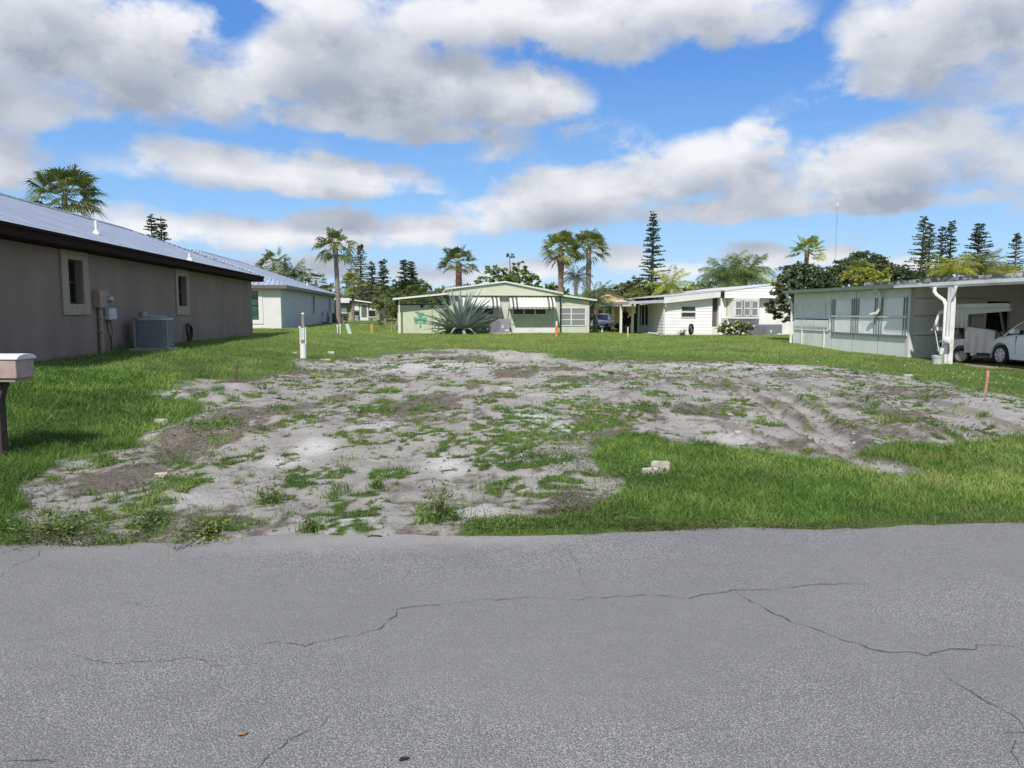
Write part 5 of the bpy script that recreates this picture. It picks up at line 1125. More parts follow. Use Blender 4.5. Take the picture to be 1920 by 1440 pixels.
def far_home():
    V = 88.0; r, o = root('white_bungalow', 'white and olive bungalow with glazed door far behind the palm trunk', 'bungalow', -8, V, CZ - 1.5); z0 = CZ - 1.5
    X = lambda px, py, VV=V: onv(px, py, VV)
    a0 = X(622, 600)[0]; a1 = X(659, 600)[0]; a2 = X(712, 600)[0]
    b = B(o); b.box(a0, a1, V, V + 9, z0 - .3, X(640, 568)[1]); P = [(a1, z0 - .3), (a2, z0 - .3), (a2, X(712, 571)[1]), (a1, X(659, 563)[1])]; b.prism(P, V - .3, V + 9, 'y'); b.build('wall', M_olive, r)
    b = B(o); b.box(a0, a1 - .1, V - .9, V + 9, X(640, 568)[1], X(640, 559)[1]); b.prism([(a1 - .1, X(659, 563)[1]), (a2 + .3, X(712, 571)[1]), (a2 + .3, X(712, 569)[1]), (a1 - .1, X(659, 560.5)[1])], V - .9, V + 9, 'y'); b.build('roof', M_white, r)
    for x0, y0, x1, y1, nm, m_ in ((659.5, 569, 673, 582, 'louvre_shutter', M_white), (693, 572, 704, 582, 'louvre_shutter', M_white), (660, 583.8, 673, 592, 'window', M_dark), (691.5, 582.5, 703, 593.5, 'window', M_dark), (634, 571, 650, 586, 'window', M_blind), (675, 569.7, 690, 602, 'door', M_white)):
        a, c, d, e = pv(x0, y0, x1, y1, V - .35); q = B(o).box(a, c, V - .36, V - .302 if x0 > 655 else V - .02, d, e).build(nm, m_, r)
        if nm == 'door':
            a, c, d, e = pv(677.5, 572, 687.5, 595, V - .37); B(o).box(a, c, V - .37, V - .362, d, e).build('pane', mat('grey_louvre', (.12, .13, .13), .4), q)
        if nm == 'window':
            B(o).box(a - .08, c + .08, V - .40, V - .362, d - .1, d - .01).build('sill', M_white, q)
    a, c, d, e = pv(656, 601, 670, 608, V - .5); B(o).box(a, c, V - .5, V - .31, z0 - .2, e).build('skirting', M_white, r)
    a, c, d, e = pv(676, 602, 692, 608, V - 1); b = B(o); b.box(a, c, V - 1.3, V - .31, z0 - .2, e); b.box(a, c, V - 1.7, V - 1.3, z0 - .2, e - .25); b.build('step', M_concrete, r)
    for x0, y0, x1, y1, nm, lb, col in ((671, 593.6, 675, 608, 'blue_bin', 'small blue bin beside the bungalow steps', (.06, .12, .32)), (693.5, 600, 698.5, 608, 'green_pot', 'dark green planter right of the bungalow steps', (.03, .12, .09))):
        a, c, d, e = pv(x0, y0, x1, y1, V - 2.2); rr_, oo = root(nm, lb, 'bin' if 'bin' in nm else 'planter', (a + c) / 2, V - 2.2, d); q = (c - a) / 2
        B().lathe([(q * .75, -.1), (q, e - d), (q * 1.1, e - d), (q * 1.1, e - d + .06), (q * .7, e - d + .06)], (0, 0, 0), 12).build('tub', mat(nm, col, .5), rr_, smooth=True)
        B().lathe([(q * .6, e - d + .05), (q * .3, e - d + .14)], (0, 0, 0), 10).build('lid' if 'bin' in nm else 'soil', mat(nm, col, .5) if 'bin' in nm else M_dark, rr_)
far_home()

def peach_house():
    V = 66.0; z0 = CZ - 1.75; r, o = root('peach_house', 'peach stucco house with shallow gable seen between two mobile homes', 'house', 12, V, z0); X = lambda px, py, VV=V: onv(px, py, VV)
    a, c = X(1088, 600)[0], X(1198, 600)[0]; ze = X(1150, 574)[1]; pk = X(1136, 549.5)
    door = pv(1134, 581, 1147, 622, V); b = B(o)
    b.box(a, door[0], V, V + .2, z0 - .3, ze); b.box(door[1], c, V, V + .2, z0 - .3, ze); b.box(door[0], door[1], V, V + .2, door[3], ze); b.box(a, c, V + 2.4, V + 9, z0 - .3, ze); b.build('wall', M_peach, r)
    B(o).box(door[0], door[1], V + .22, V + .26, z0 - .2, door[3]).build('door', mat('dark_red_door', (.045, .012, .010), .6), r)
    b = B(o); gl, gr = X(1088, 570), X(1188, 566); b.prism([(a, ze), (c + .3, ze), (gr[0], gr[1] + .1), pk, (a, X(1100, 560)[1])], V - .6, V - .4, 'y'); b.build('gable', M_peach, r)
    b = B(o); sl = X(1180, 565.5); b.prism([pk, sl, (sl[0], sl[1] + .12), (pk[0], pk[1] + .12)], V - .7, V + 9, 'y'); lf = X(1085, 566); b.prism([lf, pk, (pk[0], pk[1] + .12), (lf[0], lf[1] + .12)], V - .7, V + 9, 'y'); b.build('roof', mat('brown_roof', (.16, .09, .07), .8), r)
    e0 = pv(1095, 571, 1200, 574.5, V - 1.2); b = B(o); b.box(e0[0], e0[1], V - 2.6, V - .6, e0[2], e0[3]); b.build('porch_roof', mat('pale_porch', (.50, .52, .50), .6), r)
    b = B(o)
    for px in (1120, 1149): x = X(px, 600, V - 1.5)[0]; b.box(x - .12, x + .12, V - 1.6, V - 1.36, z0 - .2, e0[2])
    b.build('column', mat('cream_column', (.70, .60, .50), .7), r)
    a, c, d, e = pv(1124, 584, 1129, 590, V); b = B(o); b.lathe([(.02, 0), (.16, -.02), (.14, -.04)], ((a + c) / 2, V - .01, (d + e) / 2), 9, 'y'); b.build('wall_ornament', mat('ornament', (.14, .06, .03), .6), r)
    # white bench rails on the porch
peach_house()
# ---------------------------------------------------------------- vegetation
def leaf_mat(name, col=(.1, .1, .1), var=.35, tr=.3, rough=.45, scale=3.0, spec=.35): return mat(name, col, rough, var=var, scale=scale, transl=tr, detail=3, spec=spec)
L_fan = leaf_mat('fan_leaf', (.13, .165, .045)); L_fan_y = leaf_mat('fan_leaf_yellow', (.21, .245, .055)); L_dead = leaf_mat('dead_leaf', (.34, .23, .11), tr=.2)  # L_fan_y: a lighter, yellower fan leaf
L_feather = leaf_mat('feather_leaf', (.11, .165, .05)); L_feather_y = leaf_mat('feather_leaf_yellow', (.33, .37, .05)); L_dull = leaf_mat('dull_feather_leaf', (.08, .105, .065))
L_pine = leaf_mat('pine_foliage', (.085, .115, .06), tr=.15); L_pine2 = leaf_mat('pale_pine_foliage', (.13, .165, .095), tr=.15)
L_broad = leaf_mat('broad_leaf', (.105, .145, .045), tr=.2); L_broad2 = leaf_mat('bright_broad_leaf', (.15, .21, .06), tr=.25); L_dark = leaf_mat('dark_leaf', (.078, .105, .042), tr=.15); L_oliv = leaf_mat('olive_leaf', (.13, .16, .065), tr=.2)
L_gold = leaf_mat('golden_leaf', (.36, .38, .06)); L_agave = leaf_mat('agave_leaf', (.27, .325, .29), var=.2, tr=.05, rough=.6, scale=1.2)
M_trunk = mat('palm_trunk', (.22, .19, .16), .9, var=.3, scale=4, bump=.6, bscale=12, stretch=(1, 1, 3)); M_trunkr = mat('shaggy_trunk', (.20, .13, .095), .95, var=.5, scale=7, bump=.8, bscale=14); M_bark = mat('bark', (.12, .10, .08), .9, var=.3, scale=6, bump=.5, bscale=16)

def rdir(az, el): return np.array([math.cos(az) * math.cos(el), math.sin(az) * math.cos(el), math.sin(el)])
def unit(v): return v / (np.linalg.norm(v) + 1e-9)
def fan_crown(c, Rr, n, rnd, seg=24, droop=.35, lo=-.9, spread=105):
    V, F3 = [], []
    for i in range(n):
        t = (i + .5) / n; el = math.asin(max(-1, min(1, 1 - (1 - math.sin(lo)) * t ** .9))) + rnd.uniform(-.12, .12)
        az = i * 2.399963 + rnd.uniform(-.3, .3); d = rdir(az, el); L_ = Rr * rnd.uniform(.46, .62)
        hub = c + d * L_ - np.array([0, 0, .06 * Rr]); side = unit(np.cross(d, np.array([0, 0, 1.0]) if abs(d[2]) < .95 else np.array([1.0, 0, 0]))); up = np.cross(side, d)
        tw = rnd.uniform(-.5, .5); side = side * math.cos(tw) + up * math.sin(tw); up = np.cross(side, d)
        # petiole
        w = .018 * Rr; b = len(V); V += [c + side * w, c - side * w, hub + side * w * .6, hub - side * w * .6]; F3 += [(b, b + 1, b + 3), (b, b + 3, b + 2)]
        Rb = Rr * rnd.uniform(.42, .54); cup = rnd.uniform(.15, .45)
        for k in range(seg):
            a = math.radians(-spread + 2 * spread * (k + .5) / seg); ln = Rb * (.72 + .28 * math.cos(a * .8)) * rnd.uniform(.88, 1.08)
            v = d * math.cos(a) + side * math.sin(a) + up * (cup * abs(math.sin(a)) + .1 * (k % 2)); v = unit(v); w = ln * math.radians(spread) / seg * .72
            q = unit(np.cross(v, up)) * w; mid = hub + v * ln * .62; tip = hub + v * ln - np.array([0, 0, droop * ln * rnd.uniform(.5, 1.1)])
            b = len(V); V += [hub, mid + q, mid - q, tip]; F3 += [(b, b + 1, b + 2), (b + 1, b + 3, b + 2)]
    return np.array(V), np.array(F3)
def frond_crown(c, Lf, n, rnd, pairs=34, lo=-.2, hi=1.35, bend=1.25, leaf=.26, wid=.02, up_bias=.8):
    V, F3 = [], []
    for i in range(n):
        t = (i + .5) / n; el = lo + (hi - lo) * (1 - t) ** up_bias + rnd.uniform(-.1, .1); az = i * 2.399963 + rnd.uniform(-.25, .25); L_ = Lf * rnd.uniform(.82, 1.08)
        p = np.array(c, float); ds = L_ / pairs; e = el; pts = [p.copy()]; dirs = []
        for k in range(pairs):
            s = k / pairs; ee = e - bend * s ** 1.5 * (1 - .35 * (math.sin(el) > .85)); d = rdir(az, ee); p = p + d * ds; pts.append(p.copy()); dirs.append(d)
        side = np.array([-math.sin(az), math.cos(az), 0])
        w = .02 * Lf
        for k in range(pairs):                       # rachis
            b = len(V); q = side * w * (1 - k / pairs) * .5; V += [pts[k] + q, pts[k] - q, pts[k + 1]]; F3.append((b, b + 1, b + 2))
        for k in range(2, pairs):
            s = k / pairs; ll = Lf * leaf * math.sin(math.pi * (s * .86 + .10)) ** .6
            for sg in (1, -1):
                v = unit(side * sg * .85 + dirs[k] * .55 + np.array([0, 0, rnd.uniform(-.35, .25)])); tip = pts[k] + v * ll - np.array([0, 0, ll * rnd.uniform(.35, .75)]); mid = pts[k] + v * ll * .5 - np.array([0, 0, ll * .08])
                ww = dirs[k] * wid * Lf * .5; b = len(V); V += [pts[k], mid + ww, mid - ww, tip]; F3 += [(b, b + 1, b + 2), (b + 1, b + 3, b + 2)]
    return np.array(V), np.array(F3)
def trunk(name, h, r0, r1, rnd, m, parent, lean=0.0, bulge=None, n=10, rough_=0.0, base=0.0):
    b = B(); k = max(8, int(h / .35)); pts, rs = [], []; la = rnd.uniform(0, 6.28)
    for i in range(k + 1):
        t = i / k; pts.append((lean * t * t * math.cos(la), lean * t * t * math.sin(la) * .3, base - .3 + (h - base + .3) * t)); rr_ = r0 + (r1 - r0) * t
        if bulge: rr_ *= 1 + .35 * math.exp(-((t * h - bulge) / .5) ** 2)
        rs.append(rr_ * (1 + rnd.uniform(-rough_, rough_) + (.05 if i % 2 else 0)))
    b.tube(pts, rs, n)
    if rough_ > .08:                                 # old leaf boots
        for i in range(int(h * 16)):
            t = rnd.uniform(.05, 1); a = rnd.uniform(0, 6.28); rr_ = r0 + (r1 - r0) * t; z = h * t; x, y = pts[int(t * k)][0], pts[int(t * k)][1]
            ca, sa = math.cos(a), math.sin(a); w = .06
            b.add([(x + ca * rr_ * .9 - sa * w, y + sa * rr_ * .9 + ca * w, z), (x + ca * rr_ * .9 + sa * w, y + sa * rr_ * .9 - ca * w, z), (x + ca * (rr_ + .10), y + sa * (rr_ + .10), z + .16), ], [(0, 1, 2)])
    return b.build(name, m, parent, smooth=rough_ <= .08), np.array(pts[-1])
def place(px, py, Y):
    p = at(px, py, Y); g = float(zg(np.array([p.x]), np.array([p.y]))[0]); return p, g
def fan_palm(px, py, Y, rad_px, label, seed, n=30, lm=None, tr=(.17, .13), shag=0.0, tm=None, skirt=0, lean=0.0, lo=-.9, group='fan palms behind the houses', seg=24, bulge=None, base_px=None, droop=.35):
    """(px,py): centre of crown in the picture, Y: how far away"""
    rnd = random.Random(seed); p, g = place(px, py, Y); Rr = rad_px / F * Y * 1.12; n = int(n * 1.08); r = thing('fan_palm', label, 'palm tree', (p.x, p.y, g), 0, group)
    h = p.z - g - .08 * Rr; _, top = trunk('trunk', h, tr[0], tr[1], rnd, tm or M_trunk, r, lean, bulge, rough_=shag)
    V, F3 = fan_crown(top, Rr, n, rnd, seg, droop, lo); npobj('crown', V, F3, lm or L_fan, r)
    if skirt:
        V, F3 = fan_crown(top - np.array([0, 0, .25 * Rr]), Rr * .75, skirt, rnd, 16, .7, -1.35); V[:, 2] = np.minimum(V[:, 2], top[2] - .05 * Rr); npobj('dead_fronds', V, F3, L_dead, r)
    return r
def feather_palm(px, py, Y, rad_px, label, seed, n=22, lm=None, tr=(.16, .12), trunks=(0,), pairs=34, lo=-.2, hi=1.35, bend=1.25, group='feather palms behind the houses', leaf=.26, wid=.02, tm=None, name='feather_palm'):
    rnd = random.Random(seed); p, g = place(px, py, Y); Rr = rad_px / F * Y; r = thing(name, label, 'palm tree', (p.x, p.y, g), 0, group)
    for dx in trunks:
        h = max(.3, p.z - g); b = B(); b.tube([(dx * .6, 0, -.3), (dx * .8, 0, h * .5), (dx, 0, h)], [tr[0], (tr[0] + tr[1]) / 2, tr[1]], 9); b.build('trunk', tm or M_trunk, r, smooth=True)
        V, F3 = frond_crown((dx, 0, h), Rr, n, rnd, pairs, lo, hi, bend, leaf, wid); npobj('crown', V, F3, lm or L_feather, r)
    return r
def norfolk(px, ptop, pbase, Y, w_px, label, seed, lm=None, dens=1.0, profile=1.0, group='norfolk pines behind the houses'):
    """tiered conifer from picture rows ptop..pbase; w_px: width of the lowest visible tiers"""
    rnd = random.Random(seed); p = at(px, ptop, Y); q = at(px, pbase, Y); g = float(zg(np.array([p.x]), np.array([p.y]))[0]); H_ = p.z - g; Wm = w_px / F * Y / 2 * 1.2
    r = thing('norfolk_pine', label, 'pine tree', (p.x, p.y, g), rnd.uniform(0, 6), group); B().tube([(0, 0, -.3), (0, 0, H_ * .5), (0, 0, H_)], [.022 * H_, .014 * H_, .03], 8).build('trunk', M_bark, r, smooth=True)
    zb = max(q.z - g - 1.0, H_ * .12); V, F4 = [], []; z = zb; i = 0; step = H_ * .028 + .12
    while z < H_ - .1:
        t = (H_ - z) / (H_ - zb); Lb = Wm * min(1.0, (t * 1.15)) ** profile * (.92 + .08 * math.sin(i)) + .18; nb = 5 + (i % 2) + int(dens)
        for k in range(nb):
            if rnd.random() > .88: continue
            a = 2 * math.pi * k / nb + i * .7 + rnd.uniform(-.2, .2); L_ = Lb * rnd.uniform(.55, 1.12); m = max(3, int(L_ * 4.2 * dens)); cz = z + rnd.uniform(-.2, .2)
            x1, y1 = math.cos(a), math.sin(a); b = len(V); w = .03; V += [np.array((-y1 * w, x1 * w, cz)), np.array((y1 * w, -x1 * w, cz)), np.array((x1 * L_, y1 * L_, cz + .10 * L_)), np.array((x1 * L_, y1 * L_, cz + .10 * L_ + .04))]; F4.append((b, b + 1, b + 2, b + 3))
            for j in range(m):
                s = (j + .6) / m; rr_ = L_ * s
                for u_ in range(3 + int(dens)):
                    o = np.array([x1 * rr_, y1 * rr_, cz + .10 * L_ * s]); aa = a + rnd.uniform(-1.3, 1.3); ln = (.14 + .16 * (1 - s * .6)) * (1 + .06 * L_) * rnd.uniform(.7, 1.2); d = np.array([math.cos(aa) * .75, math.sin(aa) * .75, rnd.uniform(.05, .75)]); d = unit(d); sd = unit(np.cross(d, np.array([rnd.uniform(-1, 1), rnd.uniform(-1, 1), .6]))) * .055 * (1 + .06 * H_ * .4)
                    b = len(V); V += [o - sd * .5, o + d * ln * .55 - sd, o + d * ln, o + d * ln * .55 + sd]; F4.append((b, b + 1, b + 2, b + 3))
        z += step * rnd.uniform(.8, 1.15) * (.6 + .5 * t); i += 1
    npobj('crown', np.array(V), np.array(F4), lm or L_pine, r); return r
def leaf_cloud(blobs, per, size, rg, shell=.55, droop=0.0, aspect=.5):
    """blobs (x,y,z,rx,ry,rz): clusters of leaves through the volume, denser towards the outside"""
    Vs = []
    for bx, by, bz, rx, ry, rz in blobs:
        n = int(per * (rx * ry * rz) ** (2 / 3)); m = max(5, n // 26)
        dd = rg.normal(size=(m, 3)); dd /= np.linalg.norm(dd, axis=1)[:, None]; cc = dd * (shell + (1 - shell) * rg.random((m, 1)) ** .6) * np.array([rx, ry, rz]) * (1 + rg.normal(0, .10, (m, 1)))
        k = rg.integers(0, m, n); c = cc[k] + rg.normal(0, 1, (n, 3)) * np.array([rx, ry, rz]) * .10 + np.array([bx, by, bz]); Vs.append(c)
    c = np.concatenate(Vs); n = len(c); d = rg.normal(size=(n, 3)); d[:, 2] = d[:, 2] * .6 - droop; d /= np.linalg.norm(d, axis=1)[:, None]
    s = np.cross(d, rg.normal(size=(n, 3))); s /= np.linalg.norm(s, axis=1)[:, None] + 1e-9; L_ = size * rg.uniform(.6, 1.25, (n, 1))
    V = np.stack([c - d * L_ * .5, c + s * L_ * aspect * .5, c + d * L_ * .5, c - s * L_ * aspect * .5], 1).reshape(-1, 3); return V, np.arange(4 * n).reshape(n, 4)
def broad_tree(px0, px1, ptop, pbot, Y, label, seed, lm, name='broadleaf_tree', cat='tree', nb=9, per=900, size=.22, trunk_r=.18, pbase=None, group=None, blobs_px=None, flat=.8, droop=0.0, aspect=.5, tm=None, shell=.55):
    rg = np.random.default_rng(seed); rnd = random.Random(seed); xm = (px0 + px1) / 2; a = at(px0, ptop, Y); b_ = at(px1, pbot, Y); c = at(xm, (ptop + pbot) / 2, Y)
    g = float(zg(np.array([c.x]), np.array([c.y]))[0]); W = (b_.x - a.x) / 2; Hh = (a.z - b_.z) / 2; r = thing(name, label, cat, (c.x, c.y, g), 0, group); cz = c.z - g
    bl = []
    if blobs_px:
        for x, y, rx, ry in blobs_px: q = at(x, y, Y); bl.append((q.x - c.x, rnd.uniform(-.25, .25) * W, q.z - g, rx / F * Y, max(rx / F * Y * .9, .4), ry / F * Y))
    else:
        for i in range(nb):
            an = rnd.uniform(0, 6.28); q = math.sqrt(rnd.random()) * .62; zz = rnd.uniform(-.5, .62); s = rnd.uniform(.30, .5) * (1 - .2 * abs(zz)); w2 = math.sqrt(max(.1, 1 - zz * zz * .8))
            bl.append((W * q * math.cos(an) * w2, W * q * math.sin(an) * w2, cz + Hh * zz * .95, W * s, W * s, max(Hh * s * flat * 1.3, W * s * .45)))
    V, Fc = leaf_cloud(bl, per, size, rg, shell, droop, aspect)
    b = B(); fork = max(.3, (cz - Hh) * .8 + .2); b.tube([(0, 0, -.3), (rnd.uniform(-.05, .05), 0, fork * .5), (0, 0, fork)], [trunk_r * 1.3, trunk_r, trunk_r * .8], 9)
    for q in bl[:12]: b.tube([(0, 0, fork * .9), (q[0] * .4, q[1] * .4, fork + (q[2] - fork) * .5), (q[0] * .9, q[1] * .9, q[2])], [trunk_r * .6, trunk_r * .35, trunk_r * .12], 6)
    b.build('trunk', tm or M_bark, r, smooth=True); npobj('crown', V, Fc, lm, r); return r

def vegetation():
    fan_palm(120, 362, 37, 66, 'large fan palm rising behind the taupe house roof', 1, n=31, seg=30, lo=-.6, lm=leaf_mat('near_fan_leaf', (.15, .185, .05)))
    fan_palm(632, 458, 62, 40, 'tall slim fan palm at the far end of the pale grey house', 2, n=20, tr=(.22, .16), bulge=6.0, lean=-.2, lo=-.85, seg=20, droop=.55)
    fan_palm(860, 490, 64, 38, 'short fan palm standing behind the green mobile home gable', 3, n=24, tr=(.3, .25), tm=M_trunkr, shag=.12, lo=-.45)
    fan_palm(1052, 463, 60, 40, 'left of two tall shaggy fan palms behind the green mobile home', 4, n=32, lm=L_fan_y, tr=(.26, .22), tm=M_trunkr, shag=.15, skirt=5, lo=-.7)
    fan_palm(1104, 462, 61, 40, 'right of two tall shaggy fan palms behind the green mobile home', 5, n=32, lm=L_fan_y, tr=(.22, .2), tm=mat('grey_shaggy_trunk', (.23, .19, .16), .95, var=.5, scale=6, bump=.7, bscale=14), shag=.13, lo=-.6)
    fan_palm(1513, 470, 60, 38, 'sunlit open fan palm above the dark leafy tree', 6, n=18, lm=leaf_mat('lit_fan_leaf', (.30, .34, .07), tr=.4), tr=(.22, .16), tm=M_trunkr, shag=.1, lo=-.25, droop=.25)  # brighter leaf copy: the sun on this crown is put into the colour
    fan_palm(513, 492, 74, 34, 'bushy fan palm showing over the pale grey house roof', 7, n=24, lm=L_fan_y)
    fan_palm(592, 524, 80, 22, 'small fan palm at the end of the row over the blue roof', 8, n=18)
    fan_palm(566, 520, 78, 20, 'small fan palm in the middle of the row over the blue roof', 9, n=18)
    fan_palm(661, 527, 72, 26, 'olive fan palm right of the tall slim palm trunk', 10, n=20, lm=L_fan_y, tr=(.14, .12))
    fan_palm(617, 548, 95, 24, 'low fan palm partly hidden by the slim palm trunk', 11, n=18)
    fan_palm(722, 553, 76, 28, 'scruffy low fan palm in the thicket left of the carport', 12, n=22, skirt=5)
    fan_palm(778, 553, 80, 28, 'scruffy low fan palm just above the white carport roof', 13, n=22, skirt=5)
    fan_palm(1612, 510, 50, 32, 'lime green fan palm behind the annexe roof', 14, n=20, lm=L_fan_y, lo=-.1)
    fan_palm(1196, 558, 56, 26, 'low bright fan palm behind the porch roof of the white home', 15, n=20, lm=L_fan_y, lo=-.2)
    feather_palm(545, 520, 76, 46, 'dark feather palm over the pale grey house roof', 21, n=20, lo=-.1)
    feather_palm(842, 552, 58, 28, 'small dark drooping palm at the left end of the green gable', 22, n=13, lm=L_dull, bend=1.8)
    feather_palm(880, 558, 60, 34, 'low feathery palm peeking over the green gable', 23, n=18)
    feather_palm(1080, 522, 58, 40, 'dark drooping palm between the two shaggy palm trunks', 24, n=20, lm=L_dull, bend=2.0, tr=(.16, .14))
    feather_palm(1117, 566, 51.5, 50, 'young feather palm beside the green porch wall', 25, n=20, tr=(.20, .13), lo=-.35, bend=1.3)
    feather_palm(1255, 540, 56, 54, 'yellow-green feather palm behind the white mobile home wing', 26, n=20, lm=L_feather_y, lo=-.2, bend=1.6)
    feather_palm(1362, 524, 61, 66, 'left crown of the big pair of queen palms above the white home', 27, n=38, lm=leaf_mat('queen_leaf', (.15, .215, .06)), lo=-.25, bend=1.55, pairs=44, leaf=.30, wid=.014, tr=(.22, .18))
    feather_palm(1398, 520, 62, 62, 'right crown of the big pair of queen palms above the white home', 28, n=38, lm=leaf_mat('queen_leaf'), lo=-.25, bend=1.55, pairs=44, leaf=.30, wid=.014, tr=(.22, .18))
    feather_palm(1450, 540, 58, 44, 'golden low palm fronds right of the queen palms', 29, n=16, lm=L_feather_y, lo=-.1, bend=1.6)
    for k, (px, py, s, sd) in enumerate(((1785, 510, 46, 30), (1838, 506, 50, 31), (1885, 520, 36, 32))):
        feather_palm(px, py, 44 + k, s, ('left clump of golden cane palms over the stained roof', 'middle clump of golden cane palms over the stained roof', 'small right clump of golden cane palms over the stained roof')[k], sd, n=20, lm=L_gold if k != 1 else leaf_mat('cane_leaf', (.20, .22, .06)), lo=.2, bend=1.5, trunks=(-.3, .3), tr=(.06, .05), pairs=26)
    feather_palm(722, 590, 58, 50, 'leaning feather palm left of the shamrock shed', 33, n=20, trunks=(1.2,), lo=-.1, lm=leaf_mat('mid_feather_leaf', (.085, .14, .035)))
    norfolk(283, 404, 470, 80, 30, 'left of the twin norfolk pines above the taupe roof', 41, dens=1.6, profile=.55)
    norfolk(301, 405, 470, 81, 32, 'right of the twin norfolk pines above the taupe roof', 42, dens=1.6, profile=.55)
    norfolk(675, 459, 560, 90, 52, 'tall sparse norfolk pine right of the slim palm', 43, lm=L_pine2, profile=.8)
    norfolk(697, 492, 565, 92, 44, 'shorter norfolk pine beside the tall sparse one', 44, lm=L_pine2)
    norfolk(655, 505, 565, 94, 36, 'norfolk pine half hidden behind the olive fan palm', 45, lm=L_pine2)
    norfolk(718, 486, 560, 92, 26, 'narrow norfolk pine standing alone left of the double one', 46, dens=1.7, profile=.5)
    norfolk(757, 486, 560, 95, 26, 'left top of the dense double norfolk pine', 47, dens=1.8, profile=.5)
    norfolk(770, 489, 560, 96, 28, 'right top of the dense double norfolk pine', 48, dens=1.8, profile=.5)
    norfolk(1225, 395, 560, 78, 58, 'very tall open norfolk pine in the middle of the skyline', 49, dens=1.5, profile=.85, lm=leaf_mat('tall_pine_foliage', (.10, .135, .075), tr=.15))
    norfolk(1733, 406, 530, 84, 56, 'wide norfolk pine, leftmost above the annexe', 50, lm=L_pine2, dens=1.2, profile=.7)
    norfolk(1745, 419, 530, 88, 40, 'slender norfolk pine just right of the wide one', 51, lm=L_pine2, dens=1.1, profile=.7)
    norfolk(1768, 424, 530, 88, 32, 'left norfolk pine of the close dark pair', 52, dens=1.3, profile=.6)
    norfolk(1785, 414, 530, 87, 34, 'right norfolk pine of the close dark pair', 53, dens=1.3, profile=.6)
    norfolk(1837, 418, 525, 80, 62, 'broad dense norfolk pine behind the cane palms', 54, dens=1.6, profile=.6)
    norfolk(1907, 440, 530, 84, 44, 'norfolk pine at the right end of the skyline', 55, lm=L_pine2, dens=1.1, profile=.7)
    broad_tree(905, 1012, 478, 545, 64, 'umbrella tree with layered leaf clusters behind the green gable', 61, L_broad2, blobs_px=[(955, 481, 9, 5), (925, 505, 18, 11), (955, 512, 20, 12), (975, 500, 14, 9), (985, 515, 18, 12), (1000, 528, 15, 11), (940, 525, 24, 12), (970, 530, 26, 14), (912, 528, 20, 9), (1008, 538, 12, 9)], size=.26, per=1100, trunk_r=.2)
    broad_tree(1432, 1580, 492, 598, 37.5, 'dark glossy leafy tree at the far corner of the annexe', 62, L_dark, blobs_px=[(1505, 512, 34, 20), (1530, 525, 34, 22), (1480, 530, 28, 20), (1465, 550, 22, 16), (1505, 550, 40, 26), (1545, 550, 30, 22), (1455, 575, 22, 16), (1475, 590, 22, 13), (1500, 580, 30, 20), (1530, 580, 28, 20), (1560, 535, 24, 16)], size=.17, per=2600, shell=.3)
    broad_tree(1555, 1710, 472, 560, 92, 'broad dark oak spreading behind the lime palms', 63, L_dark, blobs_px=[(1620, 490, 36, 16), (1590, 505, 36, 18), (1650, 500, 30, 16), (1570, 520, 26, 16), (1625, 515, 60, 22), (1690, 515, 26, 14), (1665, 525, 36, 18)], size=.36, per=900)
    broad_tree(1145, 1222, 512, 570, 72, 'grey-green hedge tree behind the peach house', 64, L_oliv, nb=10, per=420, size=.28)
    broad_tree(1185, 1300, 520, 580, 74, 'dull green tree at the foot of the very tall pine', 65, L_broad, nb=9, per=320, size=.32)
    broad_tree(695, 830, 522, 585, 98, 'dark green tree mass below the double pine', 66, L_broad, nb=16, per=600, size=.34)
    broad_tree(640, 720, 530, 585, 98, 'olive scrubby tree behind the bungalow roof', 67, L_oliv, nb=9, per=300, size=.42)
    broad_tree(1570, 1640, 495, 545, 46, 'golden leafy shrub tree over the annexe roof, left one', 68, L_gold, nb=10, per=900, size=.18, aspect=.35)
    broad_tree(1630, 1700, 500, 545, 47, 'golden leafy shrub tree over the annexe roof, right one', 69, L_gold, nb=10, per=900, size=.18, aspect=.35)
    broad_tree(710, 758, 562, 602, 50.0, 'small mango tree with drooping leaves beside the cream-green shed', 70, L_broad2, nb=10, per=800, size=.26, trunk_r=.045, droop=.5, aspect=.3, tm=M_tan)
    broad_tree(1448, 1480, 533, 560, 58, 'small golden palm-like shrub behind the white gable', 71, L_feather_y, nb=5, per=500, size=.3, aspect=.25)
    broad_tree(1225, 1240, 540, 570, 60, 'dark shrub left of the yellow palm', 72, L_dark, nb=6, per=500, size=.2)
    broad_tree(640, 656, 588, 610, 80, 'dark red croton shrub beside the palm trunk', 73, leaf_mat('croton_leaf', (.10, .03, .03)), nb=6, per=420, size=.25, trunk_r=.04, name='croton_shrub', cat='shrub')
    broad_tree(700, 722, 598, 622, 60, 'low olive shrub left of the mango trunk', 74, L_oliv, nb=5, per=500, size=.2, trunk_r=.04, name='low_shrub', cat='shrub')
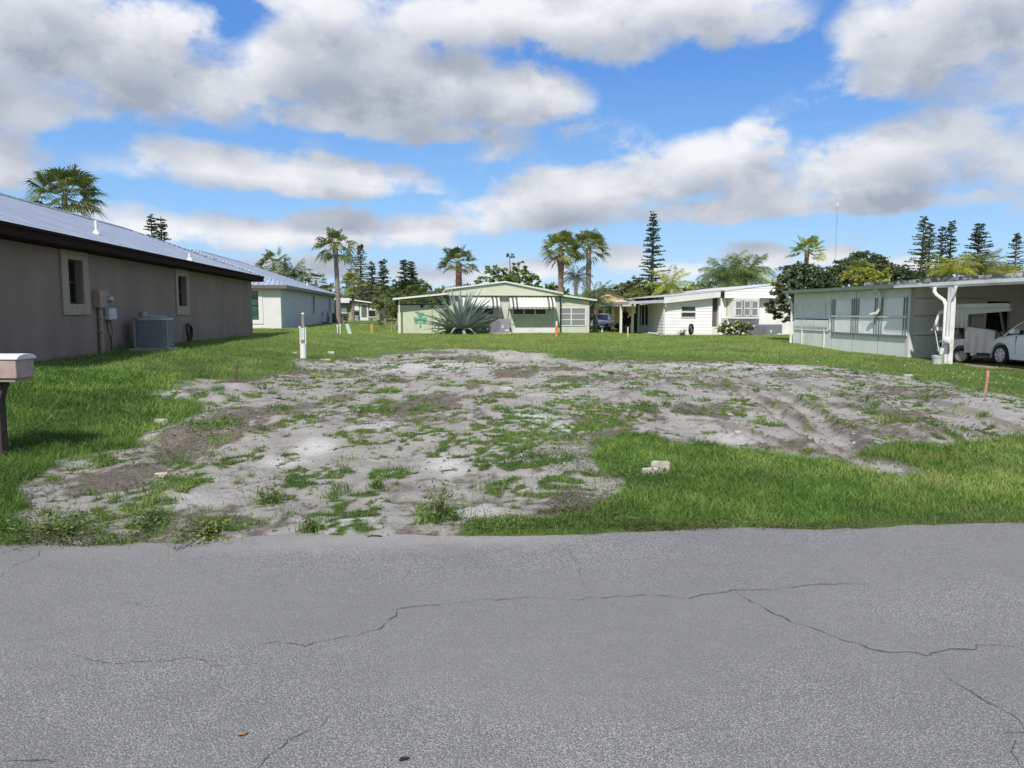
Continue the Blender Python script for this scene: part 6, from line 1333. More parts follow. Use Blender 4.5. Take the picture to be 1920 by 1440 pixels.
    for k, (a, b_, t, bt, Y, lb, m_, sd) in enumerate(((690, 750, 545, 600, 84, 'fresh green bushy tree left of the mango tree', L_broad2, 80), (758, 830, 540, 590, 86, 'bushy tree rising over the shamrock shed roof', L_oliv, 81), (830, 905, 535, 575, 82, 'mid green tree under the short fan palm', L_broad2, 82),
            (1010, 1075, 540, 575, 80, 'mid green tree left of the shaggy palm trunks', L_broad, 83), (1090, 1160, 535, 585, 82, 'grey-green tree behind the young feather palm', L_oliv, 84), (1290, 1360, 545, 575, 84, 'low green tree between yellow palm and queen palms', L_broad2, 85), (1440, 1500, 535, 580, 86, 'green tree right of the golden fronds', L_broad2, 86), (560, 640, 535, 590, 105, 'dull green tree beyond the end of the pale grey house', L_oliv, 87), (1700, 1800, 500, 560, 90, 'dark green tree below the wide norfolk pine', L_broad, 88), (1800, 1930, 495, 560, 92, 'dark green tree behind the cane palm clumps', L_broad, 89))):
        broad_tree(a, b_, t, bt, Y, lb, sd, m_, nb=11, per=520, size=.32)
    # distant wood closing the horizon
    rg = np.random.default_rng(9); bl = []
    for px in range(-700, 2700, 24):
        Y = rg.uniform(125, 175); p = at(px, 584, Y); hh = rg.uniform(2.2, 4.6); bl.append((p.x, p.y, hh * .7, hh * 1.1, hh, hh * .8))
    V, Fc = leaf_cloud(bl, 130, 1.0, rg, .3); tag(npobj('distant_trees', V, Fc, L_oliv), 'low hazy line of far-off trees behind the houses', 'wood', kind='stuff')
vegetation()

def agave():
    rnd = random.Random(4); g = G(865, 622); Y = 46.8; p = at(865, 622, Y); gz = float(zg(np.array([p.x]), np.array([p.y]))[0]); r = thing('agave_plant', 'huge blue-grey spiky agave in front of the green mobile home', 'agave', (p.x, p.y, gz), 0)
    def leaf(b, az, el, L_, w, sag):
        n = 9; vs = []; fs = []; side = np.array([-math.sin(az), math.cos(az), 0]); p_ = np.array([math.cos(az) * .12, math.sin(az) * .12, .22])
        for k in range(n + 1):
            s = k / n; e = el - sag * s ** 1.6; d = rdir(az, e); up = np.cross(side, d) * -1
            wd = w * (.75 + .5 * math.sin(min(s * 1.9, 1.571)) - .25) * (1 - s ** 2.6) + .004; th = .05 * (1 - s) + .006
            vs += [tuple(p_ - side * wd + up * th * 1.2), tuple(p_ + up * -.0), tuple(p_ + side * wd + up * th * 1.2), tuple(p_ - up * th)]; p_ = p_ + d * L_ / n
        for k in range(n):
            for j in range(4): a = k * 4 + j; c = k * 4 + (j + 1) % 4; fs.append((a, c, c + 4, a + 4))
        b.add(vs, fs)
    n = 96
    for i in range(n):
        t = (i + .5) / n; el = 1.45 - 1.5 * t ** .85 + rnd.uniform(-.1, .1); az = i * 2.399963 + rnd.uniform(-.15, .15); L_ = 2.75 - .35 * abs(t - .3) + rnd.uniform(-.35, .2); sag = .12 + .25 * t + (rnd.uniform(.3, .9) if t > .85 else rnd.uniform(-.08, .15))
        b = B(); leaf(b, az, el, L_ * (.8 if t > .88 else 1), .125, sag); b.build('leaf', L_agave if t < .9 or i % 2 else leaf_mat('old_agave_leaf', (.24, .24, .15), tr=.05), r, smooth=True)
    B().lathe([(.2, -.1), (.28, .1), (.2, .35), (.05, .5)], (0, 0, 0), 10).build('stem', leaf_mat('old_agave_leaf'), r, smooth=True)
agave()
def shrubs():
    # yellow flowering shrub
    rg = np.random.default_rng(5); p = at(1377, 631, 45.6); g = float(zg(np.array([p.x]), np.array([p.y]))[0]); r = thing('flowering_shrub', 'yellow-flowering bush below the bay window', 'shrub', (p.x, p.y, g), 0); s = 45.6 / F
    bl = [(x * s, y * .2, z * s, 13 * s, 13 * s, 10 * s) for x, y, z in ((-20, 0, 13), (-8, 1, 17), (5, -1, 16), (17, 1, 15), (24, 0, 10), (-12, 1, 8), (10, 1, 8))]
    V, Fc = leaf_cloud(bl, 3600, .11, rg, .4); npobj('foliage', V, Fc, leaf_mat('shrub_leaf', (.085, .14, .03)), r); V, Fc = leaf_cloud([(a, b - .06, c + .06, d * 1.05, e * 1.05, f * 1.1) for a, b, c, d, e, f in bl], 95, .10, rg, .9, aspect=.9); npobj('blossoms', V, Fc, mat('yellow_petal', (.60, .52, .08), .6, var=.15), r)
    b = B(); [b.tube([(0, 0, -.1), (q[0] * .8, q[1], q[2])], .02, 5) for q in bl]; b.build('stem', M_bark, r)
    # strappy plant and the tyre ring leaning on the white wall
    rnd = random.Random(3); p = at(1279, 630, 45.4); g = float(zg(np.array([p.x]), np.array([p.y]))[0]); r = thing('strappy_plant', 'spiky strap-leaved plant beside the leaning tyre', 'plant', (p.x, p.y, g), 0); b = B()
    for i in range(70):
        a = rnd.uniform(0, 6.28); el = rnd.uniform(.5, 1.45); L_ = rnd.uniform(.45, .75); n = 5; q = np.array([rnd.uniform(-.15, .15), rnd.uniform(-.15, .15), 0.0]); side = np.array([-math.sin(a), math.cos(a), 0]) * .018; vs = []
        for k in range(n + 1): s_ = k / n; vs += [tuple(q - side * (1 - s_)), tuple(q + side * (1 - s_ * .95))]; q = q + rdir(a, el - s_ * .9) * L_ / n
        b.add(vs, [(2 * k, 2 * k + 1, 2 * k + 3, 2 * k + 2) for k in range(n)])
    b.build('foliage', L_oliv, r)
    p = at(1292, 617, 45.75); r = thing('leaning_tyre', 'black tyre with grey wheel leaning on the white lap siding', 'tyre', (p.x + .05, p.y - .32, p.z), TH + R(52)); R_o = 10.3 / F * 45.7
    b = B(); b.lathe([(R_o * .72, -.07), (R_o * .96, -.07), (R_o, -.03), (R_o, .03), (R_o * .96, .07), (R_o * .72, .07), (R_o * .70, 0), (R_o * .72, -.07)], (0, 0, 0), 26, 'y', False); b.build('tyre', M_black, r, smooth=True)
    b = B(); b.lathe([(R_o * .69, .0), (R_o * .6, .03), (R_o * .2, .0), (R_o * .12, -.04)], (0, 0, 0), 18, 'y'); b.build('rim', mat('dull_rim', (.35, .34, .32), .6), r, smooth=True)
    # tall grass at the meter, wisps
    rg2 = rng; 
    for (px, py, n, sp, hh, lb) in ((190, 660, 900, (.45, .22), .30, 'taller dark grass tuft below the meter cabinet'), (330, 652, 250, (.35, .15), .16, 'grass tuft against the air conditioner slab')):
        c = G(px, py); u, v = toH(c.x, c.y); r = thing('tall_grass_tuft', lb, 'grass tuft', tuple(c), TH); x = rg2.normal(0, sp[1], n); y = rg2.normal(0, sp[0], n); o = blades(x, y, np.zeros(n), hh * rg2.uniform(.5, 1.2, n), .012, rg2.uniform(.1, .6, n), np.clip(rg2.normal(.25, .2, n), 0, 1), GM, 'foliage'); o.parent = r
    # leafy weeds that stand up at the road edge
    for k, (px, py, w, h, lb) in enumerate(((825, 975, .30, .34, 'tallest leafy weed at the road edge, left of the brown mat'), (278, 990, .34, .20, 'bright leafy weed near the left road edge'), (390, 1000, .36, .13, 'spreading weed clump at the road edge, right of the bright one'), (583, 996, .12, .14, 'small lone weed at the edge of the asphalt'), (505, 945, .22, .22, 'yellow-green upright weed in the sand'), (110, 1000, .5, .12, 'wide leafy weed patch in the near left corner of the lawn'), (705, 915, .08, .12, 'small two-leaved seedling on the pale sand'))):
        c = G(px, py); rg3 = np.random.default_rng(100 + k); r = thing('leafy_weed', lb, 'weed', tuple(c), rg3.uniform(0, 6), 'leafy weeds by the road'); b = B(); n = int(26 * max(.4, w / .3)); tips = []
        for i in range(n):
            a = rg3.uniform(0, 6.28); q = rg3.uniform(.1, 1) * w; z1 = h * rg3.uniform(.3, 1) * (1 - .4 * q / w); mid = (q * .4 * math.cos(a), q * .4 * math.sin(a), z1 * .7); end = (q * math.cos(a), q * math.sin(a), z1); b.tube([(0, 0, 0), mid, end], .0018, 4); tips += [mid, end, tuple((np.array(mid) + np.array(end)) / 2)] * 3
        b.build('stem', leaf_mat('weed_stem', (.10, .12, .04)), r); t = np.array(tips) + rg3.normal(0, .022, (len(tips), 3)); t[:, 2] = np.abs(t[:, 2]); n = len(t)
        o = leaves_flat(t[:, 0], t[:, 1], t[:, 2], rg3.uniform(.012, .024, n), np.clip(rg3.normal(.6, .22, n), 0, 1), WM, 'foliage', .6); o.parent = r
        m = 60; x = rg3.normal(0, w * .5, m); y = rg3.normal(0, w * .5, m); o = blades(x, y, np.zeros(m), h * rg3.uniform(.3, .9, m), .005, rg3.uniform(.2, .9, m), np.clip(rg3.normal(.5, .2, m), 0, 1), GM, 'foliage'); o.parent = r
shrubs()
# ---------------------------------------------------------------- vehicles
M_tyre = mat('tyre_rubber', (.018, .018, .018), .85, var=.2)
def wheel(parent, x, y, r, w, style, sgn=1, rimc=(.62, .63, .64)):
    """axle along y; sgn: which side faces out"""
    t = B(); t.lathe([(r * .66, -w / 2), (r * .93, -w / 2), (r, -w * .32), (r, w * .32), (r * .93, w / 2), (r * .66, w / 2)], (x, y, r), 32, 'y', False); wh = t.build('wheel', M_tyre, parent, smooth=True)
    yo = y + sgn * w * .40; rm = mat('rim_%s' % style, rimc, .4, metal=.15, var=.06); b = B()
    b.lathe([(r * .67, yo - y - sgn * w * .3), (r * .67, yo - y + sgn * .01), (r * .60, yo - y + sgn * .012), (r * .57, yo - y - sgn * .02)], (x, y, r), 28, 'y', False)
    ns = {'cap': 7, 'alloy': 5, 'steel': 8}[style]
    for k in range(ns):
        a = 2 * math.pi * k / ns; ca, sa = math.cos(a), math.sin(a); q = [(r * .10, -.028), (r * .10, .028), (r * .60, .045 if style == 'cap' else .03), (r * .60, -.045 if style == 'cap' else -.03)]
        vs = [(x + ca * u - sa * v_, yo + sgn * .005, r + sa * u + ca * v_) for u, v_ in q] + [(x + ca * u - sa * v_, yo - sgn * .02, r + sa * u + ca * v_) for u, v_ in q]; b.add(vs, [(0, 1, 2, 3), (7, 6, 5, 4), (0, 4, 5, 1), (1, 5, 6, 2), (2, 6, 7, 3), (3, 7, 4, 0)])
    b.lathe([(r * .17, -.02), (r * .17, sgn * .008), (r * .10, sgn * .016)], (x, yo, r), 14, 'y'); b.build('rim', rm, wh, smooth=True); B().lathe([(r * .56, 0), (.02, sgn * -.001)], (x, yo - sgn * .022, r), 20, 'y').build('brake_disc', mat('brake_grey', (.10, .10, .10), .6), wh)
def interp(tab, x):
    for (a, p), (b_, q) in zip(tab[:-1], tab[1:]):
        if a <= x <= b_: t = (x - a) / (b_ - a); t = t * t * (3 - 2 * t) * .35 + t * .65; return p + (q - p) * t
    return tab[0][1] if x < tab[0][0] else tab[-1][1]
def car(name, label, cat, loc, rot, L_, W, paint, belt, roof, arches, rw, halfw=None, group=None, lights=(.8, .8, .8)):
    """x forward: front at +L/2. belt: (x,z) hood/belt line; roof: (x,z) cabin top profile"""
    r = thing(name, label, cat, loc, rot, group); hw = W / 2; halfw = halfw or [(-L_ / 2, hw * .80), (-L_ / 2 + .35, hw * .97), (0, hw), (L_ / 2 - .6, hw * .96), (L_ / 2 - .15, hw * .80), (L_ / 2, hw * .55)]
    xs = sorted(set(list(np.round(np.linspace(-L_ / 2, L_ / 2, 85), 3)))); ring = []; b = B()
    for x in xs:
        w = interp(halfw, x); zb = .20 + .10 * max(0, abs(x) - L_ / 2 + .25) / .25; zt = interp(belt, x); zl = zb; 
        for ax in arches:
            d = abs(x - ax); Ra = rw * 1.17
            if d < Ra: zl = max(zl, rw + math.sqrt(Ra * Ra - d * d))
        zl = min(zl, zt - .10); mid = zl + (zt - zl) * .55
        ring.append([(x, 0, zb + .02), (x, w * .80, zb + .02), (x, w * .86, max(zl - .0, zb)), (x, w * .985, zl + .005), (x, w * 1.0, zl + (zt - zl) * .2), (x, w, mid), (x, w * .975, zt - .09), (x, w * .93, zt - .025), (x, w * .80, zt + .012), (x, w * .4, zt + .04), (x, 0, zt + .05)])
    n = len(ring[0]); vs = []; fs = []
    for rg_ in ring:
        vs += rg_ + [(a, -c, d) for a, c, d in rg_[1:-1][::-1]]
    m = 2 * n - 2
    for i in range(len(ring) - 1):
        for k in range(m): fs.append((i * m + k, i * m + (k + 1) % m, (i + 1) * m + (k + 1) % m, (i + 1) * m + k))
    fs.append(tuple(range(m))); fs.append(tuple((len(ring) - 1) * m + k for k in range(m))); b.add(vs, fs); body = b.build('body', paint, r, smooth=True)
    # cabin
    x0, x1 = roof[0][0], roof[-1][0]; g = B(); vs = []; fs = []; rp = B(); rvs = []; xs2 = np.linspace(x0, x1, 30)
    for x in xs2:
        zr = interp(roof, x); zb = interp(belt, x) - .01; w = interp(halfw, x); q = max(0, zr - zb); tw = w * (.93 - .17 * min(1, q / .5))
        vs += [(x, w * .92, zb), (x, tw, zr - .03), (x, tw * .85, zr), (x, 0, zr + .02), (x, -tw * .85, zr), (x, -tw, zr - .03), (x, -w * .92, zb)]; rvs.append((x, tw, zr, q))
    for i in range(len(xs2) - 1):
        for k in range(6): fs.append((i * 7 + k, i * 7 + k + 1, (i + 1) * 7 + k + 1, (i + 1) * 7 + k))
    g.add(vs, fs); g.build('windows', M_glass, r, smooth=True)
    top = [v for v in rvs if v[3] > .80 * max(q[3] for q in rvs)]; vs = []; fs = []
    for x, tw, zr, q in top: vs += [(x, tw * 1.01 + .004, zr - .07), (x, tw * .86, zr + .012), (x, 0, zr + .035), (x, -tw * .86, zr + .012), (x, -tw * 1.01 - .004, zr - .07)]
    for i in range(len(top) - 1):
        for k in range(4): fs.append((i * 5 + k, i * 5 + k + 1, (i + 1) * 5 + k + 1, (i + 1) * 5 + k))
    rp.add(vs, fs); rp.build('roof', paint, r, smooth=True); b = B()
    def side(x, s):
        zr = interp(roof, x); zb = interp(belt, x); w = interp(halfw, x); q = max(0, zr - zb); tw = w * (.93 - .17 * min(1, q / .5)); return (x, s * (w * .92 + .006), zb - .02), (x, s * (tw + .006), zr - .03)
    for s in (1, -1):
        for xa in (top[0][0] + .02, (top[0][0] + top[-1][0]) / 2 + .1):
            lo_, hi_ = side(xa, s); b.tube([lo_, hi_], .03, 4)
        pts = [side(x, s)[1] for x in np.linspace(x0 + .02, x1 - .02, 14)]; b.tube(pts, .024, 5)
    b.build('pillar', paint, r)
    for s in (1, -1):
        for ax in arches: wheel(r, ax, s * (hw - .13), rw, .19, 'cap', s)
        xm = top[-1][0] + .35; zb = interp(belt, xm); w = interp(halfw, xm); q = B(); q.prism([(xm - .10, zb + .02), (xm + .06, zb + .0), (xm + .10, zb + .10), (xm - .06, zb + .16), (xm - .11, zb + .12)], s * (w * .93), s * (w * .93 + .20), 'y'); q.build('mirror', paint, r, bevel=.02, seg=2)
        xl = L_ / 2; q = B(); zt = interp(belt, xl - .25); w = interp(halfw, xl - .2)
        q.add([(xl - .50, s * (interp(halfw, xl - .5) * .99 + .004), zt - .04), (xl - .10, s * (interp(halfw, xl - .1) * .98 + .01), zt - .22), (xl - .06, s * (interp(halfw, xl - .06) * .82), zt - .20), (xl - .22, s * (w * .80), zt + .01), (xl - .48, s * (interp(halfw, xl - .48) * .93), zt + .012)], [(0, 1, 2, 3, 4)]); q.build('headlight', mat('headlight', lights, .15, var=.1), r)
        q = B(); xr = -L_ / 2; w = interp(halfw, xr + .06); zt = interp(belt, xr + .1); q.box(xr - .012, xr + .18, s * (w * .75), s * (w * 1.0 + .012), zt - .32, zt - .05); q.build('tail_light', mat('tail_light', (.35, .02, .02), .3), r, bevel=.02)
        q = B(); xa, xb = top[0][0], top[-1][0]
        for xx in ((xa + xb) / 2 + .1, xb + .32, xa - .05): w = interp(halfw, xx); q.box(xx - .004, xx + .004, s * w * .97, s * (w + .003), .34, interp(belt, xx) - .06)
        q.build('door_seam', M_dark, r)
        w = interp(halfw, 0); B().box((xa + xb) / 2 - .10, (xa + xb) / 2 + .02, s * w * .98, s * (w + .02), interp(belt, 0) - .16, interp(belt, 0) - .125).build('door_handle', paint, r, bevel=.006)
    B().box(-L_ / 2 + .5, L_ / 2 - .5, -hw * .9, hw * .9, .16, .26).build('underbody', M_black, r); b = B(); b.box(L_ / 2 - .03, L_ / 2 + .012, -hw * .40, hw * .40, .34, .48); b.build('grille', M_black, r)
    return r
P_white = mat('car_white', (.80, .82, .84), .25, var=.01, spec=.6, coat=.4); P_black = mat('car_black', (.02, .022, .024), .2, var=.1, spec=.6, coat=.5); P_silver = mat('car_silver', (.30, .32, .35), .3, metal=.5, var=.05, coat=.4); P_dark = mat('car_dark_blue', (.03, .035, .05), .25, var=.1, coat=.5)
hatch_belt = [(-2.1, .86), (-1.9, .98), (-1.2, 1.0), (0, .97), (.8, .95), (1.25, .88), (1.75, .74), (2.02, .60), (2.1, .48)]; hatch_roof = [(-1.98, 1.0), (-1.75, 1.36), (-1.2, 1.50), (-.3, 1.53), (.25, 1.47), (.7, 1.27), (1.2, .90)]
u0, v0, = 17.0 + .84, 0; fr = onu(1872, 672, 17.0)[0]          # front wheel hub of the hatchback
car('white_hatchback', 'white hatchback parked under the carport, nose towards the golf cart', 'car', tuple(H(17.0 + .84, fr - 1.25, .045)), TH + R(90), 4.2, 1.69, P_white, hatch_belt, hatch_roof, (1.25, -1.3), .31, group='parked cars')
def golf_cart():
    # x forward (towards the road), body 2.4 long, 1.2 wide
    hub = onu(1802, 672, 16.55)[0]; r = thing('golf_cart', 'white golf cart with canvas enclosure under the carport', 'golf cart', tuple(H(16.55 + .49 * math.cos(R(48)) + .6 * math.sin(R(48)), hub + .49 * math.sin(R(48)) - .6 * math.cos(R(48)), .045)), TH + R(-42)); hw = .56
    bm_ = mat('cart_body', (.80, .80, .78), .4, var=.04, dirt=(.5, .5, .48), dscale=2); cv = mat('cart_canvas', (.72, .70, .67), .85, var=.1, scale=4, bump=.5, bscale=6, bdist=.05)
    # rear body with arch, floor, front cowl
    prof = [(-1.25, .42), (-1.22, .68), (-1.05, .74), (-.30, .78), (-.26, .34), (.55, .32), (.72, .74), (.95, .80), (1.15, .70), (1.22, .40), (1.05, .28), (-.40, .24)]
    arch = [(-.80 + .33 * math.cos(R(a)), .23 + .33 * math.sin(R(a))) for a in range(0, 181, 20)]
    b = B(); b.prism([(-.30, .78), (-1.50, .72), (-1.66, .66), (-1.70, .36), (-1.20, .30)] + arch[::-1] + [(-.42, .24), (-.26, .30)], -hw, hw, 'y'); b.build('rear_body', bm_, r, bevel=.02, seg=2)
    b = B(); b.prism([(-.26, .26), (.62, .26), (.62, .34), (-.26, .34)], -hw + .02, hw - .02, 'y'); b.build('floor', M_black, r)
    ar2 = [(.85 + .30 * math.cos(R(a)), .23 + .30 * math.sin(R(a))) for a in range(0, 181, 20)]; b = B(); b.prism([(.48, .30), (.56, .72), (.80, .84), (1.08, .76), (1.24, .50), (1.22, .30)] + ar2, -hw, hw, 'y'); b.build('front_cowl', bm_, r, bevel=.02, seg=2)
    b = B(); b.box(-.85, -.30, -hw + .05, hw - .05, .785, .90); b.build('seat', mat('cart_seat', (.06, .055, .05), .7), r, bevel=.03, seg=2); B().prism([(-.92, .90), (-.84, .90), (-.92, 1.22), (-1.0, 1.22)], -hw + .05, hw - .05, 'y').build('backrest', mat('cart_seat'), r, bevel=.02)
    b = B(); b.box(-1.84, -1.702, -hw + .03, hw - .03, .34, .48); b.build('bumper', mat('grey_bumper', (.20, .21, .22), .6), r, bevel=.02); b = B(); b.box(-1.60, -1.25, -hw - .004, -hw + .01, .50, .64); b.build('rear_opening', M_dark, r)
    for s in (1, -1): b = B().box(-1.664, -1.62, s * (hw + .001), s * (hw + .008), .52, .64); b.build('tail_light', M_dark, r)
    b = B()
    for s in (1, -1): b.tube([(.66, s * (hw - .05), .8), (.42, s * (hw - .05), 1.70)], .018, 6); b.tube([(-1.0, s * (hw - .05), .74), (-.98, s * (hw - .05), 1.72)], .018, 6)
    b.build('roof_strut', M_galv, r); b = B(); b.prism([(-1.10, 1.70), (.78, 1.72), (.82, 1.78), (.70, 1.86), (-1.0, 1.84), (-1.12, 1.80)], -hw - .06, hw + .06, 'y'); b.build('roof', bm_, r, bevel=.02, seg=2)
    b = B(); b.prism([(-1.06, 1.48), (.80, 1.62), (.82, 1.72), (-1.08, 1.70)], -hw - .075, -hw - .062, 'y'); b.prism([(-1.06, 1.48), (.80, 1.62), (.82, 1.72), (-1.08, 1.70)], hw + .062, hw + .075, 'y'); b.build('roof_valance', cv, r)
    # canvas flaps: rear window awning held out, hanging curtain, bulging side drape
    b = B(); b.prism([(-1.95, 1.02), (-1.12, 1.02), (-1.12, 1.12), (-1.86, 1.14)], -hw, hw, 'y'); 
    for s in (-1, 1):
        q = [(-1.92, 1.0), (-1.12, 1.0), (-1.12, 1.10), (-1.87, 1.11)], [(-1.66, 1.52), (-1.12, 1.60), (-1.12, 1.72), (-1.62, 1.62)], [(-1.92, 1.0), (-1.82, 1.0), (-1.60, 1.6), (-1.70, 1.6)], [(-1.22, 1.1), (-1.12, 1.1), (-1.12, 1.6), (-1.22, 1.56)]
        for k in q: b.prism(k, s * (hw + .0), s * (hw + .012), 'y')
    b.prism([(-1.70, 1.60), (-1.10, 1.70), (-1.10, 1.715), (-1.72, 1.615)], -hw, hw, 'y'); b.prism([(-1.90, 1.0), (-1.88, 1.0), (-1.68, 1.6), (-1.70, 1.6)], -hw, hw, 'y'); fl = b.build('canvas_awning', cv, r)
    b = B()
    for s in (-1, 1): b.add([(-1.84, s * (hw + .004), 1.11), (-1.22, s * (hw + .004), 1.10), (-1.22, s * (hw + .004), 1.56), (-1.66, s * (hw + .004), 1.53)], [(0, 1, 2, 3)])
    b.build('clear_window', mat('vinyl_window', (.16, .16, .17), .25, var=.2, scale=4), fl)
    def drape(x0, x1, zt0, zt1, zb, name, bul=.05, nx=26, nz=12):
        V = []; Fc = []
        for j in range(nz + 1):
            for i in range(nx + 1):
                t = i / nx; s = j / nz; x = x0 + (x1 - x0) * t + .03 * math.sin(t * 9) * s; z = (zt0 + (zt1 - zt0) * t) * (1 - s) + zb * s; V.append((x, hw + .03 + bul * math.sin(t * 22 + s) * s + bul * math.sin(s * 3.1), z))
        for j in range(nz):
            for i in range(nx): a = j * (nx + 1) + i; Fc.append((a, a + 1, a + nx + 2, a + nx + 1))
        bb = B(); bb.add(V, Fc); bb.add([(a, -c, d) for a, c, d in V], Fc); o = bb.build(name, cv, r, smooth=True); md = o.modifiers.new('thick', 'SOLIDIFY'); md.thickness = .01
    drape(-1.12, -.62, 1.70, 1.68, 1.10, 'side_curtain'); drape(-.70, .34, 1.15, 1.02, .34, 'side_drape', .04)
    b = B(); b.tube([(.62, .25, .75), (.30, .25, 1.12)], .02, 6); b.tube([(.30 + .14 * math.cos(t) * .5, .25 + .16 * math.sin(t), 1.12 + .14 * math.cos(t)) for t in np.linspace(0, 6.28, 17)], .014, 5, False); b.build('steering_wheel', M_black, r)
    b = B(); b.add([(.66, -hw + .06, .82), (.66, hw - .06, .82), (.44, hw - .06, 1.68), (.44, -hw + .06, 1.68)], [(0, 1, 2, 3)]); b.build('windscreen', mat('vinyl_window'), r)
    for s in (1, -1):
        wheel(r, -.80, s * (hw - .07), .23, .18, 'steel', s, (.40, .38, .34)); wheel(r, .85, s * (hw - .07), .23, .18, 'steel', s, (.40, .38, .34))
golf_cart()
def shorten(root, k):                       # a short two-seater: body lengths shrink, wheels only move
    for o in root.children:
        co = np.empty(len(o.data.vertices) * 3, np.float32); o.data.vertices.foreach_get('co', co); co = co.reshape(-1, 3)
        if o.name.startswith('wheel'):
            xc = (co[:, 0].min() + co[:, 0].max()) / 2
            for q in [o] + list(o.children):
                c = np.empty(len(q.data.vertices) * 3, np.float32); q.data.vertices.foreach_get('co', c); c = c.reshape(-1, 3); c[:, 0] += xc * (k - 1); q.data.vertices.foreach_set('co', c.ravel()); q.data.update()
        else:
            for q in [o] + list(o.children):
                c = np.empty(len(q.data.vertices) * 3, np.float32); q.data.vertices.foreach_get('co', c); c = c.reshape(-1, 3); c[:, 0] *= k; q.data.vertices.foreach_set('co', c.ravel()); q.data.update()
shorten(bpy.data.objects['golf_cart'], .75)
V = 60.0
X = lambda px, py, VV: onv(px, py, VV)
zt_ = CZ - 1.62
car('silver_sedan', 'dark and silver sedan parked nose-out beside the peach house', 'car', tuple(H(X(1126, 610, 60)[0], 60.0, zt_)), TH - R(90) - R(25), 4.4, 1.76, P_silver, [(-2.2, .85), (-2.0, .95), (-1.3, .97), (0, .95), (.8, .92), (1.5, .80), (2.05, .66), (2.2, .5)], [(-1.75, .96), (-1.1, 1.36), (-.3, 1.44), (.2, 1.38), (1.0, .90)], (1.35, -1.35), .32, group='parked cars')
car('dark_minivan', 'black minivan parked behind the white carport posts', 'van', tuple(H(X(1178, 610, 58)[0] + 1.5, 58.5, zt_)), TH + R(180) - R(12), 4.8, 1.95, P_black, [(-2.4, .95), (-2.3, 1.10), (-1.4, 1.12), (0, 1.08), (1.0, 1.02), (1.6, .92), (2.2, .76), (2.4, .56)], [(-2.3, 1.10), (-2.1, 1.62), (-1.3, 1.78), (-.2, 1.80), (.5, 1.70), (1.0, 1.42), (1.65, .95)], (1.5, -1.5), .34, group='parked cars')

# ---------------------------------------------------------------- a person standing at the minivan
def skin(name, verts, edges, radii, m, parent, sub=2):
    me = bpy.data.meshes.new(name); me.from_pydata(verts, edges, []); me.update(); o = bpy.data.objects.new(name, me); link(o); o.parent = parent
    md = o.modifiers.new('skin', 'SKIN'); md.use_smooth_shade = True
    for i, v in enumerate(me.skin_vertices[0].data): v.radius = (radii[i], radii[i]) if isinstance(radii[i], float) else radii[i]; v.use_root = i == 0
    s = o.modifiers.new('sub', 'SUBSURF'); s.levels = s.render_levels = sub; me.materials.append(m); return o
def person():
    p = at(1171, 621, 55.5); g = float(zg(np.array([p.x]), np.array([p.y]))[0]); r = thing('person', 'person in a dark red shirt and shorts standing at the black minivan', 'person', (p.x, p.y, g), R(200)); sk = mat('skin', (.50, .29, .20), .6, var=.05)
    v = [(0, 0, .92), (0, 0, 1.12), (0, 0, 1.36), (0, .01, 1.47), (0, -.01, 1.56), (0, -.015, 1.64), (.17, 0, 1.38), (.24, .02, 1.12), (.22, -.12, .92), (.21, -.16, .84), (-.17, 0, 1.38), (-.24, .02, 1.12), (-.22, -.12, .92), (-.21, -.16, .84), (.09, 0, .86), (.10, -.01, .50), (.10, .02, .09), (.11, -.12, .035), (-.09, 0, .86), (-.10, -.01, .50), (-.10, .02, .09), (-.11, -.12, .035)]
    e = [(0, 1), (1, 2), (2, 3), (3, 4), (4, 5), (2, 6), (6, 7), (7, 8), (8, 9), (2, 10), (10, 11), (11, 12), (12, 13), (0, 14), (14, 15), (15, 16), (16, 17), (0, 18), (18, 19), (19, 20), (20, 21)]
    rd = [.13, .125, .13, .055, .085, .09, .055, .042, .034, .03, .055, .042, .034, .03, .085, .058, .042, .035, .085, .058, .042, .035]; skin('body', v, e, rd, sk, r)
    skin('shirt', [(0, 0, .90), (0, 0, 1.12), (0, 0, 1.38), (.18, 0, 1.39), (.24, .02, 1.2), (-.18, 0, 1.39), (-.24, .02, 1.2)], [(0, 1), (1, 2), (2, 3), (3, 4), (2, 5), (5, 6)], [.155, .15, .15, .07, .065, .07, .065], mat('red_shirt', (.14, .025, .035), .8, var=.25, scale=12), r)
    skin('shorts', [(0, 0, .92), (.095, 0, .84), (.105, -.01, .56), (-.095, 0, .84), (-.105, -.01, .56)], [(0, 1), (1, 2), (0, 3), (3, 4)], [.14, .10, .085, .10, .085], mat('dark_shorts', (.04, .04, .05), .8), r)
    b = B(); b.lathe([(.17, 1.66), (.16, 1.675), (.10, 1.68), (.095, 1.73), (.07, 1.77), (.01, 1.78)], (0, -.01, 0), 16); b.build('hat', mat('straw_hat', (.62, .50, .36), .8), r, smooth=True)
    b = B(); [b.lathe([(.001, -.02), (.012, -.012), (.012, .012), (.001, .02)], (s * .032, -.098, 1.61), 8, 'y') for s in (1, -1)]; b.build('eye', M_dark, r); b = B(); b.prism([(-.012, 1.56), (.012, 1.56), (.006, 1.61), (-.006, 1.61)], -.125, -.09, 'y'); b.build('nose', sk, r)
person()

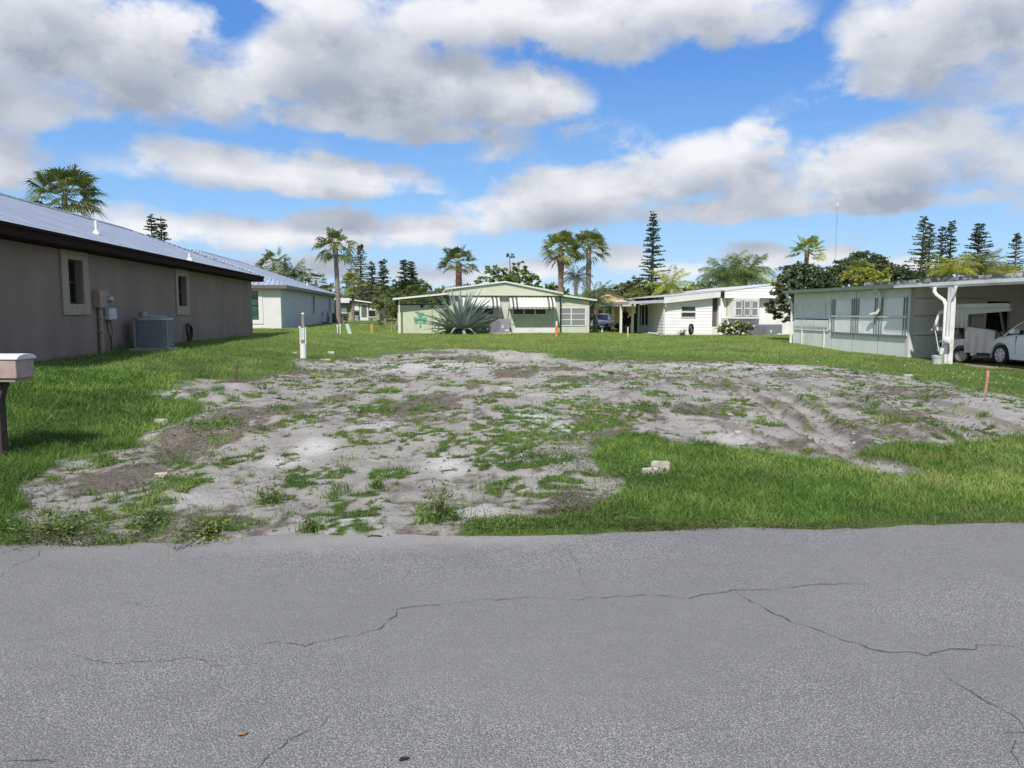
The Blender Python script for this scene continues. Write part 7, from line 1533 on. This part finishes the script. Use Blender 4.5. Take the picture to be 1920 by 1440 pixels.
# ---------------------------------------------------------------- small things about the lot
def stake(px, py_b, py_t, w_px, label, col, name='wooden_stake', lean=0.0, tip=None, Y=None, cat='stake'):
    g = G(px, py_b) if Y is None else at(px, py_b, Y); s = g.y / F; h = (py_b - py_t) * s; w = max(w_px * s, .02); r = thing(name, label, cat, tuple(g), random.uniform(-.4, .4)); m = mat('stake_%.2f%.2f' % (col[0], col[1]), col, .85, var=.2, scale=12, stretch=(1, 1, .2))
    b = B(); z1 = h * (.72 if tip else 1); b.add([(-w / 2, -.012, -.15), (w / 2, -.012, -.15), (w / 2, .012, -.15), (-w / 2, .012, -.15), (-w / 2 + lean, -.012, z1), (w / 2 + lean, -.012, z1 - .006), (w / 2 + lean, .012, z1), (-w / 2 + lean, .012, z1)], [(0, 1, 2, 3), (4, 5, 6, 7), (0, 1, 5, 4), (1, 2, 6, 5), (2, 3, 7, 6), (3, 0, 4, 7)]); b.build('shaft', m, r, bevel=.003)
    if tip: B().box(-w / 2 + lean, w / 2 + lean, -.014, .014, z1, h).build('painted_top', mat('stake_tip_%.2f' % tip[1], tip, .7), r)
    return r
stake(440, 716, 683, 5, 'dark weathered stake leaning in the dug-up soil', (.09, .065, .05), lean=.06)
stake(1846, 737, 694, 5, 'stake with pinkish orange top near the carport lawn', (.30, .20, .14), tip=(.46, .23, .16), lean=.03)
stake(697, 625, 607, 3, 'short orange-tan stake in the lawn before the bungalow', (.62, .30, .10))
stake(1177, 632, 613, 2.6, 'thin pale wooden stake in front of the minivan', (.50, .45, .25))
g = G(1043.5, 631); s = g.y / F; r = thing('utility_marker', 'orange utility marker post with white cap in front of the green porch', 'marker post', tuple(g), 0); B().lathe([(.075, -.1), (.075, 21 * s), (.07, 21 * s)], (0, 0, 0), 10).build('post', mat('orange_plastic', (.80, .22, .04), .5), r, smooth=True); B().lathe([(.06, 21 * s), (.06, 27.5 * s), (.03, 28.5 * s)], (0, 0, 0), 10).build('cap', M_white, r, smooth=True)
# pipe pedestal
g = G(569, 672); s = g.y / F; r = thing('utility_pedestal', 'white plastic pedestal with weathered board and label standing on the left lawn', 'utility post', tuple(g), .1); Hp = 60 * s
def half_pipe():
    vs = []; fs = []; n = 14; b = B(); Rr = 6.0 * s
    b.lathe([(Rr, -.2), (Rr * .97, 28 * s)], (0, 0, 0), 18)
    return b.build('sleeve', mat('white_pvc', (.74, .74, .71), .4, var=.05, dirt=(.45, .38, .28), dscale=2, dlo=.6, dhi=.8), r, smooth=True)
half_pipe(); B().box(-5.6 * s, -3.6 * s, -.03, .02, 26 * s, Hp).build('side_rail', mat('white_pvc'), r, bevel=.005); B().box(4.2 * s, 6.0 * s, -.03, .02, 26 * s, Hp - .02).build('side_rail', mat('white_pvc'), r, bevel=.005)
B().box(-7.6 * s, -5.62 * s, -.03, .02, Hp - .03, Hp).build('rail_lip', mat('white_pvc'), r)
b = B(); b.add([(-3.2 * s, -.015, 20 * s), (3.6 * s, -.015, 20 * s), (3.6 * s, .03, 20 * s), (-3.2 * s, .03, 20 * s), (-1.4 * s, -.015, 83 * s), (3.7 * s, -.015, 84 * s), (3.7 * s, .03, 84 * s), (-1.4 * s, .03, 83 * s)], [(0, 1, 2, 3), (4, 5, 6, 7), (0, 1, 5, 4), (1, 2, 6, 5), (2, 3, 7, 6), (3, 0, 4, 7)]); b.build('board', mat('weathered_wood', (.23, .20, .165), .9, var=.4, scale=14, stretch=(1, 1, .25)), r, bevel=.004)
B().box(-1.3 * s, 3.4 * s, -.022, .035, 82.5 * s, 85.5 * s).build('cap', mat('white_pvc'), r); B().box(-2.9 * s, 3.0 * s, -.026, -.0155, 35 * s, 57 * s).build('label_plate', mat('pale_blue_label', (.52, .66, .68), .5, var=.05), r)
b = B(); [b.box(-2.2 * s, (1.8 - .9 * (k % 3)) * s, -.028, -.0262, (54 - k * 3.2) * s, (54.7 - k * 3.2) * s) for k in range(5)]; b.build('print_line', mat('ink', (.22, .30, .32), .6), r)
# twin capped pipes
g = G(633.5, 626); s = g.y / F; r = thing('capped_pipes', 'pair of slim white capped pipes standing in the lawn', 'pipe', tuple(g), 0)
for dx, h in ((-.5, 16.5), (4.6, 17.5)): q = B().tube([(dx * s, 0, -.1), (dx * s, 0, (h - 4) * s)], .03, 8).build('pipe', M_white, r, smooth=True); B().lathe([(.05, (h - 4) * s), (.05, h * s), (.03, (h + .4) * s)], (dx * s, 0, 0), 10).build('cap', M_white, r, smooth=True)
# tilted pedestal box
g = G(656.5, 626); s = g.y / F; r = thing('utility_box', 'tilted pale green utility box in the lawn', 'utility box', tuple(g), .15); r.rotation_euler = (0, R(-17), .15); B().box(-3.4 * s, 3.4 * s, -.09, .09, -.1, 17 * s).build('cover', mat('pale_green_plastic', (.50, .60, .52), .5, var=.04), r, bevel=.02, seg=2); B().box(-3.7 * s, 3.7 * s, -.10, .10, 17 * s, 19 * s).build('lid', mat('pale_green_plastic'), r, bevel=.015)
# bucket and the pole by the column
g = at(1757.5, 685, 22.6); s = 22.6 / F; r = thing('bucket', 'dirty white plastic bucket at the foot of the carport column', 'bucket', (g.x, g.y, .02), 0); B().lathe([(.02, .01), (8.4 * s, 0), (10 * s, 17.5 * s), (10.4 * s, 17.5 * s), (10.4 * s, 19 * s), (9.4 * s, 19 * s), (8 * s, .03)], (0, 0, 0), 24).build('tub', mat('dirty_pail', (.52, .55, .50), .6, var=.1, dirt=(.36, .37, .32), dscale=5), r, smooth=True); b = B(); b.lathe([(10.7 * s, 15 * s), (10.9 * s, 15.4 * s), (10.7 * s, 15.8 * s)], (0, 0, 0), 24); b.build('rib', mat('dirty_pail'), r)
B().tube([(10.6 * s * math.cos(t), 10.6 * s * math.sin(t) * .3 - .1, 15 * s - 9 * s * math.sin(t)) for t in np.linspace(0, 3.14, 12)], .004, 5).build('handle', M_galv, r)
g = at(1767, 684, 22.5); r = thing('mop', 'white pole with a rag head standing beside the bucket', 'mop', (g.x, g.y, .02), 0); B().tube([(0, 0, .0), (-.10, .1, .55), (-.16, .2, 1.05)], .012, 6).build('handle', M_white, r); B().prism([(-.10, .34), (-.02, .32), (.02, .52), (-.09, .54)], -.03, .03, 'y').build('head', M_white, r, bevel=.01)
# mailbox at the left edge
g = G(2, 858); s = g.y / F; r = thing('mailbox', 'faded pinkish mailbox with white curved lid on a dark wooden post', 'mailbox', tuple(g), -.03); z0_, z1_ = 153 * s, 190 * s; mb = mat('faded_red_paint', (.34, .24, .22), .75, var=.22, scale=7, dirt=(.42, .38, .37), dscale=5, dlo=.4, dhi=.7); xr = 58 * s; xl = xr - .78
B().box(xl, xr, -.14, .14, z0_, z1_).build('body', mb, r, bevel=.006); b = B(); P = [(.155 * math.cos(R(a)), z1_ - .01 + .055 * math.sin(R(a))) for a in range(0, 181, 15)]; b.prism(P, xl - .02, xr + .025, 'x'); b.build('lid', mat('chalky_white', (.58, .59, .60), .7, var=.1, scale=8), r, bevel=.004)
B().box(xl + .02, xr - .03, -.12, .12, z0_ - .035, z0_ - .001).build('base_board', mat('grey_wood', (.24, .20, .18), .8, var=.2), r); pm_ = mat('dark_painted_wood', (.045, .033, .030), .8, var=.5, scale=8, dirt=(.16, .055, .035), dscale=3, dlo=.5, dhi=.65)
B().box(-.30, .055, -.05, .05, -.3, z0_ - .10).build('post', pm_, r, bevel=.006); B().prism([(-.50, z0_ - .036), (.13, z0_ - .036), (.10, z0_ - .10), (.056, z0_ - .24), (.056, z0_ - .30), (-.30, z0_ - .30)], -.04, .04, 'y').build('bracket', pm_, r, bevel=.004); B().box(-.34, .09, -.07, .07, z0_ - .10, z0_ - .037).build('post_cap', mat('dark_painted_wood'), r)
cx_, cz_ = 21 * s, (z0_ + z1_) / 2 - .01; P = []
for k in range(10): a = R(90 + 36 * k); q = .042 if k % 2 == 0 else .018; P.append((cx_ + q * math.cos(a), cz_ + q * math.sin(a)))
B().prism(P, -.1425, -.1405, 'y').build('star', mat('faded_star', (.36, .13, .10), .8, var=.3, scale=30), r)
# concrete pieces and litter on the ground
def rock(px, py, w, h, d, label, col=(.42, .39, .33), name='concrete_chunk', seed=1, rot=0.0, cat='rubble', up=0.0, slab=False):
    g = G(px, py); s = g.y / F; rnd = random.Random(seed); r = thing(name, label, cat, (g.x, g.y, g.z + up), rot); W, Hh, D_ = w * s / 2, h * s, d * s / 2; n = 12; vs = []; rows = 4; b = B()
    ang = [2 * math.pi * k / n for k in range(n)]; rad = [rnd.uniform(.85, 1.1) for _ in ang]
    sq = lambda t: math.copysign(abs(t) ** (.4 if slab else .7), t)
    for j in range(rows):
        zz = [-.3, .15, .85, 1.0][j]; k2 = [1, 1, 1, .86][j]
        for a, q in zip(ang, rad): vs.append((W * sq(math.cos(a)) * q * k2, D_ * sq(math.sin(a)) * q * k2, Hh * (zz + (rnd.uniform(-.10, .10) if j > 1 else 0))))
    fs = [(j * n + k, j * n + (k + 1) % n, (j + 1) * n + (k + 1) % n, (j + 1) * n + k) for j in range(rows - 1) for k in range(n)] + [tuple(range((rows - 1) * n, rows * n))]; b.add(vs, fs); b.build('piece', mat('rub_%.2f_%.2f' % (col[0], col[2]), col, .92, var=.22, scale=14, bump=.6, bscale=60), r); return r
rock(1239, 886, 37, 21, 7, 'upright flat concrete block piece in the near grass', col=(.40, .36, .30), seed=3, rot=-.25, slab=True)
rock(1222, 889, 34, 12, 8, 'broken concrete piece lying against the upright one', col=(.50, .48, .44), seed=4, rot=-.12)
rock(302, 795, 26, 9, 14, 'pale concrete lump half buried at the lawn edge', col=(0.37, 0.37, 0.34), seed=5)
rock(303, 893, 26, 7, 12, 'cream stone on a leafy weed mat', col=(.50, .44, .35), seed=6, cat='stone', name='stone')
rock(314, 741, 22, 3, 9, 'flat grey-green board scrap by the dug soil', col=(.36, .39, .35), seed=7, rot=.7, name='board_scrap', cat='board', slab=True)
rock(621, 663, 13, 4, 8, 'small white slab scrap in the grass beyond the pedestal', col=(0.46, 0.46, 0.41), seed=8, slab=True)
rock(610, 675, 20, 2, 4, 'white strip of scrap on the sand below the pedestal', col=(0.44, 0.43, 0.40), seed=9, rot=.3, slab=True)
rock(553, 662, 22, 2, 3, 'thin white stick lying left of the pedestal', col=(0.49, 0.49, 0.44), seed=10, rot=-.9, name='white_stick', cat='stick', slab=True)
rock(948, 730, 26, 4, 8, 'flat pale rock in the dug-up soil at mid lot', col=(.46, .43, .38), seed=11, rot=.2, name='stone', cat='stone')
rock(1383, 810, 12, 3, 8, 'small white rock on the rutted sand', col=(0.44, 0.43, 0.40), seed=12, name='stone', cat='stone')
rock(1600, 820, 6, 4, 5, 'upper of two small white stones in the ruts', col=(0.46, 0.46, 0.44), seed=13, name='stone', cat='stone')
rock(1601, 832, 5, 4, 4, 'lower of two small white stones in the ruts', col=(0.46, 0.46, 0.44), seed=14, name='stone', cat='stone')
rock(1703, 706, 16, 4, 6, 'pale concrete scrap in grass near the annexe', col=(0.43, 0.42, 0.38), seed=15, slab=True)
rock(1061, 743, 8, 4, 6, 'small white stone beside weeds at mid lot', col=(0.43, 0.41, 0.38), seed=16, name='stone', cat='stone')
rock(897, 823, 7, 4, 6, 'small white pebble pair left by the brown twig', col=(0.41, 0.40, 0.37), seed=17, name='stone', cat='stone')
rock(1222, 632, 34, 5, 16, 'mound of dark dug earth on the far lawn', col=(.11, .085, .065), seed=18, name='earth_mound', cat='mound of earth')
# fallen leaf and dark scrap on the asphalt, twigs
g = _flat(453, 1378, .006); r = thing('fallen_leaf', 'small curled brown leaf on the asphalt', 'leaf', (g[0], g[1], .006), .4); b = B(); b.add([(-.022, 0, .002), (-.008, .013, .006), (.012, .011, .005), (.024, 0, .009), (.010, -.012, .006), (-.009, -.011, .007), (0, 0, .001)], [(0, 1, 6), (1, 2, 6), (2, 3, 6), (3, 4, 6), (4, 5, 6), (5, 0, 6)]); b.build('blade', mat('brown_leaf', (.26, .16, .07), .7, var=.2), r)
g = _flat(757, 1424, .006); r = thing('tar_scrap', 'small black torn scrap on the near asphalt', 'scrap', (g[0], g[1], .006), .2); b = B(); rnd = random.Random(2); b.prism([(.020 * rnd.uniform(.5, 1.1) * math.cos(R(a)), .012 * rnd.uniform(.5, 1.1) * math.sin(R(a))) for a in range(0, 360, 30)], 0, .006, 'z'); b.build('scrap', M_black, r)
for k, (pts, lb) in enumerate((([(688, 1011), (697, 1007), (704, 1007), (716, 1008)], 'thin curved twig at the sandy road edge'), ([(905, 815), (925, 820), (945, 818)], 'dark twig lying on weeds at mid lot'), ([(998, 794), (1012, 798)], 'short dark twig on smooth sand'), ([(1657, 742), (1680, 752), (1697, 762)], 'long dark stick on the right side of the lot'))):
    P = [G(*q) for q in pts]; o = P[0]; r = thing('twig', lb, 'twig', tuple(o), 0); B().tube([tuple(q - o + Vector((0, 0, .012))) for q in P], .006, 5).build('stick', mat('dark_twig', (.05, .04, .035), .9), r)
# bird bath, pot of red flowers, white planter post at the back, kerb
for px, py, hh, lb, nm, cat in ((1129, 623, 13, 'small white pedestal bird bath in front of the silver sedan', 'bird_bath', 'bird bath'),):
    g = at(px, py, 52); gz = float(zg(np.array([g.x]), np.array([g.y]))[0]); s = 52 / F; r = thing(nm, lb, cat, (g.x, g.y, gz), 0); B().lathe([(3 * s, -.1), (3 * s, 1 * s), (1.4 * s, 3 * s), (1.4 * s, 8 * s), (2 * s, 9 * s)], (0, 0, 0), 12).build('pedestal', M_white, r, smooth=True); B().lathe([(1.5 * s, 9 * s), (4.2 * s, 11 * s), (4.2 * s, 12 * s), (2.5 * s, 11 * s)], (0, 0, 0), 14).build('basin', M_white, r, smooth=True)
g = at(1184, 624, 53); gz = float(zg(np.array([g.x]), np.array([g.y]))[0]); s = 53 / F; r = thing('planter_post', 'square white planter box on end before the minivan', 'planter', (g.x, g.y, gz), TH); B().box(-3 * s, 3 * s, -.1, .1, -.1, 14.5 * s).build('box', M_white, r, bevel=.02); B().box(-3.5 * s, 3.5 * s, -.13, .13, 14.5 * s, 16 * s).build('rim', M_white, r)
g = at(1141, 620, 55); gz = float(zg(np.array([g.x]), np.array([g.y]))[0]); s = 55 / F; r = thing('potted_flowers', 'dark pot of red flowers between the two cars', 'potted plant', (g.x, g.y, gz), 0); B().lathe([(.12, 0), (.18, .3), (.2, .3), (.2, .34), (.1, .32)], (0, 0, 0), 12).build('pot', M_dark, r, smooth=True); rg = np.random.default_rng(3); V_, F_ = leaf_cloud([(0, 0, .42, .22, .22, .16)], 2600, .07, rg, .4); npobj('foliage', V_, F_, L_broad, r); V_, F_ = leaf_cloud([(0, 0, .48, .22, .22, .13)], 900, .08, rg, .8, aspect=.9); npobj('blossoms', V_, F_, mat('red_petal', (.50, .02, .03), .6), r)
P = [at(x, y, 45.5) for x, y in ((1205, 628), (1216, 624), (1230, 625), (1242, 631))]; r = thing('garden_edging', 'bent white edging strip round the dark earth mound', 'edging', tuple(P[0]), 0); B().tube([tuple(q - P[0]) for q in P], .035, 6).build('strip', M_white, r, smooth=True)
# far lattice mast
p = at(1570, 388, 420); r = thing('radio_mast', 'thin far-off lattice radio mast on the skyline', 'mast', (p.x, p.y, 0), 0); Hm = p.z; b = B(); s3 = [(.4 * math.cos(R(a)), .4 * math.sin(R(a))) for a in (90, 210, 330)]
for x, y in s3: b.tube([(x, y, 0), (x, y, Hm)], .04, 4)
b.build('leg', M_galv, r); b = B(); z = 0; k = 0
while z < Hm - 1.4: a, c = s3[k % 3], s3[(k + 1) % 3]; b.tube([(a[0], a[1], z), (c[0], c[1], z + 1.4)], .022, 3); b.tube([(a[0], a[1], z), (c[0], c[1], z)], .022, 3); z += .7; k += 1
b.build('lattice', M_galv, r); b = B(); b.lathe([(.2, 0), (.4, .4), (.4, 1.8), (.2, 2.2)], (0, 0, Hm), 8); b.build('antenna', M_white, r)
